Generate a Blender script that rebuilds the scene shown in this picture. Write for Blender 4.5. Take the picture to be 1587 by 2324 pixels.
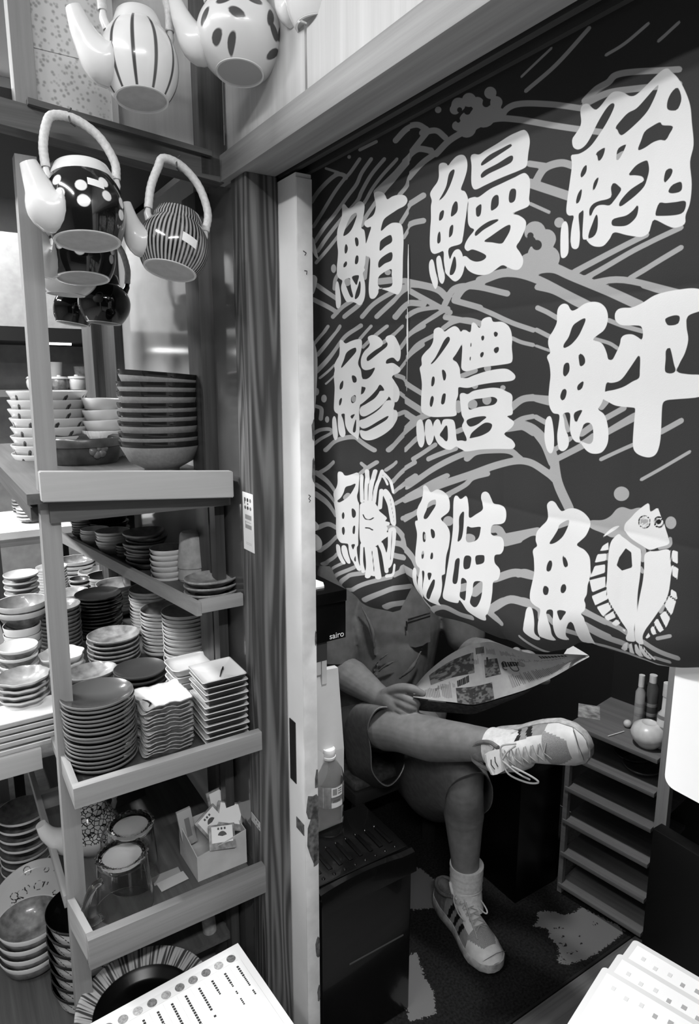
import bpy, bmesh, math, random
import numpy as np
from mathutils import Vector, Matrix
random.seed(7); np.random.seed(7)
for o in list(bpy.data.objects): bpy.data.objects.remove(o, do_unlink=True)
SC = bpy.context.scene
COL = SC.collection

# ------------------------------------------------------------------ camera
F = 1500.0                                   # focal length in pixels of the 1587 x 2324 frame
PITCH = math.radians(11.0)
EYE = np.array([0.0, 0.0, 1.5])
cam_d = bpy.data.cameras.new('camera'); cam = bpy.data.objects.new('camera', cam_d); COL.objects.link(cam)
cam_d.sensor_fit = 'VERTICAL'; cam_d.sensor_height = 36.0; cam_d.lens = F / 2324.0 * 36.0
cam_d.clip_start = 0.02; cam_d.clip_end = 60
cam.location = EYE; cam.rotation_euler = (math.pi / 2 - PITCH, 0, 0)
SC.camera = cam

# ------------------------------------------------------------------ room frame: v along the shelf front, u into the shop
ANG = math.radians(32.5)
UD = np.array([-math.sin(ANG), math.cos(ANG), 0.0]); VD = np.array([math.cos(ANG), math.sin(ANG), 0.0])
def ray(x, y):
    a = (x - 793.5) / F; b = (1162 - y) / F
    return np.array([a, math.cos(PITCH) + b * math.sin(PITCH), -math.sin(PITCH) + b * math.cos(PITCH)])
def onz(x, y, z): r = ray(x, y); return EYE + r * ((z - 1.5) / r[2])
def onv(x, y, v): r = ray(x, y); return EYE + r * (v / r.dot(VD))
def onu(x, y, u): r = ray(x, y); return EYE + r * (u / r.dot(UD))
def ony(x, y, Y): r = ray(x, y); return EYE + r * (Y / r[1])
def W(v, u, z): return VD * v + UD * u + np.array([0, 0, z])
def vuz(p): return (float(np.dot(p, VD)), float(np.dot(p, UD)), float(p[2]))
def depth(p): d = np.asarray(p) - EYE; return d[1] * math.cos(PITCH) - d[2] * math.sin(PITCH)

# ------------------------------------------------------------------ light: the shop's ceiling tubes (built with their fittings), dim surroundings
SC.view_settings.view_transform = 'Standard'; SC.view_settings.look = 'None'
SC.view_settings.gamma = 1.0; SC.view_settings.use_curve_mapping = False
SC.view_settings.exposure = 0.0
w = bpy.data.worlds.new('world'); SC.world = w; w.use_nodes = True
w.node_tree.nodes['Background'].inputs[0].default_value = (0.5, 0.5, 0.5, 1)
w.node_tree.nodes['Background'].inputs[1].default_value = 0.05
LAMPS = []                                    # (v, u, z, length, watts, along)
CEIL = 2.75
LAMPS.append((-0.80, 0.60, CEIL - 0.10, 1.3, 24, 'u'))
LAMPS.append((-0.25, -0.90, CEIL - 0.10, 1.3, 58, 'v'))
LAMPS.append((-0.10, 3.4, CEIL - 0.10, 1.3, 40, 'v'))
LAMPS.append((-1.10, 2.3, CEIL - 0.10, 1.3, 112, 'u'))
STALL_FILL = (0.95, 0.95, 1.90, 46.0)          # fill lamp added inside the stall, out of sight (v, u, z, watts)

# ------------------------------------------------------------------ materials
def lin(g): return g ** 2.2
MATS = {}
def new_mat(name):
    m = bpy.data.materials.new(name); m.use_nodes = True
    return m, m.node_tree.nodes, m.node_tree.links, m.node_tree.nodes['Principled BSDF']
def mat(name, g, rough=0.5, spec=0.5, noise=0.0, nscale=60, bump=0.0, coat=0.0, metal=0.0):
    if name in MATS: return MATS[name]
    m, N, L, B = new_mat(name)
    c = lin(g); B.inputs['Base Color'].default_value = (c, c, c, 1)
    B.inputs['Roughness'].default_value = rough; B.inputs['Specular IOR Level'].default_value = spec
    B.inputs['Coat Weight'].default_value = coat; B.inputs['Metallic'].default_value = metal
    if noise or bump:
        tc = N.new('ShaderNodeTexCoord'); nz = N.new('ShaderNodeTexNoise')
        nz.inputs['Scale'].default_value = nscale; nz.inputs['Detail'].default_value = 6
        L.new(tc.outputs['Object'], nz.inputs['Vector'])
        if noise:
            r = N.new('ShaderNodeValToRGB'); a = lin(max(0, g - noise)); b = lin(min(1, g + noise))
            r.color_ramp.elements[0].position = 0.3; r.color_ramp.elements[1].position = 0.7
            r.color_ramp.elements[0].color = (a, a, a, 1); r.color_ramp.elements[1].color = (b, b, b, 1)
            L.new(nz.outputs['Fac'], r.inputs[0]); L.new(r.outputs[0], B.inputs['Base Color'])
        if bump:
            bp = N.new('ShaderNodeBump'); bp.inputs['Strength'].default_value = bump; bp.inputs['Distance'].default_value = 0.002
            L.new(nz.outputs['Fac'], bp.inputs['Height']); L.new(bp.outputs[0], B.inputs['Normal'])
    MATS[name] = m; return m
def wood(name, g, axis, contrast=0.10, rough=0.6, fine=55, rings=False):
    """grain stretched along one local axis (0 v, 1 u, 2 z)"""
    if name in MATS: return MATS[name]
    m, N, L, B = new_mat(name)
    tc = N.new('ShaderNodeTexCoord'); mp = N.new('ShaderNodeMapping')
    s = [fine, fine, fine]; s[axis] = fine * 0.03
    mp.inputs['Scale'].default_value = s
    nz = N.new('ShaderNodeTexNoise'); nz.inputs['Scale'].default_value = 1.0; nz.inputs['Detail'].default_value = 8; nz.inputs['Roughness'].default_value = 0.6
    L.new(tc.outputs['Object'], mp.inputs[0]); L.new(mp.outputs[0], nz.inputs['Vector'])
    src = nz.outputs['Fac']
    if rings:
        mp2 = N.new('ShaderNodeMapping'); s2 = [16, 16, 16]; s2[axis] = 0.9; mp2.inputs['Scale'].default_value = s2
        n2 = N.new('ShaderNodeTexNoise'); n2.inputs['Scale'].default_value = 1.0; n2.inputs['Detail'].default_value = 1.5
        L.new(tc.outputs['Object'], mp2.inputs[0]); L.new(mp2.outputs[0], n2.inputs['Vector'])
        sn = N.new('ShaderNodeMath'); sn.operation = 'MULTIPLY'; sn.inputs[1].default_value = 95.0; L.new(n2.outputs['Fac'], sn.inputs[0])
        si = N.new('ShaderNodeMath'); si.operation = 'SINE'; L.new(sn.outputs[0], si.inputs[0])
        mx = N.new('ShaderNodeMath'); mx.operation = 'MULTIPLY_ADD'; mx.inputs[1].default_value = 0.22
        L.new(si.outputs[0], mx.inputs[0]); L.new(nz.outputs['Fac'], mx.inputs[2]); src = mx.outputs[0]
    r = N.new('ShaderNodeValToRGB'); a = lin(max(0, g - contrast)); b = lin(min(1, g + contrast))
    r.color_ramp.elements[0].position = 0.3; r.color_ramp.elements[1].position = 0.75
    r.color_ramp.elements[0].color = (a, a, a, 1); r.color_ramp.elements[1].color = (b, b, b, 1)
    L.new(src, r.inputs[0]); L.new(r.outputs[0], B.inputs['Base Color'])
    B.inputs['Roughness'].default_value = rough; B.inputs['Specular IOR Level'].default_value = 0.35
    bp = N.new('ShaderNodeBump'); bp.inputs['Strength'].default_value = 0.12; bp.inputs['Distance'].default_value = 0.001
    L.new(nz.outputs['Fac'], bp.inputs['Height']); L.new(bp.outputs[0], B.inputs['Normal'])
    MATS[name] = m; return m
def attr_mat(name, layers, base, rough=0.6, spec=0.4, gain=900.0, weave=0.0, coat=0.0, noise=0.0, nscale=40, edge=0.0):
    """printed decoration: each layer is (attribute holding a signed distance in metres, grey)"""
    if name in MATS: return MATS[name]
    m, N, L, B = new_mat(name)
    c = lin(base); col = N.new('ShaderNodeRGB'); col.outputs[0].default_value = (c, c, c, 1); cur = col.outputs[0]
    tc = N.new('ShaderNodeTexCoord'); nz = N.new('ShaderNodeTexNoise'); nz.inputs['Scale'].default_value = nscale; nz.inputs['Detail'].default_value = 6
    L.new(tc.outputs['Object'], nz.inputs['Vector'])
    if noise:
        r = N.new('ShaderNodeValToRGB'); a = lin(max(0, base - noise)); b = lin(base + noise)
        r.color_ramp.elements[0].position = 0.3; r.color_ramp.elements[1].position = 0.7
        r.color_ramp.elements[0].color = (a, a, a, 1); r.color_ramp.elements[1].color = (b, b, b, 1)
        L.new(nz.outputs['Fac'], r.inputs[0]); cur = r.outputs[0]
    for at, g in layers:
        an = N.new('ShaderNodeAttribute'); an.attribute_name = at
        src = an.outputs['Fac']
        if edge:
            sb = N.new('ShaderNodeMath'); sb.operation = 'MULTIPLY_ADD'; sb.inputs[1].default_value = edge; L.new(nz.outputs['Fac'], sb.inputs[0])
            L.new(src, sb.inputs[2]); s2 = N.new('ShaderNodeMath'); s2.operation = 'SUBTRACT'; L.new(sb.outputs[0], s2.inputs[0]); s2.inputs[1].default_value = edge * 0.5; src = s2.outputs[0]
        mm = N.new('ShaderNodeMath'); mm.operation = 'MULTIPLY_ADD'; mm.inputs[1].default_value = -gain; mm.inputs[2].default_value = 0.5; mm.use_clamp = True
        L.new(src, mm.inputs[0])
        mx = N.new('ShaderNodeMix'); mx.data_type = 'RGBA'; k = lin(g)
        L.new(mm.outputs[0], mx.inputs[0]); L.new(cur, mx.inputs[6]); mx.inputs[7].default_value = (k, k, k, 1); cur = mx.outputs[2]
    L.new(cur, B.inputs['Base Color']); B.inputs['Roughness'].default_value = rough; B.inputs['Specular IOR Level'].default_value = spec
    B.inputs['Coat Weight'].default_value = coat
    if weave:
        n2 = N.new('ShaderNodeTexNoise'); n2.inputs['Scale'].default_value = 900; L.new(tc.outputs['Object'], n2.inputs['Vector'])
        bp = N.new('ShaderNodeBump'); bp.inputs['Strength'].default_value = weave; bp.inputs['Distance'].default_value = 0.0006
        L.new(n2.outputs['Fac'], bp.inputs['Height']); L.new(bp.outputs[0], B.inputs['Normal'])
    MATS[name] = m; return m
def glass_mat(name, g=1.0, rough=0.03, ior=1.45):
    if name in MATS: return MATS[name]
    m, N, L, B = new_mat(name)
    B.inputs['Base Color'].default_value = (g, g, g, 1); B.inputs['Transmission Weight'].default_value = 1.0
    B.inputs['Roughness'].default_value = rough; B.inputs['IOR'].default_value = ior
    MATS[name] = m; return m
def emit_mat(name, s):
    if name in MATS: return MATS[name]
    m, N, L, B = new_mat(name); B.inputs['Emission Color'].default_value = (1, 1, 1, 1); B.inputs['Emission Strength'].default_value = s
    MATS[name] = m; return m

# ------------------------------------------------------------------ mesh helpers
class MB:
    def __init__(s): s.v = []; s.f = []; s.mi = []
    def add(s, verts, faces, mi=0):
        n = len(s.v); s.v += [tuple(map(float, p)) for p in verts]; s.f += [tuple(i + n for i in f) for f in faces]; s.mi += [mi] * len(faces); return s
    def box(s, x0, x1, y0, y1, z0, z1, mi=0, b=0.0):
        if b <= 0:
            vs = [(x, y, z) for x in (x0, x1) for y in (y0, y1) for z in (z0, z1)]
            return s.add(vs, [(0, 1, 3, 2), (4, 6, 7, 5), (0, 4, 5, 1), (2, 3, 7, 6), (0, 2, 6, 4), (1, 5, 7, 3)], mi)
        bm = bmesh.new(); bmesh.ops.create_cube(bm, size=1.0)
        for q in bm.verts: q.co = Vector(((x0 + x1) / 2 + q.co.x * (x1 - x0), (y0 + y1) / 2 + q.co.y * (y1 - y0), (z0 + z1) / 2 + q.co.z * (z1 - z0)))
        bmesh.ops.bevel(bm, geom=bm.edges[:], offset=b, segments=2, affect='EDGES', profile=0.6)
        s.bm(bm, mi); return s
    def bm(s, bm, mi=0):
        bm.verts.index_update(); s.add([q.co[:] for q in bm.verts], [[q.index for q in f.verts] for f in bm.faces], mi); bm.free()
    def lathe(s, prof, seg=32, c=(0, 0, 0), mi=0, wob=None, sq=1.0):
        vs = []; fs = []; n = len(prof)
        for k in range(seg):
            a = 2 * math.pi * k / seg; w_ = 1 + (wob(a) if wob else 0)
            for r, z in prof: vs.append((c[0] + r * w_ * math.cos(a), c[1] + r * w_ * math.sin(a) * sq, c[2] + z))
        for k in range(seg):
            k2 = (k + 1) % seg
            for i in range(n - 1): fs.append((k * n + i, k2 * n + i, k2 * n + i + 1, k * n + i + 1))
        return s.add(vs, fs, mi)
    def tube(s, pts, r, seg=10, mi=0, cap=True, flat=1.0):
        P_ = [Vector(p) for p in pts]; n = len(P_); rs = r if isinstance(r, (list, tuple)) else [r] * n
        vs = []; fs = []; nrm = None
        for i, p in enumerate(P_):
            t = (P_[min(i + 1, n - 1)] - P_[max(i - 1, 0)]).normalized()
            if nrm is None:
                nrm = t.orthogonal().normalized()
            nrm = (nrm - t * nrm.dot(t)).normalized(); bn = t.cross(nrm)
            for k in range(seg):
                a = 2 * math.pi * k / seg; vs.append(p + (nrm * math.cos(a) + bn * math.sin(a) * flat) * rs[i])
        for i in range(n - 1):
            for k in range(seg): fs.append((i * seg + k, i * seg + (k + 1) % seg, (i + 1) * seg + (k + 1) % seg, (i + 1) * seg + k))
        if cap: fs.append(tuple(range(seg - 1, -1, -1))); fs.append(tuple((n - 1) * seg + k for k in range(seg)))
        return s.add(vs, fs, mi)
    def loft(s, rings, mi=0, cap=True, closed=True):
        m = len(rings[0]); vs = [p for r in rings for p in r]; fs = []
        for i in range(len(rings) - 1):
            for k in range(m if closed else m - 1): fs.append((i * m + k, i * m + (k + 1) % m, (i + 1) * m + (k + 1) % m, (i + 1) * m + k))
        if cap: fs.append(tuple(range(m - 1, -1, -1))); fs.append(tuple((len(rings) - 1) * m + k for k in range(m)))
        return s.add(vs, fs, mi)
    def sheet(s, grid, mi=0):
        h = len(grid); w_ = len(grid[0]); vs = [p for r in grid for p in r]
        return s.add(vs, [(j * w_ + i, j * w_ + i + 1, (j + 1) * w_ + i + 1, (j + 1) * w_ + i) for j in range(h - 1) for i in range(w_ - 1)], mi)
    def prism(s, poly, z0, z1, mi=0):
        n = len(poly); vs = [(x, y, z0) for x, y in poly] + [(x, y, z1) for x, y in poly]
        return s.add(vs, [tuple(range(n - 1, -1, -1)), tuple(range(n, 2 * n))] + [(i, (i + 1) % n, n + (i + 1) % n, n + i) for i in range(n)], mi)
def obj(name, mb, ms, parent=None, smooth=True, loc=(0, 0, 0), rot=(0, 0, 0), auto=40):
    me = bpy.data.meshes.new(name); me.from_pydata(mb.v, [], mb.f)
    ms = ms if isinstance(ms, (list, tuple)) else [ms]
    for m in ms: me.materials.append(m)
    if len(ms) > 1: me.polygons.foreach_set('material_index', mb.mi)
    bm = bmesh.new(); bm.from_mesh(me); bmesh.ops.recalc_face_normals(bm, faces=bm.faces[:]); bm.to_mesh(me); bm.free()
    if smooth:
        me.polygons.foreach_set('use_smooth', [True] * len(me.polygons))
        try: me.set_sharp_from_angle(angle=math.radians(auto))
        except Exception: pass
    me.update(); o = bpy.data.objects.new(name, me); COL.objects.link(o)
    o.location = loc; o.rotation_euler = rot
    if parent: o.parent = parent
    return o
def tag(o, label, cat, group=None):
    o['label'] = label; o['category'] = cat
    if group: o['group'] = group
    return o
def thing(name, label, cat, loc=(0, 0, 0), rotz=0.0, group=None, rot=None):
    o = bpy.data.objects.new(name, None); o.empty_display_size = 0.03; COL.objects.link(o)
    o.location = loc; o.rotation_euler = rot if rot else (0, 0, rotz)
    return tag(o, label, cat, group)
def struct(name, mb, m, **k):
    o = obj(name, mb, m, **k); o['kind'] = 'structure'; return o
def copy_tree(o, loc, rot=None, label=None, group=None):
    r = o.copy(); COL.objects.link(r); r.location = loc
    if rot is not None: r.rotation_euler = rot
    if label: r['label'] = label
    if group: r['group'] = group
    for ch in list(o.children):
        c = ch.copy(); COL.objects.link(c); c.parent = r
        for g in ch.children:
            d = g.copy(); COL.objects.link(d); d.parent = c
    return r
RZ = (0, 0, ANG)
ORD = ['topmost', 'second', 'third', 'fourth', 'fifth', 'sixth', 'seventh', 'eighth', 'ninth', 'tenth', 'eleventh', 'twelfth', 'thirteenth', 'fourteenth', 'fifteenth', 'sixteenth', 'seventeenth', 'eighteenth']

# ------------------------------------------------------------------ printed artwork helpers
def smooth_closed(pts, n=4):
    P_ = np.array(pts, float); m = len(P_); out = []
    for i in range(m):
        p0, p1, p2, p3 = P_[i - 1], P_[i], P_[(i + 1) % m], P_[(i + 2) % m]
        for k in range(n):
            t = k / n
            out.append(0.5 * ((2 * p1) + (-p0 + p2) * t + (2 * p0 - 5 * p1 + 4 * p2 - p3) * t * t + (-p0 + 3 * p1 - 3 * p2 + p3) * t ** 3))
    return np.array(out)
def smooth_open(pts, n=6):
    P_ = [np.array(p, float) for p in pts]
    if len(P_) < 3: return np.array([P_[0] + (P_[1] - P_[0]) * k / n for k in range(n + 1)])
    P_ = [2 * P_[0] - P_[1]] + P_ + [2 * P_[-1] - P_[-2]]; out = []
    for i in range(1, len(P_) - 2):
        p0, p1, p2, p3 = P_[i - 1], P_[i], P_[i + 1], P_[i + 2]
        for k in range(n):
            t = k / n
            out.append(0.5 * ((2 * p1) + (-p0 + p2) * t + (2 * p0 - 5 * p1 + 4 * p2 - p3) * t * t + (-p0 + 3 * p1 - 3 * p2 + p3) * t ** 3))
    out.append(P_[-2]); return np.array(out)
def ribbon(pts, w_, taper=False):
    c = smooth_open(pts); t = np.gradient(c, axis=0); t /= (np.linalg.norm(t, axis=1)[:, None] + 1e-9)
    n = np.stack([-t[:, 1], t[:, 0]], 1); h = np.full(len(c), w_ / 2.0)
    if taper: h = h * (0.25 + 0.75 * np.sin(np.linspace(0.15, math.pi - 0.15, len(c))))
    a = [c[-1] + (n[-1] * math.cos(q) + t[-1] * math.sin(q)) * h[-1] for q in np.linspace(0.5, math.pi - 0.5, 4)]
    b = [c[0] - (n[0] * math.cos(q) + t[0] * math.sin(q)) * h[0] for q in np.linspace(0.5, math.pi - 0.5, 4)]
    return np.array(list(c + n * h[:, None]) + a + list((c - n * h[:, None])[::-1]) + b)
def circ(x, y, rx, ry=None, n=20):
    ry = ry or rx
    return np.array([(x + rx * math.cos(2 * math.pi * k / n), y + ry * math.sin(2 * math.pi * k / n)) for k in range(n)])
def poly_sdf(Q, poly):
    """signed distance (negative inside) of points Q (n,2) to a closed polygon"""
    d = np.full(len(Q), 1e9); ins = np.zeros(len(Q), bool); m = len(poly)
    for i in range(m):
        a = poly[i]; b = poly[(i + 1) % m]; e = b - a; w0 = Q - a
        t = np.clip((w0 @ e) / (e @ e + 1e-18), 0, 1); q = w0 - t[:, None] * e
        d = np.minimum(d, (q * q).sum(1))
        c = ((a[1] > Q[:, 1]) != (b[1] > Q[:, 1]))
        with np.errstate(divide='ignore', invalid='ignore'):
            xs = a[0] + (Q[:, 1] - a[1]) * e[0] / (e[1] if abs(e[1]) > 1e-12 else 1e-12)
        ins ^= c & (Q[:, 0] < xs)
    return np.where(ins, -1.0, 1.0) * np.sqrt(d)
def union_sdf(Q, polys, far=0.02, holes=False, base=None):
    D = np.full(len(Q), far) if base is None else base
    for p in polys:
        lo = p.min(0) - far; hi = p.max(0) + far
        k = np.nonzero((Q[:, 0] > lo[0]) & (Q[:, 0] < hi[0]) & (Q[:, 1] > lo[1]) & (Q[:, 1] < hi[1]))[0]
        if not len(k): continue
        s = poly_sdf(Q[k], p)
        D[k] = np.maximum(D[k], -s) if holes else np.minimum(D[k], s)
    return D
def set_attr(o, name, arr):
    a = o.data.attributes.new(name, 'FLOAT', 'POINT'); a.data.foreach_set('value', np.asarray(arr, np.float32))

# ================================================================== the setting
WV = 0.50        # face of the wall along u
m_floor = mat('shop_floor', 0.55, 0.6, noise=0.05, nscale=30)
m_white_paint = mat('white_paint', 0.89, 0.55, noise=0.015, nscale=12)
m_door_edge = mat('door_edge_paint', 0.86, 0.6, noise=0.05, nscale=25)
m_plank = wood('pale_planks', 0.74, 2, 0.04)
m_post = wood('brown_post', 0.31, 2, 0.10)
m_post_grain = wood('grained_post', 0.33, 2, 0.10, fine=45, rings=True)
m_post_dark = wood('dark_post', 0.25, 2, 0.07, rough=0.4)
m_beam = wood('lintel_wood', 0.55, 1, 0.07)
m_rail = wood('dark_rail', 0.22, 1, 0.05)
m_crossbeam = wood('crossbeam', 0.30, 0, 0.08)
m_gloss_dark = mat('glossy_brown_panel', 0.34, 0.10, 0.6, noise=0.03, nscale=8)
m_gloss_grey = mat('glossy_grey_panel', 0.62, 0.09, 0.55, noise=0.03, nscale=6)
m_black = mat('black_wall', 0.07, 0.7)
m_ceil = mat('ceiling_paint', 0.75, 0.8)
m_backwall = mat('far_wall_paint', 0.60, 0.8, noise=0.03, nscale=10)

struct('floor', MB().box(-4, 3.2, -2.5, 6.0, -0.04, 0), m_floor, rot=RZ, smooth=False)
struct('ceiling', MB().box(-4, 3.2, -2.5, 6.0, CEIL, CEIL + 0.05), m_ceil, rot=RZ, smooth=False)
struct('wall_back', MB().box(-4, 3.2, 5.0, 5.1, 0, CEIL), m_backwall, rot=RZ, smooth=False)
struct('wall_left', MB().box(-4.05, -3.95, -2.5, 5.0, 0, CEIL), m_backwall, rot=RZ, smooth=False)
# wall along u: pale planks above the lintel, glossy panels beside the shelves
mb = MB()
for a, b in ((-0.9, -0.35), (-0.35, 0.25), (0.25, 0.60), (0.60, 0.905), (0.909, 1.21)):
    mb.box(WV + 0.004, WV + 0.05, a, b - 0.003, 1.893, CEIL)
struct('wall_right', mb, m_plank, rot=RZ, smooth=False)
mb = MB().box(WV, WV + 0.11, -0.9, 0.20, 0, 1.85); struct('wall_front', mb, m_plank, rot=RZ, smooth=False)
struct('trim_1', MB().box(WV - 0.012, WV + 0.058, -0.9, 1.222, 1.853, 1.897, b=0.002), m_beam, rot=RZ)                    # lintel
mb = MB().box(WV + 0.058, WV + 0.10, -0.9, 2.0, 1.868, 1.93).box(WV + 0.064, WV + 0.074, -0.9, 2.0, 1.852, 1.868).box(WV + 0.092, WV + 0.10, -0.9, 2.0, 1.852, 1.868)
struct('trim_2', mb, m_rail, rot=RZ, smooth=False)                                                                       # door track
struct('trim_3', MB().box(WV, WV + 0.060, 1.114, 1.178, 0, 1.853, b=0.002), m_post_grain, rot=RZ)                          # jamb post
struct('trim_4', MB().box(WV + 0.006, WV + 0.055, 1.178, 1.302, 0, 1.90), m_gloss_dark, rot=RZ, smooth=False)              # glossy strip
struct('trim_5', MB().box(WV - 0.022, WV + 0.055, 1.300, 1.378, 0, 1.86, b=0.002), m_post_dark, rot=RZ)
struct('trim_6', MB().box(WV + 0.004, WV + 0.0605, 1.378, 2.005, 1.05, 1.92).box(WV + 0.0575, WV + 0.0605, 1.378, 2.005, 0, 1.05), m_gloss_grey, rot=RZ, smooth=False)              # big glossy panel
struct('trim_7', MB().box(WV - 0.02, WV + 0.055, 2.005, 2.16, 0, 2.2, b=0.003), m_post_dark, rot=RZ)
struct('trim_8', MB().box(WV - 0.05, WV + 0.055, 2.16, 2.30, 0, 2.2, b=0.003), m_post, rot=RZ)
# transom over the shelves
def zt(v): return -0.085 * (v - 0.33)
mb = MB(); vs = []
for v in (0.02, 0.495):
    for u in (1.195, 1.235):
        for z in (1.866, 1.904): vs.append((v, u, z + zt(v)))
mb.add(vs, [(0, 1, 3, 2), (4, 6, 7, 5), (0, 4, 5, 1), (2, 3, 7, 6), (0, 2, 6, 4), (1, 5, 7, 3)])
vs = []
for v in (0.18, 0.47):
    for u in (1.185, 1.215):
        for z in (1.902, 1.911): vs.append((v, u, z + zt(v)))
mb.add(vs, [(0, 1, 3, 2), (4, 6, 7, 5), (0, 4, 5, 1), (2, 3, 7, 6), (0, 2, 6, 4), (1, 5, 7, 3)])
struct('trim_9', mb, m_crossbeam, rot=RZ, smooth=False)
struct('trim_10', MB().box(0.452, 0.498, 1.195, 1.24, 1.86, CEIL, b=0.002), m_post, rot=RZ)
struct('trim_11', MB().box(0.165, 0.197, 1.2, 1.235, 1.88, CEIL, b=0.002), wood('grey_post', 0.52, 2, 0.05), rot=RZ)
m_paper, N_, L_, B_ = new_mat('speckled_paper')
tc_ = N_.new('ShaderNodeTexCoord'); vo_ = N_.new('ShaderNodeTexVoronoi'); vo_.inputs['Scale'].default_value = 130; L_.new(tc_.outputs['Object'], vo_.inputs['Vector'])
rp_ = N_.new('ShaderNodeValToRGB'); rp_.color_ramp.elements[0].position = 0.18; rp_.color_ramp.elements[1].position = 0.45
a_ = lin(0.62); b_ = lin(0.82); rp_.color_ramp.elements[0].color = (a_, a_, a_, 1); rp_.color_ramp.elements[1].color = (b_, b_, b_, 1)
L_.new(vo_.outputs['Distance'], rp_.inputs[0]); L_.new(rp_.outputs[0], B_.inputs['Base Color']); B_.inputs['Roughness'].default_value = 0.8
struct('window_1', MB().box(0.197, 0.312, 1.222, 1.227, 1.90, 2.008).box(0.197, 0.312, 1.222, 1.227, 2.0095, 2.30), m_paper, rot=RZ, smooth=False)
struct('wall_transom', MB().box(0.312, 0.452, 1.224, 1.23, 1.88, CEIL).box(0.312, 0.322, 1.216, 1.224, 1.88, CEIL), m_plank, rot=RZ, smooth=False)
struct('wall_alcove', MB().box(-0.05, 0.5, 1.24, 1.85, 1.93, 1.95), m_black, rot=RZ, smooth=False)     # boarded top of the alcove
# sliding door, pushed almost fully open
d = struct('door_1', MB().box(0.562, 0.592, 1.050, 1.80, 0.01, 1.846, b=0.0015), m_white_paint, rot=RZ)
mb = MB().box(0.5916, 0.5925, 1.049, 1.06, 0.01, 1.83)
rnd = random.Random(3)
edge = []
zz = 0.02
mbq = MB()
chips = [(0.55, 0.012, 0.06), (0.60, 0.020, 0.13), (0.665, 0.022, 0.06), (0.72, 0.007, 0.04), (0.33, 0.008, 0.05), (0.21, 0.006, 0.04), (1.02, 0.004, 0.03), (1.34, 0.005, 0.05), (1.42, 0.005, 0.04)]
e = obj('edge_strip', MB().box(0.5622, 0.5918, 1.0470, 1.0502, 0.012, 1.838, b=0.001), m_door_edge, d)
for zc, w_, h_ in chips:
    n = 11; pl = []
    for k in range(n):
        a = 2 * math.pi * k / n; q = 0.7 + 0.5 * rnd.random()
        pl.append((0.5925 - w_ * 0.5 + w_ * 0.8 * q * math.cos(a), zc + h_ * 0.5 * q * math.sin(a)))
    pl = [(min(x, 0.5919), z) for x, z in pl]
    mbq.add([(x, 1.0466, z) for x, z in pl], [tuple(range(n))])
obj('worn_paint', mbq, mat('bare_wood', 0.33, 0.8, noise=0.1, nscale=120), d, smooth=False)
mbq = MB()
for pts in ([(0.578, 1.30), (0.582, 1.297), (0.578, 1.293), (0.582, 1.289), (0.579, 1.286)], [(0.573, 1.722), (0.579, 1.719), (0.576, 1.715)], [(0.575, 1.69), (0.580, 1.69), (0.579, 1.684)]):
    mbq.tube([(x, 1.0464, z) for x, z in pts], 0.0007, 5)
obj('ink_marks', mbq, mat('ink', 0.12, 0.6), d)
mb = MB().box(0.5605, 0.563, 1.082, 1.108, 0.70, 0.835, b=0.001).box(0.5600, 0.561, 1.086, 1.104, 0.735, 0.83)
obj('recessed_pull', mb, mat('pull_metal', 0.13, 0.35, 0.6), d)
obj('chipped_corner', MB().box(0.5608, 0.5624, 1.052, 1.085, 0.60, 0.625, b=0.0007), mat('bare_wood', .33), d)
# stall walls behind the curtain
struct('wall_stall', MB().box(0.56, 2.2, 2.25, 2.3, 0, 2.2).box(1.80, 1.85, 0.0, 2.3, 0, 2.2).box(0.6, 1.85, 0.0, 2.3, 2.0, 2.04).box(0.66, 1.85, 0.0, 0.05, 0, 2.0), mat('stall_wall', 0.08, 0.8), rot=RZ, smooth=False)

# ceiling lamps
m_tube = emit_mat('tube_glow', 5.0); m_house = mat('lamp_housing', 0.85, 0.5)
for i, (v, u, z, ln, wt, along) in enumerate(LAMPS):
    lab = ['fluorescent ceiling lamp above the shelf front beside the curtain', 'fluorescent ceiling lamp over the aisle left of the shelves', 'fluorescent ceiling lamp in the back of the shop', 'fluorescent ceiling lamp over the left shelves'][i]
    t = thing('ceiling_lamp', lab, 'lamp', tuple(W(v, u, z)), ANG + (math.pi / 2 if along == 'u' else 0), 'fluorescent ceiling lamps')
    obj('housing', MB().box(-ln / 2, ln / 2, -0.07, 0.07, 0.045, 0.10, b=0.006), m_house, t)
    for s in (-0.035, 0.035): obj('tube', MB().tube([(-ln / 2 + .03, s, 0.025), (ln / 2 - .03, s, 0.025)], 0.014, 12), m_tube, t)
    ld = bpy.data.lights.new('tube_light', 'AREA'); ld.shape = 'RECTANGLE'; ld.size = ln; ld.size_y = 0.10; ld.energy = wt
    lo = bpy.data.objects.new('tube_light', ld); COL.objects.link(lo); lo.parent = t; lo.location = (0, 0, -0.005)

t = thing('stall_fill_lamp', 'added round fill lamp hidden behind the curtain to brighten the stall', 'lamp', tuple(W(*STALL_FILL[:3])), 0)  # made-up fill, unseen above the curtain's lower edge, brightens the sitter
obj('housing', MB().lathe([(0, .06), (.05, .06), (.06, .03), (.055, .005), (0, .02)], 24), m_house, t)
ld = bpy.data.lights.new('fill_light', 'POINT'); ld.energy = STALL_FILL[3]; ld.shadow_soft_size = .04
lo = bpy.data.objects.new('fill_light', ld); COL.objects.link(lo); lo.parent = t; lo.location = (0, 0, -.05)

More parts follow.
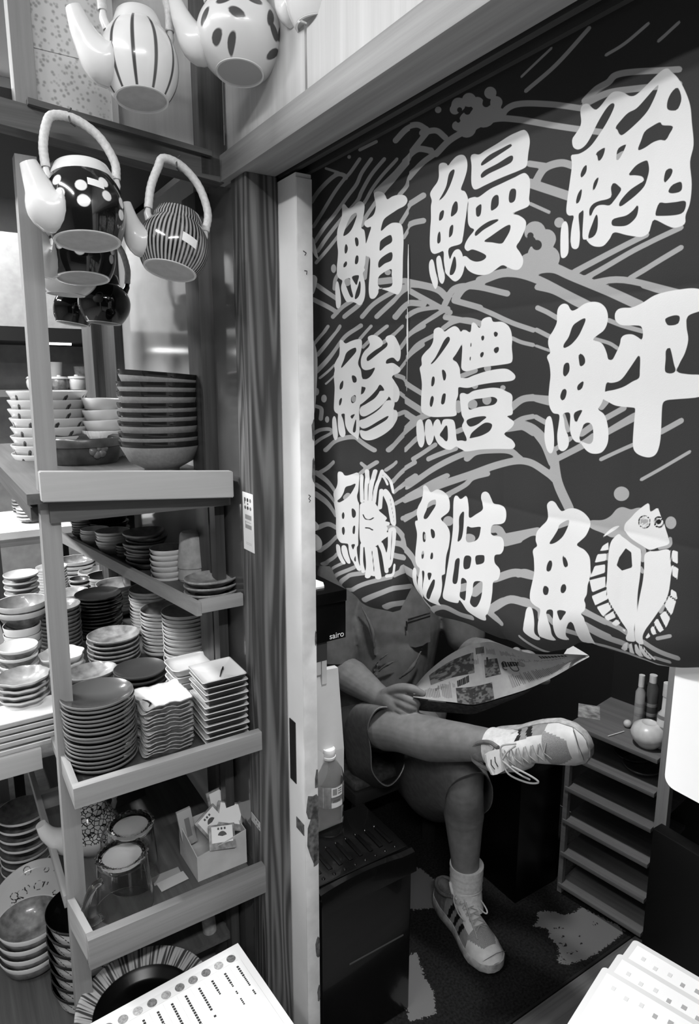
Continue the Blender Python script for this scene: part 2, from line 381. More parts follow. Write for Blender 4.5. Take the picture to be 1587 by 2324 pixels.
# ================================================================== the wooden display shelf
m_shelf = wood('shelf_lip_wood', 0.57, 0, 0.05)
m_shelf_u = wood('shelf_side_wood', 0.57, 1, 0.05)
m_shelf_z = wood('shelf_post_wood', 0.55, 2, 0.05)
m_tray = wood('tray_floor_wood', 0.33, 1, 0.06)
m_board = wood('top_board_wood', 0.68, 0, 0.03)
sh = thing('display_shelf', 'wooden open display shelf full of crockery standing against the post', 'shelf', (0, 0, 0), ANG)
def skew_post(v0, v1, u0, u1, z0, z1, dv):
    vs = [(v + (dv if z == z1 else 0), u, z) for v in (v0, v1) for u in (u0, u1) for z in (z0, z1)]
    return MB().add(vs, [(0, 1, 3, 2), (4, 6, 7, 5), (0, 4, 5, 1), (2, 3, 7, 6), (0, 2, 6, 4), (1, 5, 7, 3)])
obj('front_post', skew_post(0.131, 0.163, 1.232, 1.262, 0, 1.855, 0.030), m_shelf_z, sh, smooth=False)
obj('rear_post', MB().box(0.478, 0.498, 1.262, 1.292, 0, 1.30), m_post_dark, sh, smooth=False)
obj('rear_post', MB().box(0.131, 0.163, 2.36, 2.39, 0, 1.85), m_post_dark, sh, smooth=False)
obj('side_rail', MB().box(0.140, 0.170, 1.262, 2.36, 1.262, 1.286), m_tray, sh, smooth=False)
mb = MB(); vs = []
for v, dz in ((0.150, 0.0), (0.490, -0.023)):
    for u in (1.186, 1.208):
        for z in (1.306, 1.357): vs.append((v, u, z + dz))
mb.add(vs, [(0, 1, 3, 2), (4, 6, 7, 5), (0, 4, 5, 1), (2, 3, 7, 6), (0, 2, 6, 4), (1, 5, 7, 3)])
bm = bmesh.new(); vv = [bm.verts.new(p) for p in mb.v]; [bm.faces.new([vv[i] for i in f]) for f in mb.f]; bmesh.ops.bevel(bm, geom=bm.edges[:], offset=0.0015, segments=2, affect='EDGES')
mb = MB(); mb.bm(bm)
obj('top_board', mb, m_board, sh)
obj('shelf_floor', MB().box(0.13, 0.497, 1.208, 2.30, 1.300, 1.318), m_tray, sh, smooth=False)
obj('under_rail', MB().box(0.165, 0.497, 1.222, 1.242, 1.262, 1.299), wood('rail_wood', 0.36, 0, 0.05), sh, smooth=False)
# upper tray, narrower, running back beside the wall
def bz(u): return 0.409 + (0.296 - 0.409) * (u - 1.185) / (1.96 - 1.185)
t = obj('upper_tray', MB().prism([(bz(1.185), 1.185), (0.50, 1.185), (0.50, 1.97), (bz(1.97), 1.97)], 1.064, 1.073), m_tray, sh, smooth=False)
obj('front_lip', MB().box(0.409, 0.497, 1.173, 1.186, 1.066, 1.091, b=0.001), m_shelf, t)
obj('side_lip', MB().prism([(bz(1.173) - .010, 1.173), (bz(1.173), 1.173), (bz(1.98), 1.98), (bz(1.98) - .010, 1.98)], 1.062, 1.089), m_shelf_u, t, smooth=False)
# middle tray
t = obj('middle_tray', MB().box(0.150, 0.477, 1.13, 2.50, 0.776, 0.789).box(0.477, 0.497, 1.13, 1.26, 0.776, 0.789).box(0.477, 0.556, 1.38, 2.004, 0.776, 0.789), m_tray, sh, smooth=False)
obj('front_lip', MB().box(0.148, 0.500, 1.108, 1.126, 0.783, 0.822, b=0.0012), m_shelf, t)
obj('side_lip', MB().box(0.148, 0.160, 1.126, 1.232, 0.783, 0.821, b=0.001).box(0.148, 0.160, 1.262, 2.50, 0.783, 0.80), m_shelf_u, t)
# lower tray
t = obj('lower_tray', MB().box(0.150, 0.497, 1.13, 1.66, 0.452, 0.463), m_tray, sh, smooth=False)
obj('front_lip', MB().box(0.150, 0.500, 1.108, 1.128, 0.457, 0.519, b=0.0012), wood('lower_lip_wood', 0.48, 0, 0.06), t)
obj('side_lip', MB().add([(v_, u_, z_) for v_, u_ in ((.1505, 1.1285), (.163, 1.1285), (.137, 1.232), (.150, 1.232)) for z_ in (.4575, .5183)], [(0, 1, 3, 2), (4, 6, 7, 5), (0, 4, 5, 1), (2, 3, 7, 6), (0, 2, 6, 4), (1, 5, 7, 3)]).box(0.134, 0.146, 1.262, 2.2, 0.478, 0.505, b=0.001), m_shelf_u, t)
obj('back_lip', MB().box(0.146, 0.497, 1.645, 1.66, 0.463, 0.505), m_shelf, t, smooth=False)
obj('bottom_board', MB().box(0.215, 0.497, 1.27, 2.3, 0.225, 0.243), m_tray, sh, smooth=False)
obj('floor_board', MB().box(-0.25, 0.205, 1.15, 2.3, 0.10, 0.12), m_tray, sh, smooth=False)
# neighbouring shelf on the left
s2 = thing('side_shelf', 'lower wooden shelf left of the corner post, carrying stacked dishes', 'shelf', (0, 0, 0), ANG)
obj('shelf_board', MB().box(-0.35, 0.128, 1.365, 2.55, 0.768, 0.785), m_tray, s2, smooth=False)
obj('front_lip', MB().box(-0.35, 0.128, 1.345, 1.365, 0.742, 0.786, b=0.001), m_board, s2)
obj('leg', MB().box(-0.35, -0.31, 1.37, 1.41, 0, 0.768), m_shelf_z, s2, smooth=False)
obj('leg', MB().box(-0.35, -0.31, 2.5, 2.54, 0, 0.768), m_shelf_z, s2, smooth=False)
obj('leg', MB().box(0.08, 0.12, 2.5, 2.54, 0, 0.768), m_shelf_z, s2, smooth=False)
s3 = thing('back_shelf', 'white edged shelf across the back behind the stacked bowls', 'shelf', (0, 0, 0), ANG)
obj('shelf_board', MB().box(-0.6, 0.47, 2.56, 3.0, 0.955, 0.985), mat('white_board', 0.9, .5), s3, smooth=False)
obj('front_edge', MB().box(-0.6, 0.47, 2.55, 2.56, 0.935, 0.962), wood('edge_wood', 0.5, 0), s3, smooth=False)
for v in (-0.58, 0.43): obj('leg', MB().box(v, v + 0.03, 2.95, 2.98, 0, 0.955), m_post_dark, s3, smooth=False)

# ================================================================== the printed shop curtain
NV = 0.612
def K(x0, y0, s): return lambda pts: [(x0 + x / s, y0 + y / s) for x, y in pts]
G = []          # (zoom, outlines, holes): brush lettering traced once, then laid flat on the cloth in metres
G.append((K(700, 360, 6.104), [
 [(450,650),(485,628),(540,685),(600,665),(660,605),(710,588),(755,630),(758,700),(740,820),(715,950),(755,990),(770,1080),(775,1160),(775,1320),(765,1450),(750,1510),(765,1540),(735,1580),(745,1640),(765,1740),(765,1880),(740,1980),(690,2030),(640,2000),(580,1980),(520,1985),(470,1900),(440,1820),(438,1760),(455,1690),(410,1660),(375,1610),(372,1500),(385,1380),(390,1280),(378,1180),(375,1080),(385,970),(430,850),(450,770)],
 [(365,1700),(395,1720),(420,1850),(432,1960),(425,2040),(385,2075),(355,2040),(345,1900),(345,1780)],
 [(890,480),(940,450),(1010,465),(1045,510),(1070,560),(1130,520),(1200,498),(1290,500),(1335,535),(1345,590),(1300,650),(1200,700),(1100,770),(1030,830),(1000,900),(985,1000),(1060,930),(1130,885),(1210,885),(1255,910),(1278,980),(1285,1150),(1275,1350),(1268,1600),(1255,1780),(1215,1860),(1175,1878),(1060,1830),(955,1800),(945,1860),(900,1930),(850,1938),(825,1900),(815,1790),(830,1560),(835,1380),(790,1350),(765,1310),(765,1200),(785,1160),(820,1050),(850,945),(800,950),(760,920),(762,870),(800,840),(880,780),(910,700),(915,620),(900,560)]],
 [[(640,748),(655,790),(600,950),(545,1030),(480,1070),(470,1050),(500,960),(545,850),(590,780)],
 [(630,1100),(655,1090),(675,1120),(678,1190),(655,1215),(638,1180)],[(500,1190),(520,1190),(535,1240),(520,1300),(495,1312),(488,1250)],[(650,1340),(675,1350),(675,1420),(655,1460),(630,1450),(635,1380)],[(510,1420),(525,1450),(510,1490),(475,1505),(475,1460)],
 [(485,1685),(560,1655),(570,1720),(580,1800),(605,1910),(570,1910),(520,1790)],[(590,1635),(680,1615),(665,1700),(650,1750),(620,1710)],[(690,1690),(705,1740),(695,1860),(660,1930),(625,1940),(640,1850),(670,1760)],
 [(1090,1055),(1120,1075),(1120,1150),(1040,1210),(970,1275),(968,1190),(985,1130)],[(1115,1290),(1115,1400),(1030,1450),(955,1510),(950,1430),(1000,1360)],[(1108,1525),(1112,1600),(1110,1760),(960,1780),(945,1650),(1020,1570)]]))
G.append((K(940, 270, 5.29), [
 [(305,545),(345,525),(390,535),(412,560),(450,510),(510,450),(570,430),(615,450),(640,520),(635,620),(600,740),(565,845),(610,870),(640,930),(645,980),(635,1040),(625,1150),(610,1250),(600,1330),(585,1430),(560,1500),(420,1555),(435,1690),(455,1640),(490,1580),(540,1565),(575,1610),(590,1680),(600,1790),(570,1890),(520,1945),(480,1945),(430,1900),(385,1850),(375,1800),(360,1700),(355,1590),(300,1605),(245,1620),(205,1590),(190,1500),(195,1330),(205,1200),(205,1050),(215,980),(195,900),(230,830),(280,760),(300,690),(298,600)],
 [(185,1720),(210,1685),(235,1710),(260,1830),(290,1960),(265,2040),(235,2010),(195,1890),(180,1790)],[(270,1670),(300,1640),(325,1670),(350,1790),(375,1900),(350,1978),(310,1950),(285,1840),(270,1740)],
 [(680,450),(720,420),(780,425),(850,380),(1000,290),(1150,195),(1290,135),(1340,140),(1375,190),(1390,280),(1370,420),(1355,550),(1320,590),(1200,640),(1000,720),(850,790),(740,845),(700,820),(685,740),(690,560)],
 [(650,960),(720,935),(770,935),(900,840),(1050,770),(1200,700),(1310,650),(1360,670),(1390,730),(1390,850),(1380,960),(1390,1010),(1360,1055),(1250,1100),(1170,1135),(1250,1155),(1320,1200),(1345,1250),(1330,1330),(1270,1460),(1225,1530),(1270,1600),(1310,1680),(1300,1760),(1250,1810),(1180,1805),(1120,1780),(1050,1755),(950,1820),(880,1860),(800,1872),(720,1860),(650,1820),(610,1760),(575,1690),(590,1650),(625,1650),(670,1690),(730,1712),(800,1700),(850,1660),(830,1620),(700,1565),(640,1585),(605,1545),(620,1480),(660,1410),(715,1330),(670,1300),(645,1240),(645,1100),(650,1010)]],
 [[(480,605),(488,640),(450,760),(410,850),(360,930),(300,980),(350,890),(390,800),(415,680),(440,630)],[(470,1030),(500,988),(525,1010),(525,1100),(490,1150),(445,1170),(455,1080)],[(310,1130),(345,1095),(362,1110),(350,1180),(325,1215),(300,1215)],[(430,1310),(460,1270),(475,1290),(465,1380),(440,1415),(422,1415)],[(285,1390),(305,1350),(318,1380),(318,1470),(290,1497),(278,1470)],[(485,1650),(505,1680),(510,1780),(480,1860),(440,1875),(435,1835),(460,1730)],
 [(810,515),(900,430),(1050,350),(1150,300),(1170,320),(1120,360),(950,470),(820,555),(800,550)],[(800,660),(850,610),(1000,530),(1150,440),(1185,460),(1160,520),(1050,580),(900,650),(815,705),(795,690)],
 [(740,1060),(790,1020),(800,1050),(790,1140),(765,1172),(740,1160),(735,1100)],[(920,970),(960,915),(1000,915),(1008,970),(1000,1040),(950,1085),(910,1090)],[(1150,850),(1200,835),(1220,870),(1210,960),(1180,1000),(1140,1000),(1130,940)],[(730,1350),(800,1280),(900,1220),(1000,1200),(1000,1220),(920,1270),(820,1330),(740,1400),(720,1390)],[(830,1460),(900,1410),(1050,1310),(1130,1270),(1152,1285),(1140,1350),(1090,1440),(1040,1495),(920,1480),(850,1475)]]))
G.append((K(1230, 140, 5.052), [
 [(480,490),(535,485),(580,530),(625,550),(680,500),(740,420),(800,355),(860,338),(930,350),(1000,390),(1060,385),(1130,330),(1220,240),(1310,150),(1380,90),(1440,75),(1480,110),(1560,190),(1640,330),(1700,500),(1720,700),(1740,950),(1700,1150),(1720,1400),(1700,1620),(1650,1760),(1640,1860),(1530,1905),(1440,1880),(1290,1810),(1250,1870),(1220,1960),(1150,2005),(1080,2005),(960,1985),(820,1955),(770,2030),(700,2110),(620,2120),(560,2095),(510,2040),(480,2035),(475,1930),(485,1720),(460,1720),(430,1760),(440,1900),(445,2020),(430,2130),(385,2150),(350,2110),(345,1980),(360,1860),(375,1770),(320,1765),(290,1720),(300,1580),(330,1360),(350,1180),(335,1080),(360,1068),(450,1050),(560,970),(660,830),(740,700),(810,560),(830,490),(800,475),(750,520),(690,610),(630,720),(570,850),(510,950),(450,1000),(400,1005),(360,970),(352,890),(380,845),(440,750),(455,680),(445,580),(455,520)],
 [(240,1870),(280,1830),(310,1880),(318,2000),(320,2170),(300,2230),(260,2255),(230,2215),(225,2000)]],
 [[(1310,275),(1328,290),(1280,420),(1200,570),(1080,700),(930,830),(885,830),(860,780),(840,750),(900,670),(980,585),(1080,530),(1200,400)],[(1500,330),(1560,300),(1600,420),(1560,540),(1500,560),(1440,545),(1430,490),(1450,410)],[(1345,690),(1380,725),(1500,740),(1460,830),(1415,900),(1350,895),(1270,920),(1180,980),(1110,1012),(1095,990),(1130,900),(1170,800),(1250,740)],[(710,985),(718,1020),(690,1100),(650,1140),(635,1080),(620,1050)],[(950,945),(955,960),(920,1040),(880,1110),(850,1130),(848,1070),(870,990)],[(480,1215),(515,1185),(518,1240),(500,1290),(460,1330),(450,1290)],[(640,1325),(650,1335),(630,1410),(595,1480),(585,1460),(600,1380)],[(450,1470),(465,1465),(460,1530),(440,1600),(410,1632),(400,1600),(420,1520)],
 [(1185,1130),(1210,1150),(1222,1240),(1200,1340),(1165,1430),(1080,1520),(980,1600),(900,1655),(875,1640),(900,1580),(1000,1470),(1120,1390),(1165,1360),(1140,1315),(1060,1300),(990,1300),(1000,1270),(1080,1180)],[(830,1390),(870,1420),(902,1460),(870,1520),(820,1590),(770,1645),(700,1640),(640,1650),(600,1690),(570,1760),(550,1775),(550,1690),(590,1630),(660,1595),(740,1575),(790,1540),(785,1450),(800,1400)],[(1420,1250),(1470,1222),(1500,1245),(1480,1310),(1430,1370),(1405,1385),(1398,1340)],[(1520,1400),(1600,1380),(1600,1480),(1500,1510),(1450,1490),(1480,1430)],[(1350,1615),(1420,1620),(1530,1610),(1650,1600),(1630,1720),(1530,1760),(1330,1768),(1300,1750),(1315,1680)],[(1090,1640),(1100,1680),(1080,1770),(1020,1840),(950,1880),(850,1885),(795,1870),(800,1810),(860,1785),(960,1760),(1040,1700)],[(620,1755),(640,1790),(635,1920),(600,2000),(540,2025),(545,1960),(580,1860)]]))
G.append((K(700, 740, 6.104), [
 [(410,205),(450,195),(500,240),(570,210),(640,185),(700,182),(722,215),(720,300),(700,400),(675,490),(680,545),(715,610),(730,700),(742,735),(730,850),(718,1000),(712,1100),(700,1190),(708,1300),(712,1400),(705,1500),(685,1572),(650,1540),(570,1480),(530,1420),(510,1350),(505,1260),(500,1215),(455,1225),(480,1290),(500,1380),(515,1480),(500,1530),(470,1538),(430,1500),(405,1400),(400,1290),(400,1220),(360,1200),(325,1150),(328,1000),(332,850),(315,690),(330,610),(320,540),(360,470),(405,400),(412,300)],
 [(300,1290),(330,1248),(365,1280),(390,1400),(405,1520),(375,1578),(340,1570),(310,1500),(298,1380)],
 [(805,170),(820,140),(880,122),(950,150),(995,210),(990,270),(900,340),(810,420),(795,460),(810,485),(850,465),(940,385),(1040,290),(1055,240),(1030,190),(1040,145),(1090,122),(1140,140),(1190,210),(1235,300),(1245,380),(1230,460),(1190,488),(1130,440),(1090,440),(1045,470),(1040,520),(1110,510),(1170,535),(1235,580),(1248,610),(1220,645),(1110,695),(1150,770),(1210,850),(1235,920),(1225,1000),(1190,1050),(1145,1050),(1110,1030),(1070,970),(1060,1000),(960,1130),(850,1220),(770,1252),(715,1220),(720,1130),(800,1080),(900,1010),(950,940),(970,900),(1020,890),(970,810),(930,880),(850,980),(740,1075),(715,1070),(718,960),(760,930),(790,855),(730,830),(725,740),(800,735),(860,690),(905,600),(900,575),(850,600),(780,610),(730,580),(712,510),(720,430),(760,350),(820,290),(835,240)],
 [(1045,1035),(1130,1040),(1148,1090),(1130,1155),(1180,1170),(1205,1220),(1190,1300),(1100,1420),(1000,1510),(900,1570),(820,1582),(750,1550),(720,1490),(725,1440),(800,1455),(860,1430),(950,1370),(1040,1300),(1068,1250),(1040,1255),(960,1310),(850,1390),(770,1420),(720,1390),(712,1310),(790,1280),(900,1210),(980,1130)]],
 [[(630,298),(645,320),(640,360),(570,450),(500,530),(450,578),(442,560),(480,470),(510,380),(560,330)],[(590,690),(630,690),(655,725),(655,770),(630,785),(605,770)],[(470,755),(478,800),(465,860),(430,882),(420,850),(430,800)],[(450,995),(462,1010),(455,1060),(435,1100),(418,1090),(420,1030)],[(635,955),(650,980),(645,1040),(605,1070),(585,1040),(590,985)],[(580,1245),(640,1218),(620,1260),(600,1285)],[(655,1290),(660,1380),(650,1465),(615,1468),(620,1400)]]))
G.append((K(920, 700, 5.472), [
 [(365,265),(420,235),(470,255),(505,288),(560,250),(620,220),(665,245),(690,290),(715,310),(715,370),(700,450),(640,570),(605,630),(650,670),(680,740),(685,800),(692,880),(690,960),(665,980),(660,1080),(640,1150),(635,1250),(635,1330),(500,1345),(350,1345),(250,1310),(210,1260),(210,1100),(218,950),(205,830),(190,740),(215,700),(212,610),(260,540),(320,480),(355,410),(360,330)],
 [(150,1430),(190,1378),(225,1400),(245,1500),(250,1650),(215,1725),(175,1700),(150,1580)],[(260,1430),(300,1375),(345,1400),(375,1510),(375,1620),(330,1695),(290,1680),(262,1580)],
 [(380,1420),(420,1375),(455,1390),(475,1450),(500,1380),(590,1378),(620,1420),(630,1520),(640,1640),(690,1660),(680,1730),(630,1715),(570,1755),(500,1735),(430,1670),(390,1580),(372,1490)],
 [(700,290),(745,268),(800,295),(815,180),(855,185),(900,240),(925,220),(930,150),(980,112),(1050,110),(1085,165),(1190,165),(1260,200),(1310,270),(1330,380),(1325,480),(1335,590),(1330,650),(1300,680),(1150,705),(950,730),(800,770),(740,780),(700,740),(705,600),(710,470)],
 [(680,870),(760,865),(840,830),(1000,780),(1180,750),(1270,755),(1340,800),(1370,845),(1350,885),(1280,905),(1100,920),(900,950),(780,985),(700,980),(660,960)],
 [(680,1070),(720,1050),(765,1065),(830,1025),(950,1000),(1080,985),(1180,995),(1250,1030),(1310,1060),(1330,1110),(1320,1200),(1330,1270),(1320,1320),(1255,1340),(1310,1380),(1345,1415),(1320,1470),(1260,1520),(1215,1555),(1240,1590),(1310,1630),(1352,1690),(1340,1730),(1290,1748),(1100,1745),(900,1755),(740,1778),(690,1755),(640,1720),(620,1660),(680,1640),(735,1650),(740,1610),(715,1540),(695,1460),(720,1390),(695,1320),(685,1200)]],
 [[(545,352),(570,370),(560,420),(480,540),(400,640),(345,690),(330,685),(390,610),(450,500),(500,400)],[(350,860),(375,845),(388,880),(380,940),(355,970),(340,950)],[(480,765),(510,770),(532,820),(525,880),(505,897),(490,850)],[(335,1110),(360,1085),(378,1120),(360,1200),(340,1225),(322,1190)],[(490,1070),(520,1055),(528,1080),(515,1170),(490,1193),(472,1170)],[(530,1450),(545,1490),(545,1620),(525,1650),(490,1610),(455,1570),(490,1510)],
 [(930,350),(955,335),(970,360),(955,400),(935,390)],[(1095,300),(1120,288),(1150,310),(1135,350),(1105,345)],[(1110,490),(1160,480),(1160,530),(1125,558),(1098,525)],[(920,560),(950,538),(965,560),(945,605),(920,600)],[(803,430),(815,425),(812,480),(800,475)],[(793,605),(804,600),(800,645),(788,640)],
 [(770,1170),(830,1130),(950,1115),(1080,1098),(1140,1130),(1120,1180),(1060,1205),(900,1225),(790,1258),(770,1230)],[(745,1395),(830,1355),(950,1338),(1000,1350),(950,1390),(870,1445),(780,1468)],[(780,1600),(800,1550),(880,1480),(980,1420),(1060,1430),(1070,1470),(1030,1530),(930,1580),(830,1605),(775,1615)]]))
G.append((K(1220, 650, 4.96), [
 [(245,260),(270,215),(310,195),(355,210),(385,260),(410,275),(460,250),(530,195),(610,172),(690,185),(750,235),(780,310),(778,400),(740,490),(660,555),(620,600),(700,630),(740,680),(770,760),(785,820),(830,840),(850,950),(800,1000),(790,1060),(760,1090),(740,1190),(720,1280),(690,1340),(665,1385),(730,1440),(765,1530),(780,1660),(765,1780),(700,1870),(600,1885),(530,1850),(470,1770),(420,1750),(385,1700),(365,1600),(370,1430),(300,1435),(310,1500),(320,1600),(350,1700),(345,1800),(295,1855),(250,1820),(238,1680),(255,1550),(262,1445),(200,1425),(160,1350),(150,1250),(160,1120),(172,1000),(160,880),(130,790),(170,745),(145,660),(150,580),(200,500),(240,410),(240,330)],
 [(118,1500),(150,1460),(180,1480),(200,1600),(205,1750),(195,1840),(170,1880),(130,1840),(102,1720),(105,1600)],
 [(865,300),(900,255),(960,240),(1060,235),(1180,180),(1300,105),(1420,65),(1550,40),(1750,20),(1900,60),(1930,160),(1880,260),(1700,330),(1680,450),(1700,600),(1660,750),(1600,860),(1570,960),(1700,990),(1900,1010),(1930,1150),(1850,1240),(1550,1270),(1450,1280),(1400,1310),(1385,1400),(1375,1600),(1360,1760),(1320,1880),(1250,1925),(1160,1915),(1080,1870),(1050,1790),(1060,1600),(1075,1450),(1080,1380),(1060,1365),(950,1355),(860,1340),(780,1300),(720,1260),(740,1190),(850,1165),(960,1130),(1060,1070),(1130,1030),(1140,950),(1145,800),(1125,780),(1090,830),(1030,920),(950,1030),(880,1075),(780,1080),(740,1000),(760,850),(800,840),(830,830),(880,740),(920,650),(935,580),(980,545),(1060,540),(1120,570),(1165,600),(1180,540),(1170,470),(1130,440),(960,438),(900,415),(865,370)]],
 [[(525,360),(545,375),(520,450),(470,560),(400,650),(340,690),(315,690),(320,650),(370,570),(410,450),(460,400)],[(320,880),(360,858),(375,890),(370,960),(330,1015),(308,980)],[(470,765),(505,765),(532,810),(530,870),(485,900),(472,840)],[(300,1165),(330,1155),(342,1190),(325,1260),(295,1283),(275,1240)],[(500,1070),(515,1080),(495,1150),(455,1170),(450,1120)],[(410,1430),(450,1400),(495,1395),(460,1470),(430,1535),(410,1490)],[(510,1550),(560,1535),(600,1580),(605,1720),(570,1775),(500,1755),(460,1720),(470,1650),(490,1600)],
 [(1440,360),(1540,325),(1600,340),(1580,420),(1480,440),(1445,410)],[(1440,720),(1480,690),(1500,730),(1530,870),(1550,950),(1500,980),(1440,970),(1425,930),(1435,820)]]))
kc = K(700, 1050, 6.279)
G.append((kc, [
 [(400,150),(430,128),(470,140),(500,180),(540,185),(620,160),(690,142),(715,180),(718,280),(710,400),(690,470),(700,540),(722,590),(720,700),(716,900),(710,1050),(712,1170),(690,1210),(700,1300),(730,1430),(765,1530),(720,1535),(680,1490),(630,1420),(580,1360),(550,1260),(540,1170),(500,1155),(440,1145),(400,1100),(370,1040),(362,900),(365,780),(345,650),(330,580),(345,540),(325,480),(330,420),(380,360),(405,280)],
 [(362,1180),(395,1168),(425,1200),(440,1290),(470,1370),(505,1440),(460,1445),(400,1350),(370,1270)],[(450,1195),(490,1182),(520,1220),(545,1320),(575,1400),(575,1440),(530,1435),(480,1360),(450,1270)],
 [(745,590),(820,560),(900,575),(930,600),(960,690),(1000,740),(1050,800),(1025,840),(1080,860),(1080,900),(1040,910),(1060,950),(1045,1000),(1080,1020),(1060,1060),(1000,1110),(940,1180),(870,1218),(800,1205),(760,1150),(735,1080),(728,950),(730,750),(733,640)],
 [(1040,380),(1110,470),(1170,640),(1190,800),(1185,900),(1110,890),(1080,760),(1060,620),(1020,500),(1000,430)],[(1070,960),(1185,950),(1190,1100),(1150,1350),(1110,1490),(1050,1510),(1030,1400),(1060,1200)]],
 [[(655,300),(660,330),(600,430),(540,500),(450,560),(410,565),(395,545),(450,500),(490,430),(520,350),(590,325)],[(470,715),(485,710),(495,750),(485,800),(465,800),(458,750)],[(600,660),(630,660),(665,700),(665,760),(630,790),(605,770),(598,720)],[(460,930),(485,920),(495,980),(480,1035),(460,1010),(455,960)],[(620,915),(655,905),(650,1000),(635,1020),(610,1000)],[(590,1175),(655,1165),(640,1210),(620,1240)],[(660,1340),(670,1330),(680,1410),(655,1400),(645,1380)]]))
G.append((K(900, 1080, 5.668), [
 [(335,145),(370,120),(410,150),(450,210),(540,172),(610,200),(660,270),(680,360),(670,460),(600,530),(590,560),(650,640),(680,740),(670,900),(645,1020),(635,1150),(630,1260),(600,1280),(605,1400),(590,1530),(555,1610),(570,1670),(500,1640),(420,1590),(370,1540),(380,1400),(395,1240),(355,1220),(370,1340),(365,1480),(345,1560),(300,1550),(265,1500),(285,1350),(315,1200),(270,1160),(240,1100),(235,1000),(250,850),(255,740),(228,620),(235,580),(265,570),(250,480),(270,400),(320,310),(335,230)],
 [(205,1210),(230,1180),(260,1220),(265,1350),(265,1450),(250,1500),(270,1550),(200,1510),(168,1470),(185,1350)],
 [(720,290),(750,258),(790,305),(850,262),(875,330),(890,420),(900,545),(990,500),(1080,440),(1075,370),(1055,300),(1070,230),(1120,205),(1165,230),(1195,300),(1220,360),(1300,380),(1360,430),(1380,510),(1365,590),(1310,625),(1210,640),(1195,740),(1230,775),(1310,790),(1350,850),(1350,950),(1310,1010),(1250,1020),(1235,1060),(1245,1130),(1290,1190),(1305,1250),(1280,1340),(1225,1370),(1215,1500),(1195,1650),(1160,1770),(1130,1800),(1120,1865),(1060,1860),(960,1800),(880,1740),(830,1650),(790,1600),(770,1640),(700,1630),(640,1600),(610,1550),(630,1400),(660,1150),(690,900),(710,700),(715,500)]],
 [[(500,305),(525,310),(525,380),(470,470),(410,545),(360,550),(360,510),(400,430),(420,355),(460,320)],[(345,735),(365,715),(390,740),(398,800),(385,848),(355,840),(345,790)],[(465,690),(485,680),(515,710),(522,770),(505,800),(480,780)],[(340,980),(360,960),(375,990),(370,1050),(345,1065),(335,1030)],[(475,1000),(490,978),(503,1000),(500,1060),(470,1060)],[(440,1245),(490,1245),(480,1310),(460,1335)],[(505,1335),(530,1335),(520,1430),(470,1560),(440,1580),(420,1545),(450,1460)],
 [(830,460),(832,560),(825,700),(805,810),(768,852),(760,840),(775,700),(780,530)],[(875,655),(930,670),(1050,658),(1060,690),(1040,790),(990,840),(890,862),(858,820),(865,740)],[(740,1085),(785,1070),(780,1200),(760,1380),(710,1370),(725,1200)],[(845,1045),(900,1030),(938,1060),(930,1150),(910,1195),(850,1205),(832,1150)],[(1000,1035),(1100,1022),(1118,1050),(1108,1120),(1030,1145),(1005,1130)],[(815,1320),(880,1355),(880,1450),(870,1600),(830,1590),(795,1550),(805,1450)],[(985,1370),(1080,1360),(1100,1400),(1085,1560),(1040,1670),(990,1690),(940,1640),(945,1580),(970,1500)]]))
G.append((K(1180, 1120, 6.116), [
 [(400,150),(450,100),(500,125),(540,200),(580,248),(650,215),(740,212),(840,260),(910,330),(940,390),(935,480),(890,590),(820,660),(770,710),(800,745),(880,790),(950,880),(968,1000),(970,1120),(955,1200),(935,1280),(925,1400),(890,1475),(910,1540),(900,1620),(845,1670),(880,1720),(890,1790),(910,1870),(908,2000),(900,2150),(850,2155),(780,2120),(715,2090),(712,1950),(715,1830),(680,1785),(640,1830),(600,1920),(580,2000),(600,2050),(560,2060),(490,2020),(470,1950),(470,1800),(475,1620),(400,1620),(410,1720),(435,1850),(430,1970),(450,2050),(400,2050),(330,2010),(285,1950),(300,1780),(325,1640),(320,1585),(260,1540),(205,1470),(198,1370),(225,1220),(248,1080),(240,900),(222,800),(240,755),(280,720),(258,640),(270,530),(330,450),(395,370),(405,260)],
 [(150,1600),(185,1558),(225,1580),(248,1680),(255,1800),(240,1930),(285,2010),(270,2035),(210,2020),(100,1910),(110,1820),(130,1720)]],
 [[(640,372),(660,400),(640,490),(590,600),(520,670),(460,698),(432,685),(480,600),(530,500),(550,430)],[(430,930),(455,925),(468,980),(450,1060),(425,1080),(400,1060),(405,990)],[(600,865),(635,910),(658,980),(650,1020),(620,1025),(600,980),(590,900)],[(380,1270),(425,1310),(420,1380),(400,1405),(370,1390),(358,1330)],[(605,1255),(635,1280),(638,1340),(600,1388),(570,1360),(575,1290)],[(530,1620),(640,1640),(600,1710),(570,1765),(545,1720)]]))
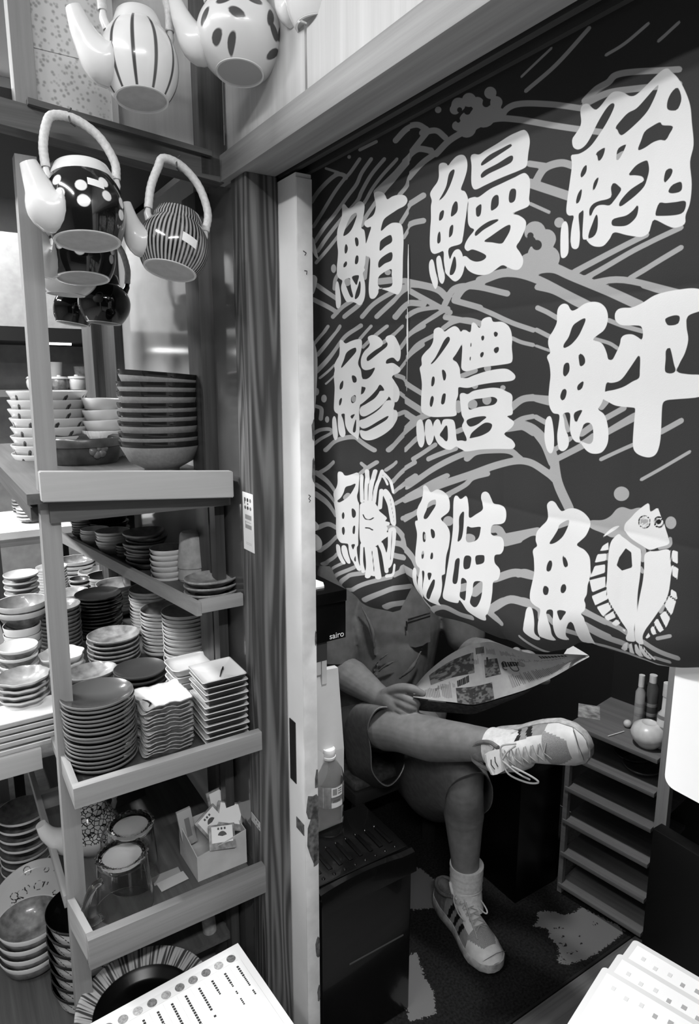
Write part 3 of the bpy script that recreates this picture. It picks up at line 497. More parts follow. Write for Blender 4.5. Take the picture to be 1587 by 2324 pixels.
G.append((K(1320, 1090, 5.282), [
 [(770,280),(790,300),(805,380),(890,335),(915,370),(940,430),(990,530),(1010,590),(1045,690),(1048,765),(920,805),(800,838),(700,790),(560,705),(490,630),(475,590),(495,520),(560,455),(620,390),(700,325)],
 [(420,648),(455,680),(560,760),(640,810),(688,850),(690,1000),(683,1150),(660,1330),(645,1500),(635,1650),(610,1800),(605,1900),(590,1950),(490,1945),(480,1900),(520,1840),(510,1790),(440,1680),(370,1550),(310,1420),(295,1300),(300,1100),(310,900),(330,760),(370,690)],
 [(745,880),(900,850),(1060,830),(1085,950),(1105,1080),(1090,1280),(1050,1420),(960,1550),(860,1680),(770,1790),(720,1880),(710,1975),(620,1960),(612,1850),(630,1750),(650,1600),(680,1420),(720,1220),(735,1050)],
 [(305,745),(300,840),(210,850),(240,790)],[(290,880),(285,965),(150,990),(180,890)],[(275,1010),(272,1110),(100,1165),(150,1030)],[(275,1155),(280,1280),(125,1345),(90,1200)],[(280,1320),(300,1430),(165,1500),(120,1390)],[(310,1470),(345,1550),(250,1635),(180,1520)],[(360,1575),(390,1650),(300,1690),(265,1640)],[(400,1670),(440,1725),(380,1760),(340,1720)],[(455,1790),(490,1800),(490,1835),(465,1820)],
 [(1090,1380),(1180,1440),(1130,1610),(1030,1490)],[(1040,1550),(1110,1640),(1060,1755),(970,1610)],[(935,1640),(1030,1780),(970,1815),(890,1700)],[(880,1730),(930,1830),(870,1850),(840,1780)],[(820,1820),(835,1870),(770,1905),(760,1890)],[(1100,830),(1180,850),(1190,1000),(1115,960)],[(1120,1010),(1200,1050),(1190,1180),(1125,1130)],[(1110,1290),(1180,1330),(1200,1420),(1110,1370)],
 [(490,1960),(430,2070),(380,2095),(350,2060),(420,1990)],[(540,1975),(500,2135),(440,2110),(500,1990)],[(605,1985),(625,2160),(560,2160),(530,2110),(575,1990)],[(655,1990),(700,2100),(745,2180),(680,2175),(640,2130),(630,2010)],[(695,1995),(740,2080),(815,2165),(780,2185),(730,2110),(690,2030)],[(425,550),(400,580),(300,650),(235,690),(280,630),(350,570)]],
 [[(500,820),(570,870),(585,1050),(460,1090),(402,1025),(430,930)]]))
# brush bits at the curtain's outer edge, against the door
G.append((K(700, 360, 6.104), [[(20,1080),(60,1120),(110,1330),(120,1390),(60,1330),(20,1200)],[(30,1620),(105,1660),(60,1860),(20,1840)],[(-40,2450),(30,2480),(95,2700),(95,3100),(60,3600),(-40,3650)],[(-40,4980),(40,4990),(105,5080),(90,5150),(20,5170),(-40,5150)],[(-40,5190),(70,5200),(130,5300),(125,5400),(60,5440),(-40,5420)]], []))
def px2cloth(p):
    q = onv(p[0], p[1], NV); return (q.dot(UD), q[2])
WHITE = []; HOLES = []; DARK = []; GREY2 = []
for k, outs, holes in G:
    fish = (k([(0, 0)])[0] == (1320.0, 1090.0))
    for o_ in outs: WHITE.append(np.array([px2cloth(p) for p in smooth_closed(k(o_), 1 if (fish and len(o_) <= 5) else 4)]))
    for o_ in holes: HOLES.append(np.array([px2cloth(p) for p in smooth_closed(k(o_), 1 if fish else 4)]))
# crab legs, fish eyes
for pts, wd in (([(755,190),(765,545)],52),([(835,120),(820,545)],56),([(930,120),(885,300),(870,560)],50),([(1005,120),(940,330),(910,570)],38),([(1010,200),(1060,320)],26),([(1000,130),(1090,260),(1140,430)],38),([(990,400),(970,650)],46),([(765,1170),(765,1400),(790,1550)],44),([(830,1200),(850,1450),(840,1620)],60),([(900,1230),(930,1500),(950,1640)],70),([(970,1170),(1010,1300),(1050,1560)],56),([(1175,1470),(1150,1600),(1050,1630)],46),([(850,1250),(900,1600)],50)):
    WHITE.append(np.array([px2cloth(p) for p in kc(ribbon(pts, wd))]))
for pts, wd in (([(780,740),(810,800),(860,815),(900,790)],16),([(810,930),(850,935),(890,965)],18),([(795,300),(795,530)],9),([(850,300),(842,545)],9),([(905,330),(890,545)],8),([(880,1260),(905,1560)],9),([(1090,500),(1150,850)],8),([(1120,980),(1100,1400)],9),([(960,1250),(1000,1520)],8)):
    DARK.append(np.array([px2cloth(p) for p in kc(ribbon(pts, wd))]))
kf = K(1320, 1090, 5.282)
def ring(cx, cy, r, w_): return ribbon([(cx + r * math.cos(a), cy + r * math.sin(a)) for a in np.linspace(0.2, 6.35, 22)], w_)
for cx, cy, r, w_ in ((728,505,72,17),(915,505,62,20)): DARK.append(np.array([px2cloth(p) for p in kf(ring(cx, cy, r, w_))]))
DARK.append(np.array([px2cloth(p) for p in kf(circ(912,500,32))]))
GREY2.append(np.array([px2cloth(p) for p in kf(circ(728,500,30))])); GREY2.append(np.array([px2cloth(p) for p in kf(ring(728,505,50,13))]))
# waves
S = []
def st(k, items):
    for pts, wd in items: S.append(k(ribbon(pts, wd)))
g1 = K(700, 360, 6.104)
st(g1, [([(20,600),(120,450),(260,300),(380,215),(470,225),(500,265)],58),([(690,0),(560,190),(470,290),(330,480),(150,780),(50,940)],48),([(850,0),(720,190),(650,350),(540,500),(380,720),(200,950),(70,1150)],52),([(1030,0),(850,220),(720,450),(650,600),(400,880),(240,1080),(110,1280)],52),([(1200,0),(1000,230),(860,420),(760,600),(560,860),(350,1120),(90,1440)],46),([(1400,0),(1200,230),(1020,450),(880,650),(780,800),(720,920)],55),([(1587,70),(1400,220),(1340,370),(1230,500)],58),([(1400,650),(1330,760),(1250,880)],58),([(1390,940),(1290,1090)],50),([(1385,640),(1470,590),(1600,510)],82),([(1385,920),(1470,885),(1600,860)],78),([(100,1750),(230,1850),(380,1950)],62),([(50,1950),(200,2030),(370,2130)],62),([(330,1800),(345,1680),(390,1600)],56),([(1250,1690),(1330,1690),(1420,1745),(1600,1760)],72),([(300,2190),(450,2060),(600,1960)],58),([(480,2190),(640,2060),(700,2000)],62),([(720,2190),(900,2000),(1200,1800),(1350,1770)],62),([(920,2190),(1100,2000),(1250,1850),(1400,1770)],62),([(1150,2190),(1280,2060),(1400,2000),(1600,2015)],84),([(1330,2190),(1480,2110),(1600,2080)],60),([(220,130),(400,190)],34),([(760,1650),(790,1400),(830,1300)],60),([(960,1700),(1100,1680)],90)])
S += [g1(circ(323, 1520, 38, 60)), g1(circ(1065, 1570, 40)), g1(circ(520, 1710, 60, 55))]
g4 = K(700, 740, 6.104)
st(g4, [([(40,270),(230,0)],42),([(100,400),(260,180),(410,0)],50),([(90,630),(400,250),(520,120),(700,-10)],58),([(690,180),(840,0)],46),([(130,720),(320,540)],32),([(200,800),(320,690)],26),([(740,290),(1040,0)],50),([(1000,230),(1260,0)],50),([(1240,300),(1400,120),(1600,0)],62),([(1240,590),(1420,400),(1600,260)],50),([(1170,680),(1300,720),(1370,790),(1600,940)],62),([(1240,930),(1350,1000),(1600,1165)],56),([(1210,1225),(1340,1190),(1430,1240),(1540,1310)],62),([(1060,1720),(1240,1560),(1400,1420),(1600,1260)],70),([(1350,1720),(1500,1560),(1600,1490)],52),([(50,1500),(140,1440),(250,1430),(320,1470)],50),([(40,1670),(150,1560),(290,1480)],42),([(200,1720),(330,1610),(500,1550),(640,1540),(720,1590),(900,1720)],62),([(90,1110),(150,1150),(145,1290)],48),([(1375,900),(1385,60)],10)])  # last thin stroke paints the light line along the panel slit
S += [g4(circ(95, 910, 28, 52)), g4(circ(180, 1005, 33, 55)), g4(circ(220, 1295, 28, 46)), g4(circ(620, 1010, 30, 45))]
g5 = K(920, 700, 5.472)
st(g5, [([(0,110),(180,20),(450,-20)],50),([(0,370),(200,200),(420,60),(540,0)],56),([(20,620),(160,450),(370,330)],50),([(480,250),(600,170),(740,140),(880,170),(930,210)],62),([(880,-10),(1100,80),(1330,180),(1600,270)],62),([(1330,370),(1450,420),(1600,455)],50),([(0,930),(220,1065)],46),([(0,1150),(210,1285)],46),([(0,1310),(130,1400)],46),([(0,1510),(150,1380),(330,1310)],72),([(0,1760),(150,1620),(240,1560)],52),([(100,1870),(400,1690)],55),([(300,1870),(620,1740)],60),([(740,1870),(850,1790),(1050,1765),(1280,1775),(1430,1870)],72),([(1320,1205),(1450,1120),(1600,1095)],66),([(1340,1430),(1450,1370),(1600,1340)],62),([(1310,1490),(1450,1480),(1600,1555)],62),([(640,1530),(700,1500)],60),([(700,840),(860,770)],60)])
S += [g5(circ(1015, 740, 48)), g5(circ(1210, 985, 32)), g5(circ(1005, 1135, 62)), g5(circ(850, 960, 40)), g5(circ(660, 1220, 40, 80)), g5(circ(820, 1190, 60))]
g6 = K(1220, 650, 4.96)
st(g6, [([(0,10),(200,60),(420,180),(520,230)],62),([(0,240),(120,290),(250,360)],56),([(0,490),(180,575)],52),([(0,670),(165,725)],32),([(600,-10),(850,70),(1050,190),(1150,220)],72),([(1180,-10),(1380,50),(1500,60)],62),([(790,380),(950,440),(1180,505)],52),([(640,590),(800,640),(890,695)],42),([(0,1270),(160,1310)],62),([(0,1470),(115,1530)],58),([(700,1360),(760,1290)],70),([(740,1490),(960,1370)],62),([(780,1630),(1080,1450)],62),([(690,1950),(1060,1780)],42),([(1370,1640),(1620,1510)],62),([(180,1970),(480,1790)],56),([(0,1660),(100,1790),(180,1990)],72),([(195,1850),(370,1710)],50),([(300,1450),(345,1620)],50),([(480,1660),(600,1570)],70),([(490,1770),(610,1680)],60)])
st(kc, [([(90,140),(230,280),(340,395)],60),([(90,310),(230,450),(340,560)],52),([(80,440),(220,590),(360,750)],66),([(110,160),(330,-5)],56),([(80,940),(210,885),(370,930)],66),([(110,1260),(370,1060)],62),([(720,170),(950,-5)],56),([(1050,110),(1210,-5)],50),([(1120,280),(1350,100),(1520,-5)],62),([(1150,430),(1350,290),(1520,180)],56),([(1180,590),(1350,510),(1520,415)],56),([(1300,800),(1520,715)],62),([(80,1470),(300,1370),(380,1310)],56),([(70,1610),(300,1510),(480,1430)],42),([(100,1720),(400,1590),(660,1490)],56),([(270,1780),(500,1650),(600,1600),(840,1565)],62),([(430,1840),(600,1815),(850,1710),(1120,1640)],62),([(750,1970),(950,1880),(1150,1805),(1310,1790)],72),([(960,2090),(1080,2045),(1210,2030)],80),([(1050,940),(1200,955),(1310,1060),(1345,1190)],80),([(1150,1150),(1320,1190),(1520,1410)],80),([(1150,1330),(1340,1360)],80),([(1180,1610),(1330,1540)],72),([(1330,1520),(1480,1600)],110),([(760,10),(830,70)],50),([(550,470),(520,500)],80)])
g8 = K(900, 1080, 5.668)
st(g8, [([(0,160),(250,-5)],50),([(80,300),(300,170),(660,-5)],62),([(640,250),(850,120),(950,30),(1160,-25)],62),([(0,330),(80,285)],46),([(90,560),(250,470)],46),([(80,930),(180,1030),(250,1150),(310,1270)],72),([(60,1200),(180,1260)],110),([(1210,690),(1290,700),(1390,860)],96),([(1370,870),(1600,815)],88),([(1290,1320),(1450,1265),(1600,1235)],78),([(1200,1700),(1350,1610),(1600,1585)],80),([(1170,1750),(1310,1910)],72),([(100,1490),(300,1580),(430,1700)],42),([(390,1760),(480,1710),(600,1695),(750,1800),(920,1840)],72),([(420,340),(530,330)],70),([(800,1450),(880,1430)],100),([(1000,1500),(1090,1420)],120)])
S += [g8(circ(665, 582, 54, 64)), g8(circ(900, 810, 90, 60)), g8(circ(385, 780, 18, 40)), g8(circ(350, 985, 25))]
g9 = K(1180, 1120, 6.116)
st(g9, [([(600,-10),(690,220)],78),([(0,640),(200,545),(290,555)],72),([(0,1110),(120,1090),(250,1130)],104),([(0,1470),(150,1480),(320,1590),(340,1720)],82),([(870,1620),(1180,1790)],84),([(890,1820),(1180,2000)],74),([(930,430),(1180,455)],92),([(0,1980),(200,2180),(310,2260)],42),([(410,1690),(480,1800)],60),([(580,1900),(720,1980)],70),([(530,450),(660,400)],80)])
g3 = K(690, 650, 1.867)
st(g3, [([(850,600),(950,592),(1020,640),(1060,715),(1078,830),(1118,940)],36),([(430,850),(560,770),(700,700),(850,690),(920,735)],24),([(420,905),(560,850),(690,800),(860,745),(960,745),(1040,790),(1080,830)],30),([(420,990),(520,930),(610,885)],22),([(870,520),(940,475),(1060,478)],28),([(1060,740),(1240,640),(1390,560)],24),([(785,1370),(880,1325),(1000,1345)],34),([(800,1240),(900,1212),(1000,1225)],34),([(790,1075),(1000,1035)],32),([(1250,735),(1400,665)],14),([(1420,820),(1640,700)],14),([(450,20),(560,80),(620,110)],24),([(640,60),(740,90)],26),([(600,75),(640,10),(720,0),(860,30)],26),([(600,130),(760,160)],24)])
S += [g3(circ(1337, 880, 31))]
gf = K(1320, 1090, 5.282)
S += [gf(circ(1078, 508, 76)), gf(smooth_closed([(70,490),(230,480),(330,430),(400,350),(470,325),(560,355),(640,335),(700,350),(600,480),(500,600),(450,650),(350,690),(240,640),(70,570)]))]
st(gf, [([(20,1580),(200,1660),(400,1770),(530,1860)],62),([(40,1780),(200,1880),(470,2010)],82),([(720,1950),(900,2050),(1130,2140)],72),([(40,2000),(200,2035),(400,2125),(700,2235),(960,2290)],42),([(930,1890),(1110,1850)],46),([(820,2150),(1000,2200)],50),([(455,640),(560,740),(715,830),(715,960)],60),([(930,810),(1060,780),(1070,700)],50),([(690,1060),(715,1100)],50),([(980,1560),(1010,1500)],60)])
g7 = K(690, 50, 1.867)
st(g7, [([(830,400),(870,360),(930,345),(1060,350),(1190,368)],26),([(560,560),(620,500),(700,455),(800,412),(900,412),(1050,437),(1170,455),(1290,470)],27),([(445,660),(500,600),(560,555)],24),([(1280,140),(1360,90),(1460,5)],13),([(1500,80),(1590,0)],13),([(920,232),(1050,110)],10),([(940,292),(1070,180),(1210,25)],17),([(1190,335),(1240,285),(1290,255),(1320,225),(1400,210),(1590,200)],27),([(1195,345),(1290,300),(1400,282),(1590,262)],28),([(600,490),(560,460),(500,470)],25),([(380,500),(430,450),(480,435),(520,455)],25),([(420,590),(480,540),(540,545)],26),([(520,470),(440,570),(370,650),(300,720)],24),([(230,540),(300,505)],14),([(980,680),(1020,620),(1090,597),(1150,612)],32),([(955,600),(1035,612)],27),([(955,682),(1125,738)],40),([(960,770),(1040,806)],15),([(1150,1060),(1300,975),(1450,900)],24),([(1195,1085),(1400,965),(1600,870)],22),([(1380,1085),(1600,955)],22),([(1200,1110),(1350,1092),(1600,1150)],28),([(930,1060),(1050,1042),(1150,1080),(1420,1200)],42),([(740,1095),(860,1062),(1000,1095),(1230,1215)],36),([(645,1170),(680,1125),(750,1100)],30),([(430,1100),(560,1130),(610,1170)],30),([(1290,600),(1350,560)],30)])
for cx, cy, r in ((640,370,22),(655,350,30),(700,330,30),(735,345,28),(790,300,26),(815,340,26),(760,395,52),(700,420,42),(648,440,20),(820,380,22),(690,450,40),(569,372,14),(185,570,8),(980,890,46),(1030,920,42),(1010,990,62),(960,1030,52),(900,1040,42),(1085,850,22),(1040,1000,50)): S.append(g7(circ(cx, cy, r)))
WAVE = [np.array([px2cloth(p) for p in s_]) for s_ in S]
WHOLES = [np.array([px2cloth(p) for p in g7(q)]) for q in (circ(693,378,15), circ(660,372,11), circ(772,345,16), circ(655,418,9), circ(962,930,22), circ(988,945,22), circ(960,905,14))]

def interp(poly, x): xs = [p[0] for p in poly]; ys = [p[1] for p in poly]; return float(np.interp(x, xs, ys))
B1 = [(690,1285),(720,1290),(745,1330),(775,1350),(800,1370),(830,1385),(862,1396),(880,1391),(895,1365),(908,1338),(924,1310)]
B2 = [(915,1335),(935,1360),(960,1385),(978,1400),(1010,1412),(1050,1428),(1110,1457),(1142,1464),(1183,1478),(1225,1486),(1265,1480),(1290,1466),(1320,1468),(1360,1485),(1420,1505),(1470,1518),(1530,1522),(1600,1522)]
def bottom(poly): return sorted([px2cloth(p) for p in poly])
U_SLIT = px2cloth((921, 900))[0]
m_cloth = attr_mat('curtain_print', [('wave', 0.60), ('white', 0.82), ('grey', 0.6), ('dark', 0.11)], 0.19, rough=0.75, spec=0.25, gain=1500, weave=0.25)
cur = thing('shop_curtain', 'dark printed shop curtain with white brush lettering hung across the stall opening', 'curtain', tuple(W(NV, 0.7, 1.85)), ANG)
def fold(u, z, zb):
    t = np.clip((1.85 - z) / 0.7, 0, 1)
    f = 0.0045 * np.sin(u * 31 + 0.6) * t + 0.0025 * np.sin(u * 67 + z * 5) * t + 0.002 * np.sin(z * 17 + u * 6) * t
    for zc in (1.590, 1.345): f = f + 0.0018 * np.exp(-np.abs(z - zc) / 0.010)
    for uc in (0.845, 0.60, 0.42): f = f + 0.0022 * np.exp(-np.abs(u - uc) / 0.014) * (0.3 + 0.7 * t)
    c = np.clip((zb + 0.045 - z) / 0.045, 0, 1)
    return f + 0.020 * c * c
def panel(u0, u1, bot, du, name, step=0.0021, off=0.0):
    nu = int((u1 - u0) / step) + 1; nz = 400
    uu = np.linspace(u0, u1, nu); zb = np.interp(uu, [p[0] for p in bot], [p[1] for p in bot])
    tt = np.linspace(0, 1, nz)
    Zg = 1.872 + (zb[None, :] - 1.872) * tt[:, None]; Ug = np.repeat(uu[None, :], nz, 0)
    dv = fold(Ug, Zg, zb[None, :]) + off
    Q = np.stack([Ug.ravel(), Zg.ravel()], 1)
    mb = MB(); V_ = np.stack([dv.ravel(), Ug.ravel() - 0.7, Zg.ravel() - 1.85], 1)
    i = np.arange(nz - 1)[:, None] * nu + np.arange(nu - 1)[None, :]; i = i.ravel()
    mb.v = V_.tolist(); mb.f = np.stack([i, i + 1, i + nu + 1, i + nu], 1).tolist(); mb.mi = [0] * len(mb.f)
    o = obj(name, mb, m_cloth, cur, auto=180)
    wv = union_sdf(Q, WAVE, 0.012); wv = union_sdf(Q, WHOLES, 0.012, True, wv); set_attr(o, 'wave', wv)
    wh = union_sdf(Q, WHITE, 0.012); wh = union_sdf(Q, HOLES, 0.012, True, wh); set_attr(o, 'white', wh)
    set_attr(o, 'dark', union_sdf(Q, DARK, 0.012)); set_attr(o, 'grey', union_sdf(Q, GREY2, 0.012))
    return o
panel(U_SLIT + 0.0012, 1.19, bottom(B1), 0, 'cloth_panel', off=0.003)
panel(0.24, U_SLIT, bottom(B2), 0, 'cloth_panel')
obj('slit_light', MB().tube([(-0.0015, px2cloth((929, y))[0] - 0.7, px2cloth((929, y))[1] - 1.85) for y in (555, 600, 640, 690)], [0.0004, 0.0013, 0.0012, 0.0004], 6).tube([(-0.0015, px2cloth((927, y))[0] - 0.7, px2cloth((927, y))[1] - 1.85) for y in (700, 750, 790, 815)], [0.0004, 0.0014, 0.0013, 0.0003], 6), mat('slit_light_white', 0.85, .7), cur)  # light showing through the panel slit, modelled as thin white slivers
obj('rod', MB().tube([(0.004, -0.5, 0.024), (0.004, 0.52, 0.024)], 0.007, 12), m_rail, cur)

# ================================================================== crockery
def cer(name, g, rough=0.3, noise=0.0, ns=60, coat=0.3): return mat(name, g, rough, 0.5, noise, ns, 0.0, coat)
def saucer(r, h=0.018, t=0.004, foot=0.5):
    f = r * foot
    return [(0, .002), (f * .9, .002), (f * .93, 0), (f * 1.05, 0), (f * 1.1, .003), (r * .86, h * .55), (r * .97, h * .88), (r, h), (r * .995, h + t * .6), (r * .975, h + t * .7), (r * .84, h * .55 + t), (f, .003 + t), (0, .003 + t)]
def bowl(r, h, t=0.004, foot=0.5, belly=0.6):
    f = r * foot
    return [(0, .003), (f * .88, .003), (f * .9, 0), (f, 0), (f * 1.02, h * .08), (r * (foot + belly * (1 - foot)), h * .35), (r * .93, h * .75), (r, h), (r * .995, h + t * .5), (r * .97, h + t * .4), (r * .90, h * .75), (r * (foot + belly * (1 - foot)) - t * 1.5, h * .36 + t), (f, h * .08 + t * 1.4), (0, h * .08 + t)]
def piece(name, prof, ms, rim=None, seg=40, wob=None, sq=1.0, loc=(0, 0, 0), split=None):
    """ms = [outside, rim, inside]; profile indices split[0]..split[1] are rim"""
    mb = MB(); n = len(prof); a, b = split or (n - 7, n - 4)
    mb.lathe(prof[:a + 1], seg, mi=0, wob=wob, sq=sq); mb.lathe(prof[a:b + 1], seg, mi=1, wob=wob, sq=sq); mb.lathe(prof[b:], seg, mi=2, wob=wob, sq=sq)
    bm = bmesh.new(); vs = [bm.verts.new(p) for p in mb.v]
    fl = []
    for f, mi in zip(mb.f, mb.mi):
        try: q = bm.faces.new([vs[i] for i in f]); q.material_index = mi
        except ValueError: pass
    bmesh.ops.remove_doubles(bm, verts=bm.verts[:], dist=1e-6)
    mb2 = MB(); bm.verts.index_update(); mb2.v = [v.co[:] for v in bm.verts]; mb2.f = [[v.index for v in f.verts] for f in bm.faces]; mb2.mi = [f.material_index for f in bm.faces]; bm.free()
    return obj(name, mb2, ms, loc=loc, auto=50)
def rrect(w_, d_, r, n=4, wav=0.0, ph=0.0):
    pts = []
    for cx, cy, a0 in ((w_ / 2 - r, d_ / 2 - r, 0), (-w_ / 2 + r, d_ / 2 - r, 90), (-w_ / 2 + r, -d_ / 2 + r, 180), (w_ / 2 - r, -d_ / 2 + r, 270)):
        for k in range(n + 1):
            a = math.radians(a0 + 90 * k / n); pts.append((cx + r * math.cos(a), cy + r * math.sin(a)))
    # densify sides
    out = []
    for i, p in enumerate(pts):
        q = pts[(i + 1) % len(pts)]; L_ = math.hypot(q[0] - p[0], q[1] - p[1]); m = 8 if L_ > 0.03 else 1
        for k in range(m): out.append((p[0] + (q[0] - p[0]) * k / m, p[1] + (q[1] - p[1]) * k / m))
    if wav: out = [(x * (1 + wav * math.sin(9 * math.atan2(y, x) + ph)), y * (1 + wav * math.sin(9 * math.atan2(y, x) + ph))) for x, y in out]
    return out
def square_dish(name, w_, d_, h, ms, loc, r=0.006, wavy=0.0, t=0.004, flare=0.86, mark=None):
    mb = MB(); zz = lambda x, y, k: k + (wavy * 0.5 * math.sin(x * 190 + y * 120) + wavy * .5 * math.sin(y * 230 - x * 60) if wavy else 0)
    def ringz(s, z, wv=1.0): return [(x * s, y * s, zz(x, y, z) if wv else z) for x, y in rrect(w_, d_, r, wav=0.02 if wavy else 0)]
    rings = [ringz(flare * .6, 0, 0), ringz(flare, 0.002, 0), ringz(0.97, h * .8), ringz(1.0, h)]
    mb.loft(rings, mi=0); mb.f.pop(); mb.mi.pop()
    mb.loft([ringz(1.0, h), ringz(0.985, h + .0015), ringz(0.955, h + .001)], mi=1, cap=False)
    inner = [ringz(0.955, h + .001), ringz(0.90, h * .55 + .003), ringz(0.6, t + .002, 0), ringz(0.2, t + .002, 0)]
    mb.loft(inner, mi=2); mb.f.pop(-2); mb.mi.pop(-2)
    if mark:
        mb.tube(mark, [0.0008, 0.0022, 0.0016, 0.0006][:len(mark)], 6, mi=3)
    return obj(name, mb, ms, loc=loc, rot=RZ, auto=45)
def stack(proto, n, top, zf, desc, cat, what, group, dz=None, jit=0.0015, hgt=0.02, rotj=0.3, tilt=0.012, turn=0.0, plural=None):
    """copies of proto piled from zf up so that the topmost rim stands at top = (v,u,z)"""
    v, u, zt_ = top
    if dz is None: dz = (zt_ - hgt - zf) / max(1, n - 1)
    rr = random.Random(hash(desc) % 1000 if False else sum(map(ord, desc)))
    z0 = zt_ - hgt - dz * (n - 1)
    for k in range(n):          # k = 0 is the topmost
        z = zt_ - hgt - dz * k
        o = proto if k == 0 else proto.copy()
        if k: COL.objects.link(o)
        o.location = W(v + (rr.random() - .5) * 2 * jit, u + (rr.random() - .5) * 2 * jit, z)
        o.rotation_euler = ((rr.random() - .5) * tilt, (rr.random() - .5) * tilt, ANG + turn + (rr.random() - .5) * rotj)
        w1 = '%s %s of %s' % (ORD[k] if k < n - 1 or n == 1 else 'lowest', what, desc)
        if n == 1: w1 = '%s %s' % (what, desc)
        if len(w1.split()) > 16: w1 = w1.replace(' with white rim', '').replace(' with pale striped outside', '')
        tag(o, w1, cat, group)
def top_at(px, py, u): return vuz(onu(px, py, u))
def rad(px_w, px, py, u): return 0.5 * px_w * depth(onu(px, py, u)) / F

c_dark = cer('brown_glaze', 0.33, 0.32, 0.05, 90); c_darkrim = cer('brown_rim', 0.45, 0.35); c_darkin = cer('dark_matt_glaze', 0.34, 0.20)
c_white = cer('white_glaze', 0.90, 0.22); c_white2 = cer('cream_glaze', 0.82, 0.3, 0.03); c_grey = cer('grey_glaze', 0.55, 0.3, 0.06)
c_black = cer('black_glaze', 0.13, 0.22); c_blackin = cer('black_inside', 0.14, 0.35); c_brown = cer('speckled_brown', 0.38, 0.35, 0.12, 45)
c_green = cer('mottled_green', 0.45, 0.3, 0.10, 70); c_pat = cer('mottled_grey', 0.50, 0.3, 0.16, 38); c_side = cer('dark_side_glaze', 0.28, 0.35, 0.05, 90)
c_terr = cer('terracotta', 0.56, 0.55, 0.03, 150, 0.0); c_terrim = cer('terracotta_rim', 0.13, 0.15); c_shad = cer('shell_white', 0.88, 0.3, 0.03)
ZC = 0.789; ZB = 1.073; ZA = 1.318

# ---- middle tray, front row
r_ = 0.0655
stack(piece('saucer', saucer(r_, 0.018, 0.004, 0.42), [c_dark, c_darkrim, c_darkin]), 16, top_at(221, 1570, 1.225), ZC, 'the tall stack at the tray corner', 'saucer', 'dark brown saucer', 'dark saucers in the corner stack', hgt=0.021, jit=0.002)
p_ = square_dish('square_plate', 0.098, 0.098, 0.012, [c_brown, cer('worn_edge', .55, .35, .12, 140), c_white, cer('brush_ink', .1, .4)], (0, 0, 0), 0.008, wavy=0.003, mark=[(-.035, -.030, .0085), (-.028, -.020, .0085), (-.030, -.006, .0085), (-.036, .006, .0085)])
stack(p_, 13, top_at(366, 1577, 1.222), ZC, 'the ragged edged middle front stack', 'plate', 'square wavy plate', 'square wavy plates', hgt=0.012, rotj=0.10, jit=0.003)
p_ = square_dish('square_plate', 0.092, 0.094, 0.013, [cer('near_black_side', .13, .35), cer('pale_edge', .8, .3), c_white, cer('brush_ink', .1, .4)], (0, 0, 0), 0.004, mark=[(-.002, -.022, .008), (.012, .004, .008), (.020, .018, .008), (.016, .006, .008)])
stack(p_, 11, top_at(494, 1520, 1.195), ZC, 'the right front stack by the post', 'plate', 'square white plate with dark underside', 'square white plates by the post', hgt=0.013, rotj=0.05, jit=0.002)
p_ = square_dish('rectangular_dish', 0.098, 0.080, 0.016, [c_white2, c_white, c_white], (0, 0, 0), 0.016)
stack(p_, 7, top_at(432, 1500, 1.335), ZC, 'the white stack behind the square plates', 'dish', 'round cornered white rectangular dish', 'white rectangular dishes', hgt=0.017, rotj=0.06)
r_ = rad(116, 316, 1512, 1.43)
stack(piece('plate', saucer(r_, 0.016, 0.004, .5), [c_dark, cer('dim_rim', .30, .3), cer('dark_in', .26, .35)]), 6, top_at(318, 1513, 1.43), ZC, 'the low dark stack behind the wavy plates', 'plate', 'dark round plate', 'low dark round plates', hgt=0.020)
r_ = rad(118, 206, 1522, 1.5)
stack(piece('leaf_plate', saucer(r_, 0.022, 0.004, .4), [c_pat, c_grey, c_pat], sq=0.8), 3, top_at(204, 1520, 1.5), ZC, 'grey pile behind the corner stack', 'plate', 'oval mottled grey plate', 'oval grey plates', hgt=0.026, dz=0.014, rotj=0.1)
r_ = rad(114, 257, 1440, 1.68)
stack(piece('plate', saucer(r_, 0.018, 0.0045, .55), [c_brown, cer('tan_rim', .62, .35, .08, 120), c_pat], wob=lambda a: .012 * math.sin(5 * a)), 6, top_at(257, 1437, 1.68), ZC, 'the mottled stack behind the grey ovals', 'plate', 'rough mottled stoneware plate', 'mottled stoneware plates', hgt=0.022, tilt=.04)
# ---- middle tray, second and third rows against the wall
r_ = rad(106, 420, 1378, 1.56)
stack(piece('bowl', bowl(r_, 0.030, .004, .5), [c_white, c_white, c_grey], split=(5, 9)), 13, top_at(421, 1383, 1.56), ZC, 'the white stack beside the wall post', 'bowl', 'shallow white bowl', 'shallow white bowls by the wall', hgt=0.032)
r_ = rad(100, 372, 1378, 1.66)
stack(piece('bowl', bowl(r_, 0.028, .004, .5), [c_side, c_white2, c_pat], split=(6, 9)), 12, top_at(370, 1378, 1.66), ZC, 'the white rimmed stack behind the shallow bowls', 'bowl', 'dark sided bowl', 'dark bowls with white rims', hgt=0.031)
r_ = rad(94, 342, 1330, 1.84)
stack(piece('bowl', bowl(r_, 0.032, .004, .5), [c_white2, c_white, c_grey], split=(6, 9)), 12, top_at(341, 1333, 1.84), ZC, 'the back white stack under the slanting lip', 'bowl', 'white bowl', 'white bowls under the slanting lip', hgt=0.034)
r_ = rad(102, 222, 1345, 1.9)
stack(piece('lacquer_plate', saucer(r_, 0.016, .004, .6), [c_black, cer('black_rim', .2, .18), c_blackin]), 12, top_at(222, 1345, 1.9), ZC, 'the shiny black stack behind the corner post', 'plate', 'black lacquer plate', 'black plates', hgt=0.02, jit=.003)
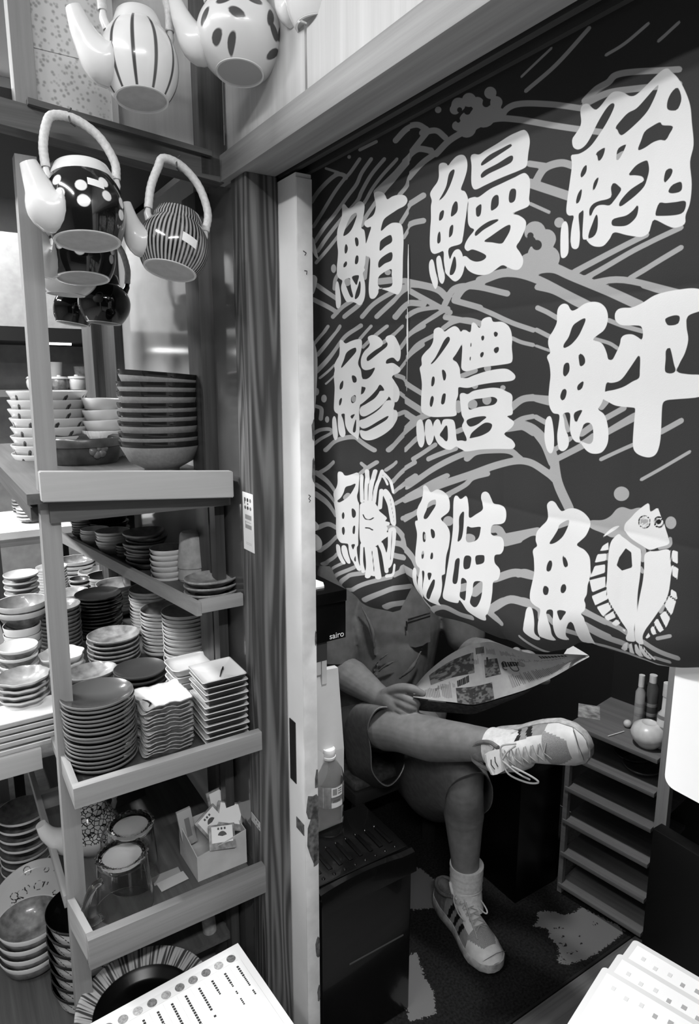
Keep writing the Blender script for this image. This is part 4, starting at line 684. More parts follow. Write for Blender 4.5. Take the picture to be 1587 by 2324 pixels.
r_ = rad(92, 264, 1330, 2.06)
stack(piece('bowl', bowl(r_, 0.034, .005, .5), [c_grey, c_white, c_grey], split=(6, 9)), 8, top_at(266, 1322, 2.06), ZC, 'the grey stack behind the black plates', 'bowl', 'grey sided bowl', 'grey bowls', hgt=0.036)
r_ = rad(95, 132, 1370, 1.84)
stack(piece('bowl', bowl(r_, 0.022, .004, .6), [c_green, c_grey, c_green], split=(6, 9)), 11, top_at(131, 1372, 1.84), ZC, 'the mottled stack hidden half behind the post', 'bowl', 'small mottled bowl', 'mottled bowls behind the post', hgt=0.024)
r_ = rad(80, 232, 1305, 2.2)
stack(piece('bowl', bowl(r_, 0.036, .004, .5), [c_white, c_white, c_black], split=(6, 9)), 6, top_at(238, 1304, 2.2), ZC, 'the stack with black insides', 'bowl', 'white bowl with black inside', 'white bowls, black inside', hgt=0.038)
r_ = rad(80, 222, 1292, 2.32)
stack(piece('bowl', bowl(r_, 0.040, .004, .5), [c_white, c_white, c_white2], split=(6, 9)), 6, top_at(220, 1293, 2.34), ZC, 'the farthest tall white stack', 'bowl', 'deep white bowl', 'deep white bowls at the back', hgt=0.042)
r_ = rad(44, 178, 1312, 2.12)
stack(piece('bowl', bowl(r_, 0.022, .003, .5), [c_side, c_white, c_side], split=(6, 9)), 7, top_at(181, 1312, 2.14), ZC, 'the narrow stack right of the post', 'bowl', 'little dark bowl with white rim', 'little dark bowls', hgt=0.023)
r_ = rad(72, 165, 1345, 2.0)
stack(piece('bowl', bowl(r_, 0.026, .004, .55), [c_white2, c_white, c_pat], split=(6, 9)), 4, top_at(163, 1342, 2.0), ZC, 'the short pale stack just right of the post', 'bowl', 'pale bowl with mottled inside', 'pale mottled bowls', hgt=0.028)
r_ = rad(82, 173, 1268, 2.44)
stack(piece('bowl', bowl(r_, 0.038, .004, .45), [c_green, c_white, c_pat], split=(6, 9)), 5, top_at(173, 1268, 2.44), ZC, 'the leaf painted stack under the white edge', 'bowl', 'leaf painted bowl', 'leaf painted bowls', hgt=0.04)
# ---- left of the post, on the side shelf
ZS = 0.785
r_ = rad(66, 118, 1285, 2.3)
stack(piece('bowl', bowl(r_, 0.022, .004, .6), [c_white, c_white, c_white2], split=(6, 9)), 12, top_at(116, 1285, 2.3), ZS, 'the white ribbed stack half behind the post', 'bowl', 'small white bowl', 'small white bowls left of the post', hgt=0.024)
r_ = rad(74, 50, 1298, 2.0)
stack(piece('saucer', saucer(r_, 0.018, .004, .5), [c_side, c_white, c_white2]), 11, top_at(46, 1300, 2.0), ZS, 'the striped stack at the far left', 'saucer', 'white rimmed dark saucer', 'white rimmed saucers at far left', hgt=0.022)
r_ = rad(110, 52, 1362, 1.75)
stack(piece('bowl', bowl(r_, 0.05, .005, .4), [c_green, c_white2, c_grey], split=(6, 9)), 2, top_at(48, 1362, 1.78), ZS + .09, 'the wide pair at the left edge', 'bowl', 'wide grey bowl', 'wide grey bowls', hgt=0.054, dz=.018)
stack(piece('bowl', bowl(rad(80, 55, 1420, 1.72), 0.07, .005, .45), [c_pat, c_white, c_pat], split=(6, 9)), 3, top_at(50, 1415, 1.74), ZS, 'the mottled trio below the wide pair', 'bowl', 'white rimmed mottled bowl', 'mottled bowls at the left edge', hgt=0.074, dz=.02)
stack(piece('plate', saucer(rad(84, 42, 1455, 1.6), 0.03, .005, .5), [c_green, c_white, c_white]), 5, top_at(40, 1462, 1.6), ZS, 'the plain white pile at the left edge', 'plate', 'white plate', 'white plates at the left edge', hgt=0.035, dz=.02)
stack(piece('shell_dish', saucer(rad(96, 140, 1480, 1.58), 0.024, .004, .4), [c_shad, c_white, c_shad], wob=lambda a: .05 * math.sin(7 * a), seg=70), 3, top_at(140, 1480, 1.58), ZC, 'the pale scalloped pile behind the post', 'dish', 'scalloped white dish', 'scalloped white dishes', hgt=0.028, dz=.016)
stack(piece('leaf_plate', saucer(rad(112, 55, 1535, 1.46), 0.020, .004, .45), [c_green, cer('pale_rim', .7, .3), c_grey], wob=lambda a: .025 * math.sin(9 * a), seg=80), 8, top_at(50, 1530, 1.46), ZS, 'the crinkled stack left of the post', 'plate', 'crinkled grey plate', 'crinkled grey plates', hgt=0.024, rotj=.2)
p_ = square_dish('rectangular_dish', 0.15, 0.085, 0.013, [c_white2, c_white, c_white], (0, 0, 0), 0.006)
stack(p_, 5, top_at(52, 1612, 1.392), ZS, 'the left pile on the side shelf front', 'dish', 'white rectangular tray dish', 'white rectangular tray dishes', hgt=0.014, rotj=.03)
# ---- upper tray
stack(piece('oval_dish', saucer(rad(126, 482, 1308, 1.265), 0.016, .004, .5), [c_brown, cer('tan_rim', .62), cer('mottled_tan', .52, .3, .12, 45)], sq=0.8), 3, top_at(481, 1306, 1.262), ZB, 'the trio at the upper tray corner', 'dish', 'oval mottled dish', 'oval dishes at the upper tray corner', hgt=0.020, dz=0.0135, rotj=.1)
rr_ = rad(66, 434, 1240, 1.385)
cupprof = [(0, .078), (rr_ * .62, .078), (rr_ * .72, .074), (rr_ * .76, .070), (rr_, 0.0), (rr_ * .95, 0.0), (rr_ * .70, .068), (0, .072)]
mb_ = MB().lathe(cupprof, 40)
cup = obj('tumbler', mb_, mat('hazy_grey_ceramic', 0.66, 0.4, .5, .06, 60), auto=35)
stack(cup, 3, (top_at(432, 1208, 1.385)[0], 1.385, top_at(432, 1206, 1.385)[2]), ZB, 'the upside down stack on the upper tray', 'cup', 'pale tumbler', 'upside down tumblers', hgt=0.078, dz=0.026, jit=.0008, tilt=.0)
stack(piece('bowl', bowl(rad(80, 380, 1245, 1.43), 0.024, .004, .5), [c_white2, cer('cream_rim', .85, .3), c_pat], split=(6, 9)), 6, top_at(381, 1241, 1.43), ZB, 'the cream stack left of the tumblers', 'bowl', 'cream bowl with painted inside', 'cream painted bowls', hgt=0.026, dz=.0125)
stack(piece('wavy_dish', saucer(rad(92, 328, 1205, 1.53), 0.018, .004, .5), [c_dark, cer('smoky_rim', .42, .3), c_brown], wob=lambda a: .05 * math.sin(3 * a), seg=60), 9, top_at(330, 1203, 1.53), ZB, 'the leaning dark stack on the upper tray', 'dish', 'wavy dark dish', 'wavy dark dishes', hgt=0.022, jit=.006, tilt=.12)
stack(piece('bowl', bowl(rad(38, 283, 1236, 1.64), 0.014, .003, .5), [c_dark, c_grey, c_black], split=(6, 9)), 4, top_at(282, 1236, 1.64), ZB, 'the tiny stack before the white bowls', 'bowl', 'tiny dark bowl', 'tiny dark bowls', hgt=0.015)
stack(piece('bowl', bowl(rad(76, 255, 1205, 1.72), 0.026, .004, .55), [c_white2, c_white, c_grey], split=(6, 9)), 5, top_at(256, 1203, 1.72), ZB, 'the pale stack on the upper tray', 'bowl', 'off white bowl', 'off white bowls on the upper tray', hgt=0.028)
stack(piece('bowl', bowl(rad(62, 215, 1200, 1.84), 0.02, .004, .55), [c_white2, c_white, c_white2], split=(6, 9)), 5, top_at(214, 1199, 1.84), ZB, 'the short white stack under black bowls', 'bowl', 'low white bowl', 'low white bowls', hgt=0.022)
stack(piece('bowl', bowl(rad(96, 240, 1170, 1.9), 0.03, .004, .55), [c_black, c_black, c_blackin], split=(6, 9)), 4, top_at(243, 1164, 1.93), ZB, 'the tall black pile at the upper tray end', 'bowl', 'black bowl', 'black bowls at the tray end', hgt=0.034, dz=.02)
stack(piece('dish', saucer(rad(48, 186, 1175, 1.93), 0.016, .004, .5), [c_brown, c_grey, c_white]), 7, top_at(186, 1170, 1.94), ZB, 'the small brown stack beside the post', 'dish', 'small brown dish with pale rim', 'small brown dishes', hgt=0.02)
# ---- top shelf
TB = []
r_ = rad(186, 360, 850, 1.40)
tb_prof = bowl(r_, 0.062, .005, .42, .62); tb_prof.insert(7, (r_ * .975, .062 * .87))
proto = piece('mixing_bowl', tb_prof, [c_terr, c_terrim, cer('dark_bowl_inside', .2, .2)], seg=56, split=(7, 10))
ys = [846, 868, 889, 913, 933, 953, 978, 997, 1020]           # the rims seen in the stack, top to bottom
for k, y in enumerate(ys):
    o = proto if k == 0 else proto.copy()
    if k: COL.objects.link(o)
    cx = 358 + (366 - 358) * k / 8
    v, u, z = top_at(cx, y, 1.40)
    o.location = W(v, u, max(z - 0.064, ZA + .0005)); o.rotation_euler = (0.02 if k == 0 else 0.0, [0.075, 0.02, .015, 0, 0, 0, 0, 0, 0][k], ANG)
    tag(o, '%s terracotta bowl with dark rim of the big stack on the top shelf' % (ORD[k] if k < 8 else 'lowest'), 'bowl', 'terracotta bowls on the top shelf')
# brown pot
r_ = rad(176, 185, 990, 1.64)
v, u, z = top_at(186, 990, 1.64)
pr = [(0, 0), (r_ * .80, 0), (r_ * .86, .006), (r_ * .93, .03), (r_ * .95, z - ZA - .022), (r_ * 1.0, z - ZA - .020), (r_ * 1.01, z - ZA - .004), (r_ * .98, z - ZA), (r_ * .9, z - ZA - .004), (r_ * .88, .02), (0, .012)]
pot = obj('stoneware_pot', MB().lathe(pr, 56), cer('dark_stoneware', .25, .3, .07, 30), loc=tuple(W(v, u, ZA)), rot=RZ)
tag(pot, 'wide dark stoneware pot with flower relief on the top shelf', 'pot')
mb = MB()
for k in range(7):
    a = 2 * math.pi * k / 7; mb.lathe([(0, .004), (.007, .003), (.010, 0)], 10, c=(.013 * math.cos(a), .013 * math.sin(a), 0))
mb.lathe([(0, .006), (.005, .004), (.006, 0)], 10)
fl = obj('flower_relief', mb, cer('relief', .40, .35), pot)
ad = math.radians(-78); fl.location = (r_ * .93 * math.cos(ad), r_ * .93 * math.sin(ad), (z - ZA) * .62); fl.rotation_euler = (math.pi / 2, 0, ad + math.pi / 2)
# leaf painted and white bowls behind the pot
def painted(name, r, h, layers, base, fn, seg=72, foot=.5):
    prof = bowl(r, h, .004, foot, .7); mb = MB().lathe(prof, seg)
    o = obj(name, mb, attr_mat(name + '_paint_%d' % int(r * 1e4), layers, base, 0.25, .5, 400, 0, .3), auto=50)
    co = np.array(mb.v); th = np.arctan2(co[:, 1], co[:, 0]); set_attr(o, 'paint', fn(th, co[:, 2], np.hypot(co[:, 0], co[:, 1])))
    return o
def leafspots(th, z, r):
    d = np.full(len(th), .02)
    for k in range(9):
        a = 2 * math.pi * k / 9 - math.pi
        for s in (-1, 1):
            da = np.abs((th - a - .05 * s + math.pi) % (2 * math.pi) - math.pi) * .07
            d = np.minimum(d, np.hypot(da / .55, (z - .026 - .006 * s)) - .0075)
    return d
r_ = rad(170, 112, 890, 1.80)
lb = painted('painted_bowl', r_, 0.045, [('paint', .25)], .84, leafspots, 90)
stack(lb, 8, top_at(108, 886, 1.80), ZA, 'the leaf painted stack behind the corner post', 'bowl', 'white bowl with dark leaves', 'leaf painted bowls on the top shelf', hgt=0.048, dz=.0215, rotj=.5)
r_ = rad(108, 236, 905, 1.74)
stack(piece('bowl', bowl(r_, 0.038, .004, .5, .7), [c_white, c_white, c_white2], split=(6, 9)), 4, top_at(240, 903, 1.74), ZA + .10, 'the white pile between pot and terracotta stack', 'bowl', 'plain white bowl', 'white bowls on the top shelf', hgt=.041, dz=.0255, tilt=.10)
fr = piece('fluted_bowl', bowl(r_, 0.045, .004, .5, .7), [c_white2, c_white, c_white2], split=(6, 9), wob=lambda a: .012 * math.sin(40 * a), seg=160)
v, u, z = top_at(240, 975, 1.74); stack(fr, 2, (v, u, z), ZA, 'under the plain white bowls', 'bowl', 'fluted white bowl', 'fluted white bowls', hgt=.047, dz=.026)
# far rack seen through the alcove
fr_ = thing('far_rack', 'dark shelf rack far behind with a lit shelf of lidded jars', 'rack', tuple(W(0, 3.3, 0)), ANG)
zj = vuz(onu(165, 884, 3.3))[2]
zt2 = vuz(onu(165, 752, 3.3))[2]
obj('shelf', MB().box(-0.6, 0.9, -.02, 0.35, zj - .03, zj), mat('rack_board', .5, .6), fr_, smooth=False)
obj('upper_shelf', MB().box(-0.6, 0.9, -.02, 0.35, zt2 - .05, zt2 + .01), mat('rack_dark', .15, .6), fr_, smooth=False)
vp = vuz(onu(208, 800, 3.3))[0]
for v_ in (vp, -0.58, .85): obj('post', MB().box(v_ - .018, v_ + .018, -.03, .01, 0, 2.2), mat('rack_dark', .15), fr_, smooth=False)
obj('back_panel', MB().box(-0.6, 0.9, 0.35, 0.37, 0, 2.2), mat('rack_back', .62, .8, noise=.04, nscale=20), fr_, smooth=False)
ql = onu(130, 779, 3.36); vl, ul, zl = vuz(ql)
sl = thing('shelf_light', 'short lit fluorescent tube under the far rack shelf', 'lamp', tuple(W(vl, ul, zl)), ANG)
obj('tube', MB().tube([(-.11, 0, 0), (.06, 0, 0)], 0.008, 10), m_tube, sl); obj('fitting', MB().box(-.14, .30, -.015, .03, .008, .03), mat('rack_dark', .15), sl, smooth=False)
sl2 = thing('shelf_light', 'lit fluorescent tube on the far rack left of the shelf post', 'lamp', tuple(W(.02, 3.19, 1.655)), ANG)
obj('tube', MB().tube([(-.12, 0, 0), (.05, 0, 0)], 0.010, 10).tube([(-.52, 0, 0), (-.36, 0, 0)], 0.010, 10), m_tube, sl2); obj('fitting', MB().box(-.56, .10, -.015, .09, .012, .035), mat('rack_dark', .15), sl2, smooth=False)
def jar(px, py, w_, g, desc):
    p = onu(px, py, 3.3); r = .5 * w_ * depth(p) / F; v, u, z = vuz(p)
    h = max(.03, z - zj)
    t = thing('lidded_jar', desc, 'jar', tuple(W(v, u + .05, zj)), ANG, 'lidded jars on the far rack')
    obj('body', MB().lathe([(0, 0), (r * .8, 0), (r * .95, h * .2), (r, h * .5), (r * .9, h * .72), (0, h * .72)], 24), g, t)
    obj('lid', MB().lathe([(r * .98, h * .72), (r * 1.02, h * .76), (r * .85, h * .88), (r * .25, h * .92), (r * .2, h), (0, h)], 24), c_white, t)
jar(138, 851, 44, c_pat, 'dark patterned lidded jar left on the far lit shelf')
jar(178, 850, 44, c_white, 'white lidded jar second on the far lit shelf')
jar(215, 850, 34, c_side, 'dark lidded jar right of the far rack post')
jar(85, 850, 44, c_white, 'white lidded jar left of the corner post far behind')
for px, py, w_, desc in ((122, 822, 36, 'white cup stacked on the far patterned jar'), (185, 832, 34, 'dark banded cup standing behind the white far jar')):
    p = onu(px, py, 3.45); r = .5 * w_ * depth(p) / F; v, u, z = vuz(p)
    tag(obj('cup', MB().lathe([(0, 0), (r * .8, 0), (r, z - zj), (r * .93, z - zj), (r * .75, .01), (0, .01)], 24), c_white if px < 150 else c_pat, loc=tuple(W(v, u, zj)), rot=RZ), desc, 'cup')
# dishes on the white edged back shelf
ZBK = .985
for px, py, u, w_, n, ms, desc, what in ((75, 1215, 2.72, 60, 4, [c_pat, c_white, c_white2], 'the left pile on the back shelf', 'white dish'), (165, 1232, 2.66, 46, 3, [c_white2, c_white, c_grey], 'the low pile on the back shelf', 'pale dish'), (70, 1180, 2.85, 70, 5, [c_side, c_grey, c_pat], 'the dark pile on the back shelf', 'dark glossy dish'), (165, 1190, 2.88, 70, 3, [c_white2, c_white, c_white], 'the rear pile on the back shelf', 'white serving dish')):
    v, _, z = top_at(px, py, u); r = rad(w_, px, py, u)
    stack(piece('dish', saucer(r, .02, .004, .5), ms), n, (v, u, ZBK + .012 * (n - 1) + .024), ZBK, desc, 'dish', what, what + ' pile', hgt=.024, dz=.012)

# ================================================================== hanging teapots
m_cane = mat('cane_wrap', 0.80, 0.5, .4, .05, 200, .25)
m_wire = mat('wire_metal', .30, .3, .6)
m_tag = mat('price_sticker', .93, .5)
def bodyprof(R, H, base, top, power=2.2):
    pr = [(0, .0015), (base * R * .93, .0015), (base * R * .95, 0), (base * R, 0)]
    for k in range(1, 24):
        t = k / 24; s = math.sin(math.pi * (0.12 + 0.76 * t)) ; a = base + (top - base) * t
        pr.append((R * (a + (1 - a) * (max(0, 1 - abs(2 * t - 1.0) ** power))), H * t))
    pr.append((top * R, H)); return pr
def teapot(label, loc, tilt, R, H, base, top, m_body, m_foot, m_lid, m_spout, fn=None, handle=0.11, spout=True, lid=True, stickers=(), handle_dx=0.0, spout_ang=180, spout_len=1.0, rx=0.0, arch=1.0, big_spout=1.0, seg=96, hook=True):
    t = thing('teapot', label, 'teapot', loc, rot=(rx, tilt, ANG), group='teapots hanging from the crossbeam')
    pr = bodyprof(R, H, base, top)
    mb = MB().lathe(pr[3:], seg); b = obj('body', mb, m_body, t, auto=60)
    if fn:
        co = np.array(mb.v); th = np.arctan2(co[:, 1], co[:, 0]); set_attr(b, 'paint', fn(th, co[:, 2]))
    obj('foot_ring', MB().lathe([(base * R * .90, .002), (base * R * .91, -.001), (base * R * .985, -.001), (base * R * 1.005, .001), (base * R, .003), (base * R * .90, .003)], 56), c_white, t)
    obj('base', MB().lathe([(0, .0012), (base * R * .905, .0012), (base * R * .905, .003), (0, .003)], 48), m_foot, t)
    if lid:
        lm = MB().lathe([(top * R * .99, H - .001), (top * R * .99, H + .005), (top * R * .86, H + .018), (top * R * .80, H + .020), (0, H + .022)], seg)
        ld_ = obj('lid', lm, m_lid, t)
        if fn and m_lid is m_body: co = np.array(lm.v); set_attr(ld_, 'paint', fn(np.arctan2(co[:, 1], co[:, 0]), np.minimum(co[:, 2], H)))
    sa = math.radians(spout_ang); cx, sx = math.cos(sa), math.sin(sa)
    if spout:
        q = big_spout
        pts = [(R * .55, H * .42), (R * .98, H * .42), (R * 1.28 * spout_len, H * .68), (R * 1.5 * spout_len, H * 1.02)]
        c = smooth_open(pts, 6); rs = list(np.interp(np.linspace(0, 1, len(c)), [0, .25, .6, 1], [.018 * q, .026 * q, .015 * q, .0085 * q]) * R / .055)
        obj('spout', MB().tube([(x * cx, x * sx, z) for x, z in c], rs, 16), m_spout, t)
    hx = R * .82
    for s in (-1, 1):
        obj('lug', MB().tube([(s * hx * .95 + handle_dx * .0, 0, H * .86), (s * hx * 1.06, 0, H * 1.0), (s * hx * 1.06, 0, H * 1.12)], [.007, .006, .004], 10), m_spout, t)
    top_z = H + handle
    pts = [(-hx * 1.06, H * 1.10), (-hx * 1.08, H + handle * .45), (-hx * .95, H + handle * .8), (-hx * .55 + handle_dx, top_z * 1.0), (hx * .1 + handle_dx, top_z * 1.0 + .001), (hx * .7 + handle_dx * .5, H + handle * .80), (hx * 1.04, H + handle * .42), (hx * 1.06, H * 1.10)]
    c = smooth_open(pts, 8)
    obj('handle', MB().tube([(x, 0, z) for x, z in c], [.0065 + .0004 * (k % 2) for k in range(len(c))], 12), m_cane, t)
    obj('wire_end', MB().tube([(hx * 1.14, .0, H * 1.05), (hx * 1.16, 0, H * 1.36)], .0015, 6).tube([(-hx * 1.14, .0, H * 1.05), (-hx * 1.16, 0, H * 1.36)], .0015, 6), m_wire, t)
    for a, z, w_, h_, ro in stickers:
        n = 8; rows = []
        for j in (0, 1):
            row = []
            for k in range(n):
                aa = math.radians(a) + (k / (n - 1) - .5) * w_ / R; zz = z + (j - .5) * h_ + (k / (n - 1) - .5) * ro
                t_ = min(max(zz / H, 0.02), .98); ra = np.interp(zz, [p[1] for p in pr[3:]], [p[0] for p in pr[3:]]) + .0006
                row.append((ra * math.cos(aa), ra * math.sin(aa), zz))
            rows.append(row)
        obj('price_sticker', MB().sheet(rows), m_tag, t)
    if hook: obj('hook', MB().tube([(hx * .0 + handle_dx, 0, top_z + .016), (hx * .0 + handle_dx - .006, -.004, top_z + .006), (handle_dx - .004, -.007, top_z - .009), (handle_dx + .004, 0, top_z - .009)], .0016, 6), m_wire, t)
    return t
def place(px, py, u): return tuple(onu(px, py, u))
def dots(rows):
    def f(th, z):
        d = np.full(len(th), .03)
        for a, zc, r in rows:
            da = ((th - math.radians(a) + math.pi) % (2 * math.pi) - math.pi) * .055
            d = np.minimum(d, np.hypot(da, z - zc) - r)
        return d
    return f
drow = [(-142, .071, .0078), (-136, .050, .0078), (-105, .060, .0080), (-103, .038, .0085), (-71, .071, .0075), (-69, .051, .0072), (-37, .052, .0078), (-40, .033, .0075), (-10, .06, .008), (20, .04, .008), (60, .06, .008), (100, .045, .008), (140, .062, .008), (175, .03, .008)]
m_dots = attr_mat('dotted_glaze', [('paint', .93)], .10, .12, .6, 700, 0, .6)
m_foot_g = cer('unglazed_foot', .70, .6, .03, 60, 0); c_spw = cer('white_pot_glaze', .88, .2)
pz = lambda px, py, u: tuple(onu(px, py, u))
teapot('black teapot with large white dots hanging nearest the left corner post', place(199, 548, 1.12), 0.02, .0585, .092, .84, .78, m_dots, m_foot_g, c_spw, c_spw, dots(drow), rx=-.15, handle=.088, spout_len=.92, big_spout=1.35, spout_ang=196, stickers=((-84, .066, .024, .011, -.003),), handle_dx=-.008, seg=300)
teapot('second black dotted teapot hanging behind and below the front dotted one', place(188, 632, 1.30), 0.02, .0580, .078, .80, .72, m_dots, m_foot_g, c_spw, c_spw, dots([(a, z * .85, r) for a, z, r in drow]), rx=-.13, handle=.115, spout_len=.9, big_spout=1.4, stickers=((-150, .050, .026, .013, 0),), seg=300)
def vstripes(n, wd, R):
    def f(th, z): return (np.abs(((th * n / (2 * math.pi)) % 1.0) - .5) * 2 * math.pi * R / n) - wd
    return f
m_str = attr_mat('striped_glaze', [('paint', .62)], .10, .14, .6, 700, 0, .6)
teapot('black teapot with fine pale vertical stripes hanging beside the dotted one', place(386, 614, 1.12), 0.25, .0565, .078, .76, .74, m_str, m_foot_g, m_str, cer('pale_spout', .80, .25), vstripes(50, .0017, .055), rx=-.15, handle=.098, spout_len=1.0, big_spout=1.0, stickers=((-82, .036, .026, .014, -.005),), seg=420, handle_dx=-.012)
m_wstr = attr_mat('lined_white_glaze', [('paint', .30)], .88, .2, .5, 700, 0, .4)
teapot('large white teapot with a few dark vertical lines hanging at the top left', place(322, 226, 1.10), 0.03, .0575, .102, .70, .62, m_wstr, m_foot_g, c_spw, c_spw, vstripes(11, .0026, .056), rx=-.12, handle=.11, spout_len=1.05, big_spout=1.3, seg=300, handle_dx=.0)
def leaves(th, z):
    d = np.full(len(th), .03)
    for a, zc, ro in ((-150, .02, .4), (-135, .065, .2), (-118, .045, -.4), (-95, .07, .0), (-72, .055, 1.3), (-64, .040, -.6), (-50, .047, 1.2), (-40, .065, .2), (-52, .018, .5), (-20, .03, .8), (20, .05, .3), (70, .04, .9), (120, .05, .2), (-165, .05, .8), (-128, .012, .9)):
        da = ((th - math.radians(a) + math.pi) % (2 * math.pi) - math.pi) * .068; dz = z - zc
        x = da * math.cos(ro) + dz * math.sin(ro); y = -da * math.sin(ro) + dz * math.cos(ro)
        d = np.minimum(d, np.hypot(x / 2.0, y) - .0068)
    return d
m_leaf = attr_mat('leaf_glaze', [('paint', .30)], .84, .25, .5, 700, 0, .3)
teapot('white teapot with dark leaf sprays hanging before the pale planks', place(545, 166, 1.03), 0.10, .066, .10, .56, .6, m_leaf, cer('grey_foot', .66, .6, 0, 1, 0), c_spw, c_spw, leaves, rx=-.12, handle=.11, seg=300, spout_ang=150)
teapot('white teapot mostly above the frame, only its foot showing over the lintel', place(735, 66, .90), 0.05, .056, .09, .72, .6, c_spw, cer('grey_foot', .80), c_spw, c_spw, None, handle=.10, spout_ang=120)
teapot('plain white teapot low behind the second dotted teapot', place(150, 668, 1.45), 0.06, .060, .075, .60, .6, c_spw, c_spw, c_spw, c_spw, None, handle=.10, spout=False)
m_bk = cer('black_pot_glaze', .07, .08)
teapot('shiny black teapot hanging deep in the alcove on the right', place(236, 733, 1.60), 0.09, .056, .085, .66, .55, m_bk, cer('dim_foot', .28, .4), m_bk, m_bk, None, handle=.10, spout=False)
teapot('shiny black teapot hanging deep in the alcove on the left', place(165, 735, 1.86), 0.16, .050, .075, .80, .6, m_bk, cer('dim_foot', .28, .4), m_bk, m_bk, None, handle=.10, spout=False)

# ================================================================== inside the stall
m_carpet = attr_mat('worn_carpet', [('worn', 0.44)], 0.13, rough=.95, spec=.1, gain=1200, noise=.04, nscale=160, edge=.028)
cp = thing('carpet', 'dark worn carpet with a bare pale patch on the stall floor', 'carpet', (0, 0, 0), ANG)
nx, ny = 150, 190
vv_ = np.linspace(.60, 1.79, nx); uu_ = np.linspace(.615, 2.2, ny)
mb = MB(); Vg, Ug = np.meshgrid(vv_, uu_)
# the carpet's front edge runs across the opening
u_edge = vuz(onz(1330, 2195, .006))[1]
uu_ = np.linspace(u_edge, 2.2, ny); Vg, Ug = np.meshgrid(vv_, uu_)
mb.v = np.stack([Vg.ravel(), Ug.ravel(), np.full(Vg.size, .006)], 1).tolist()
i = (np.arange(ny - 1)[:, None] * nx + np.arange(nx - 1)[None, :]).ravel(); mb.f = np.stack([i, i + 1, i + nx + 1, i + nx], 1).tolist(); mb.mi = [0] * len(mb.f)
top = obj('pile', mb, m_carpet, cp, smooth=False)
def px2floor(p): q = vuz(onz(p[0], p[1], .006)); return (q[0], q[1])
kk = K(1180, 1880, 4.408)
patches = [kk([(170,840),(260,825),(360,835),(450,870),(540,840),(620,790),(700,830),(1000,980),(1050,1030),(940,1130),(800,1230),(680,1300),(560,1340),(470,1362),(400,1350),(375,1320),(420,1250),(370,1280),(400,1200),(370,1170),(330,1120),(290,1080),(300,1020),(260,1000),(200,990),(130,975),(190,920)])]
patches += [[(930,1960),(960,1975),(990,2000),(1000,2040),(985,2060),(940,2065),(925,2060)], [(925,2170),(945,2160),(955,2190),(965,2220),(985,2250),(990,2300),(930,2320),(915,2250)]]
Q = np.stack([Vg.ravel(), Ug.ravel()], 1)
wsd = union_sdf(Q, [np.array([px2floor(p) for p in pt]) for pt in patches], .03)
holes = [np.array([px2floor(p) for p in kk(h)]) for h in ([(330,1000),(430,985),(430,1005),(340,1012)],[(715,935),(760,950),(790,935),(765,960),(745,975),(740,955)],[(580,1075),(630,1078),(625,1088)],[(400,1150),(470,1155),(470,1175),(420,1172)],[(540,1230),(575,1225),(570,1245)],[(480,1240),(530,1250),(525,1262),(485,1255)],[(415,1075),(450,1070),(450,1095),(425,1095)],[(425,1310),(450,1305),(450,1325),(430,1328)],[(610,1140),(635,1155),(620,1160)])]
set_attr(top, 'worn', union_sdf(Q, holes, .03, True, wsd))
obj('edge_binding', MB().box(.60, 1.79, u_edge - .006, u_edge, 0, .008), m_black, cp, smooth=False)
struct('trim_12', MB().box(.56, 1.8, -.3, u_edge - .007, -.01, .004), wood('threshold_boards', .42, 0, .08), rot=RZ, smooth=False)

# black heater that carries the bottle
m_hb = mat('black_enamel', .07, .22, .5, 0, 1, 0, .3)
ht = thing('oil_heater', 'black slatted heater box standing just inside the opening', 'heater', tuple(W(.735, 1.155, 0)), ANG)
obj('body', MB().box(-.13, .112, -.095, .11, 0.006, .415, b=.006), m_hb, ht)
mb = MB().box(-.135, .116, -.075, .115, .413, .440, b=.006)
rows = []
for k in range(15):
    x = -.135 + .251 * k / 14; arch = .010 * math.sin(math.pi * min(1, k / 12)) ** .8
    rows.append([(x, -.078, .438 + arch * .2), (x, -.088, .444 + arch * .6), (x, -.100, .440 + arch), (x, -.106, .428 + arch * .4), (x, -.108, .395)])
mb.sheet(rows)
obj('top_plate', mb, m_hb, ht)
for k in range(8):
    x = -.105 + k * .0275
    obj('slot', MB().box(x - .005, x + .005, -.045, .018, .4395, .4425, b=.0012), mat('slot_black', .03, .3), ht)
for k in range(8):
    x = -.105 + k * .0275
    for y in (.025, -.060): obj('rivet', MB().lathe([(0, .0025), (.003, .002), (.0045, 0)], 10, c=(x, y, .4405)), m_hb, ht)
obj('drawer_seam', MB().box(-.06, .09, -.0965, -.095, .225, .228), mat('seam_grey', .3, .3), ht, smooth=False)
# water bottle
bp = onz(748, 1880, .4445); bv, bu, bz = vuz(bp)
H_ = vuz(onu(751, 1697, bu))[2] - bz; R_ = .5 * 66 * depth(bp) / F
m_pet = glass_mat('clear_plastic', .96, .04, 1.25)
bt = thing('water_bottle', 'clear plastic water bottle with white cap standing on the black heater', 'bottle', tuple(W(bv, bu, bz)), ANG)
prf = [(0, .004), (R_ * .7, .002), (R_ * .92, 0), (R_, .010), (R_, H_ * .17), (R_ * .955, H_ * .185), (R_, H_ * .20), (R_, H_ * .31), (R_ * .95, H_ * .335), (R_, H_ * .355), (R_, H_ * .62), (R_ * .99, H_ * .68), (R_ * .88, H_ * .75), (R_ * .62, H_ * .82), (R_ * .40, H_ * .86), (R_ * .38, H_ * .93)]
inn = [(max(0, r - .0012), z + (.001 if i < 4 else 0)) for i, (r, z) in enumerate(prf)][::-1]
obj('body', MB().lathe(prf + inn, 40), m_pet, bt, auto=70)
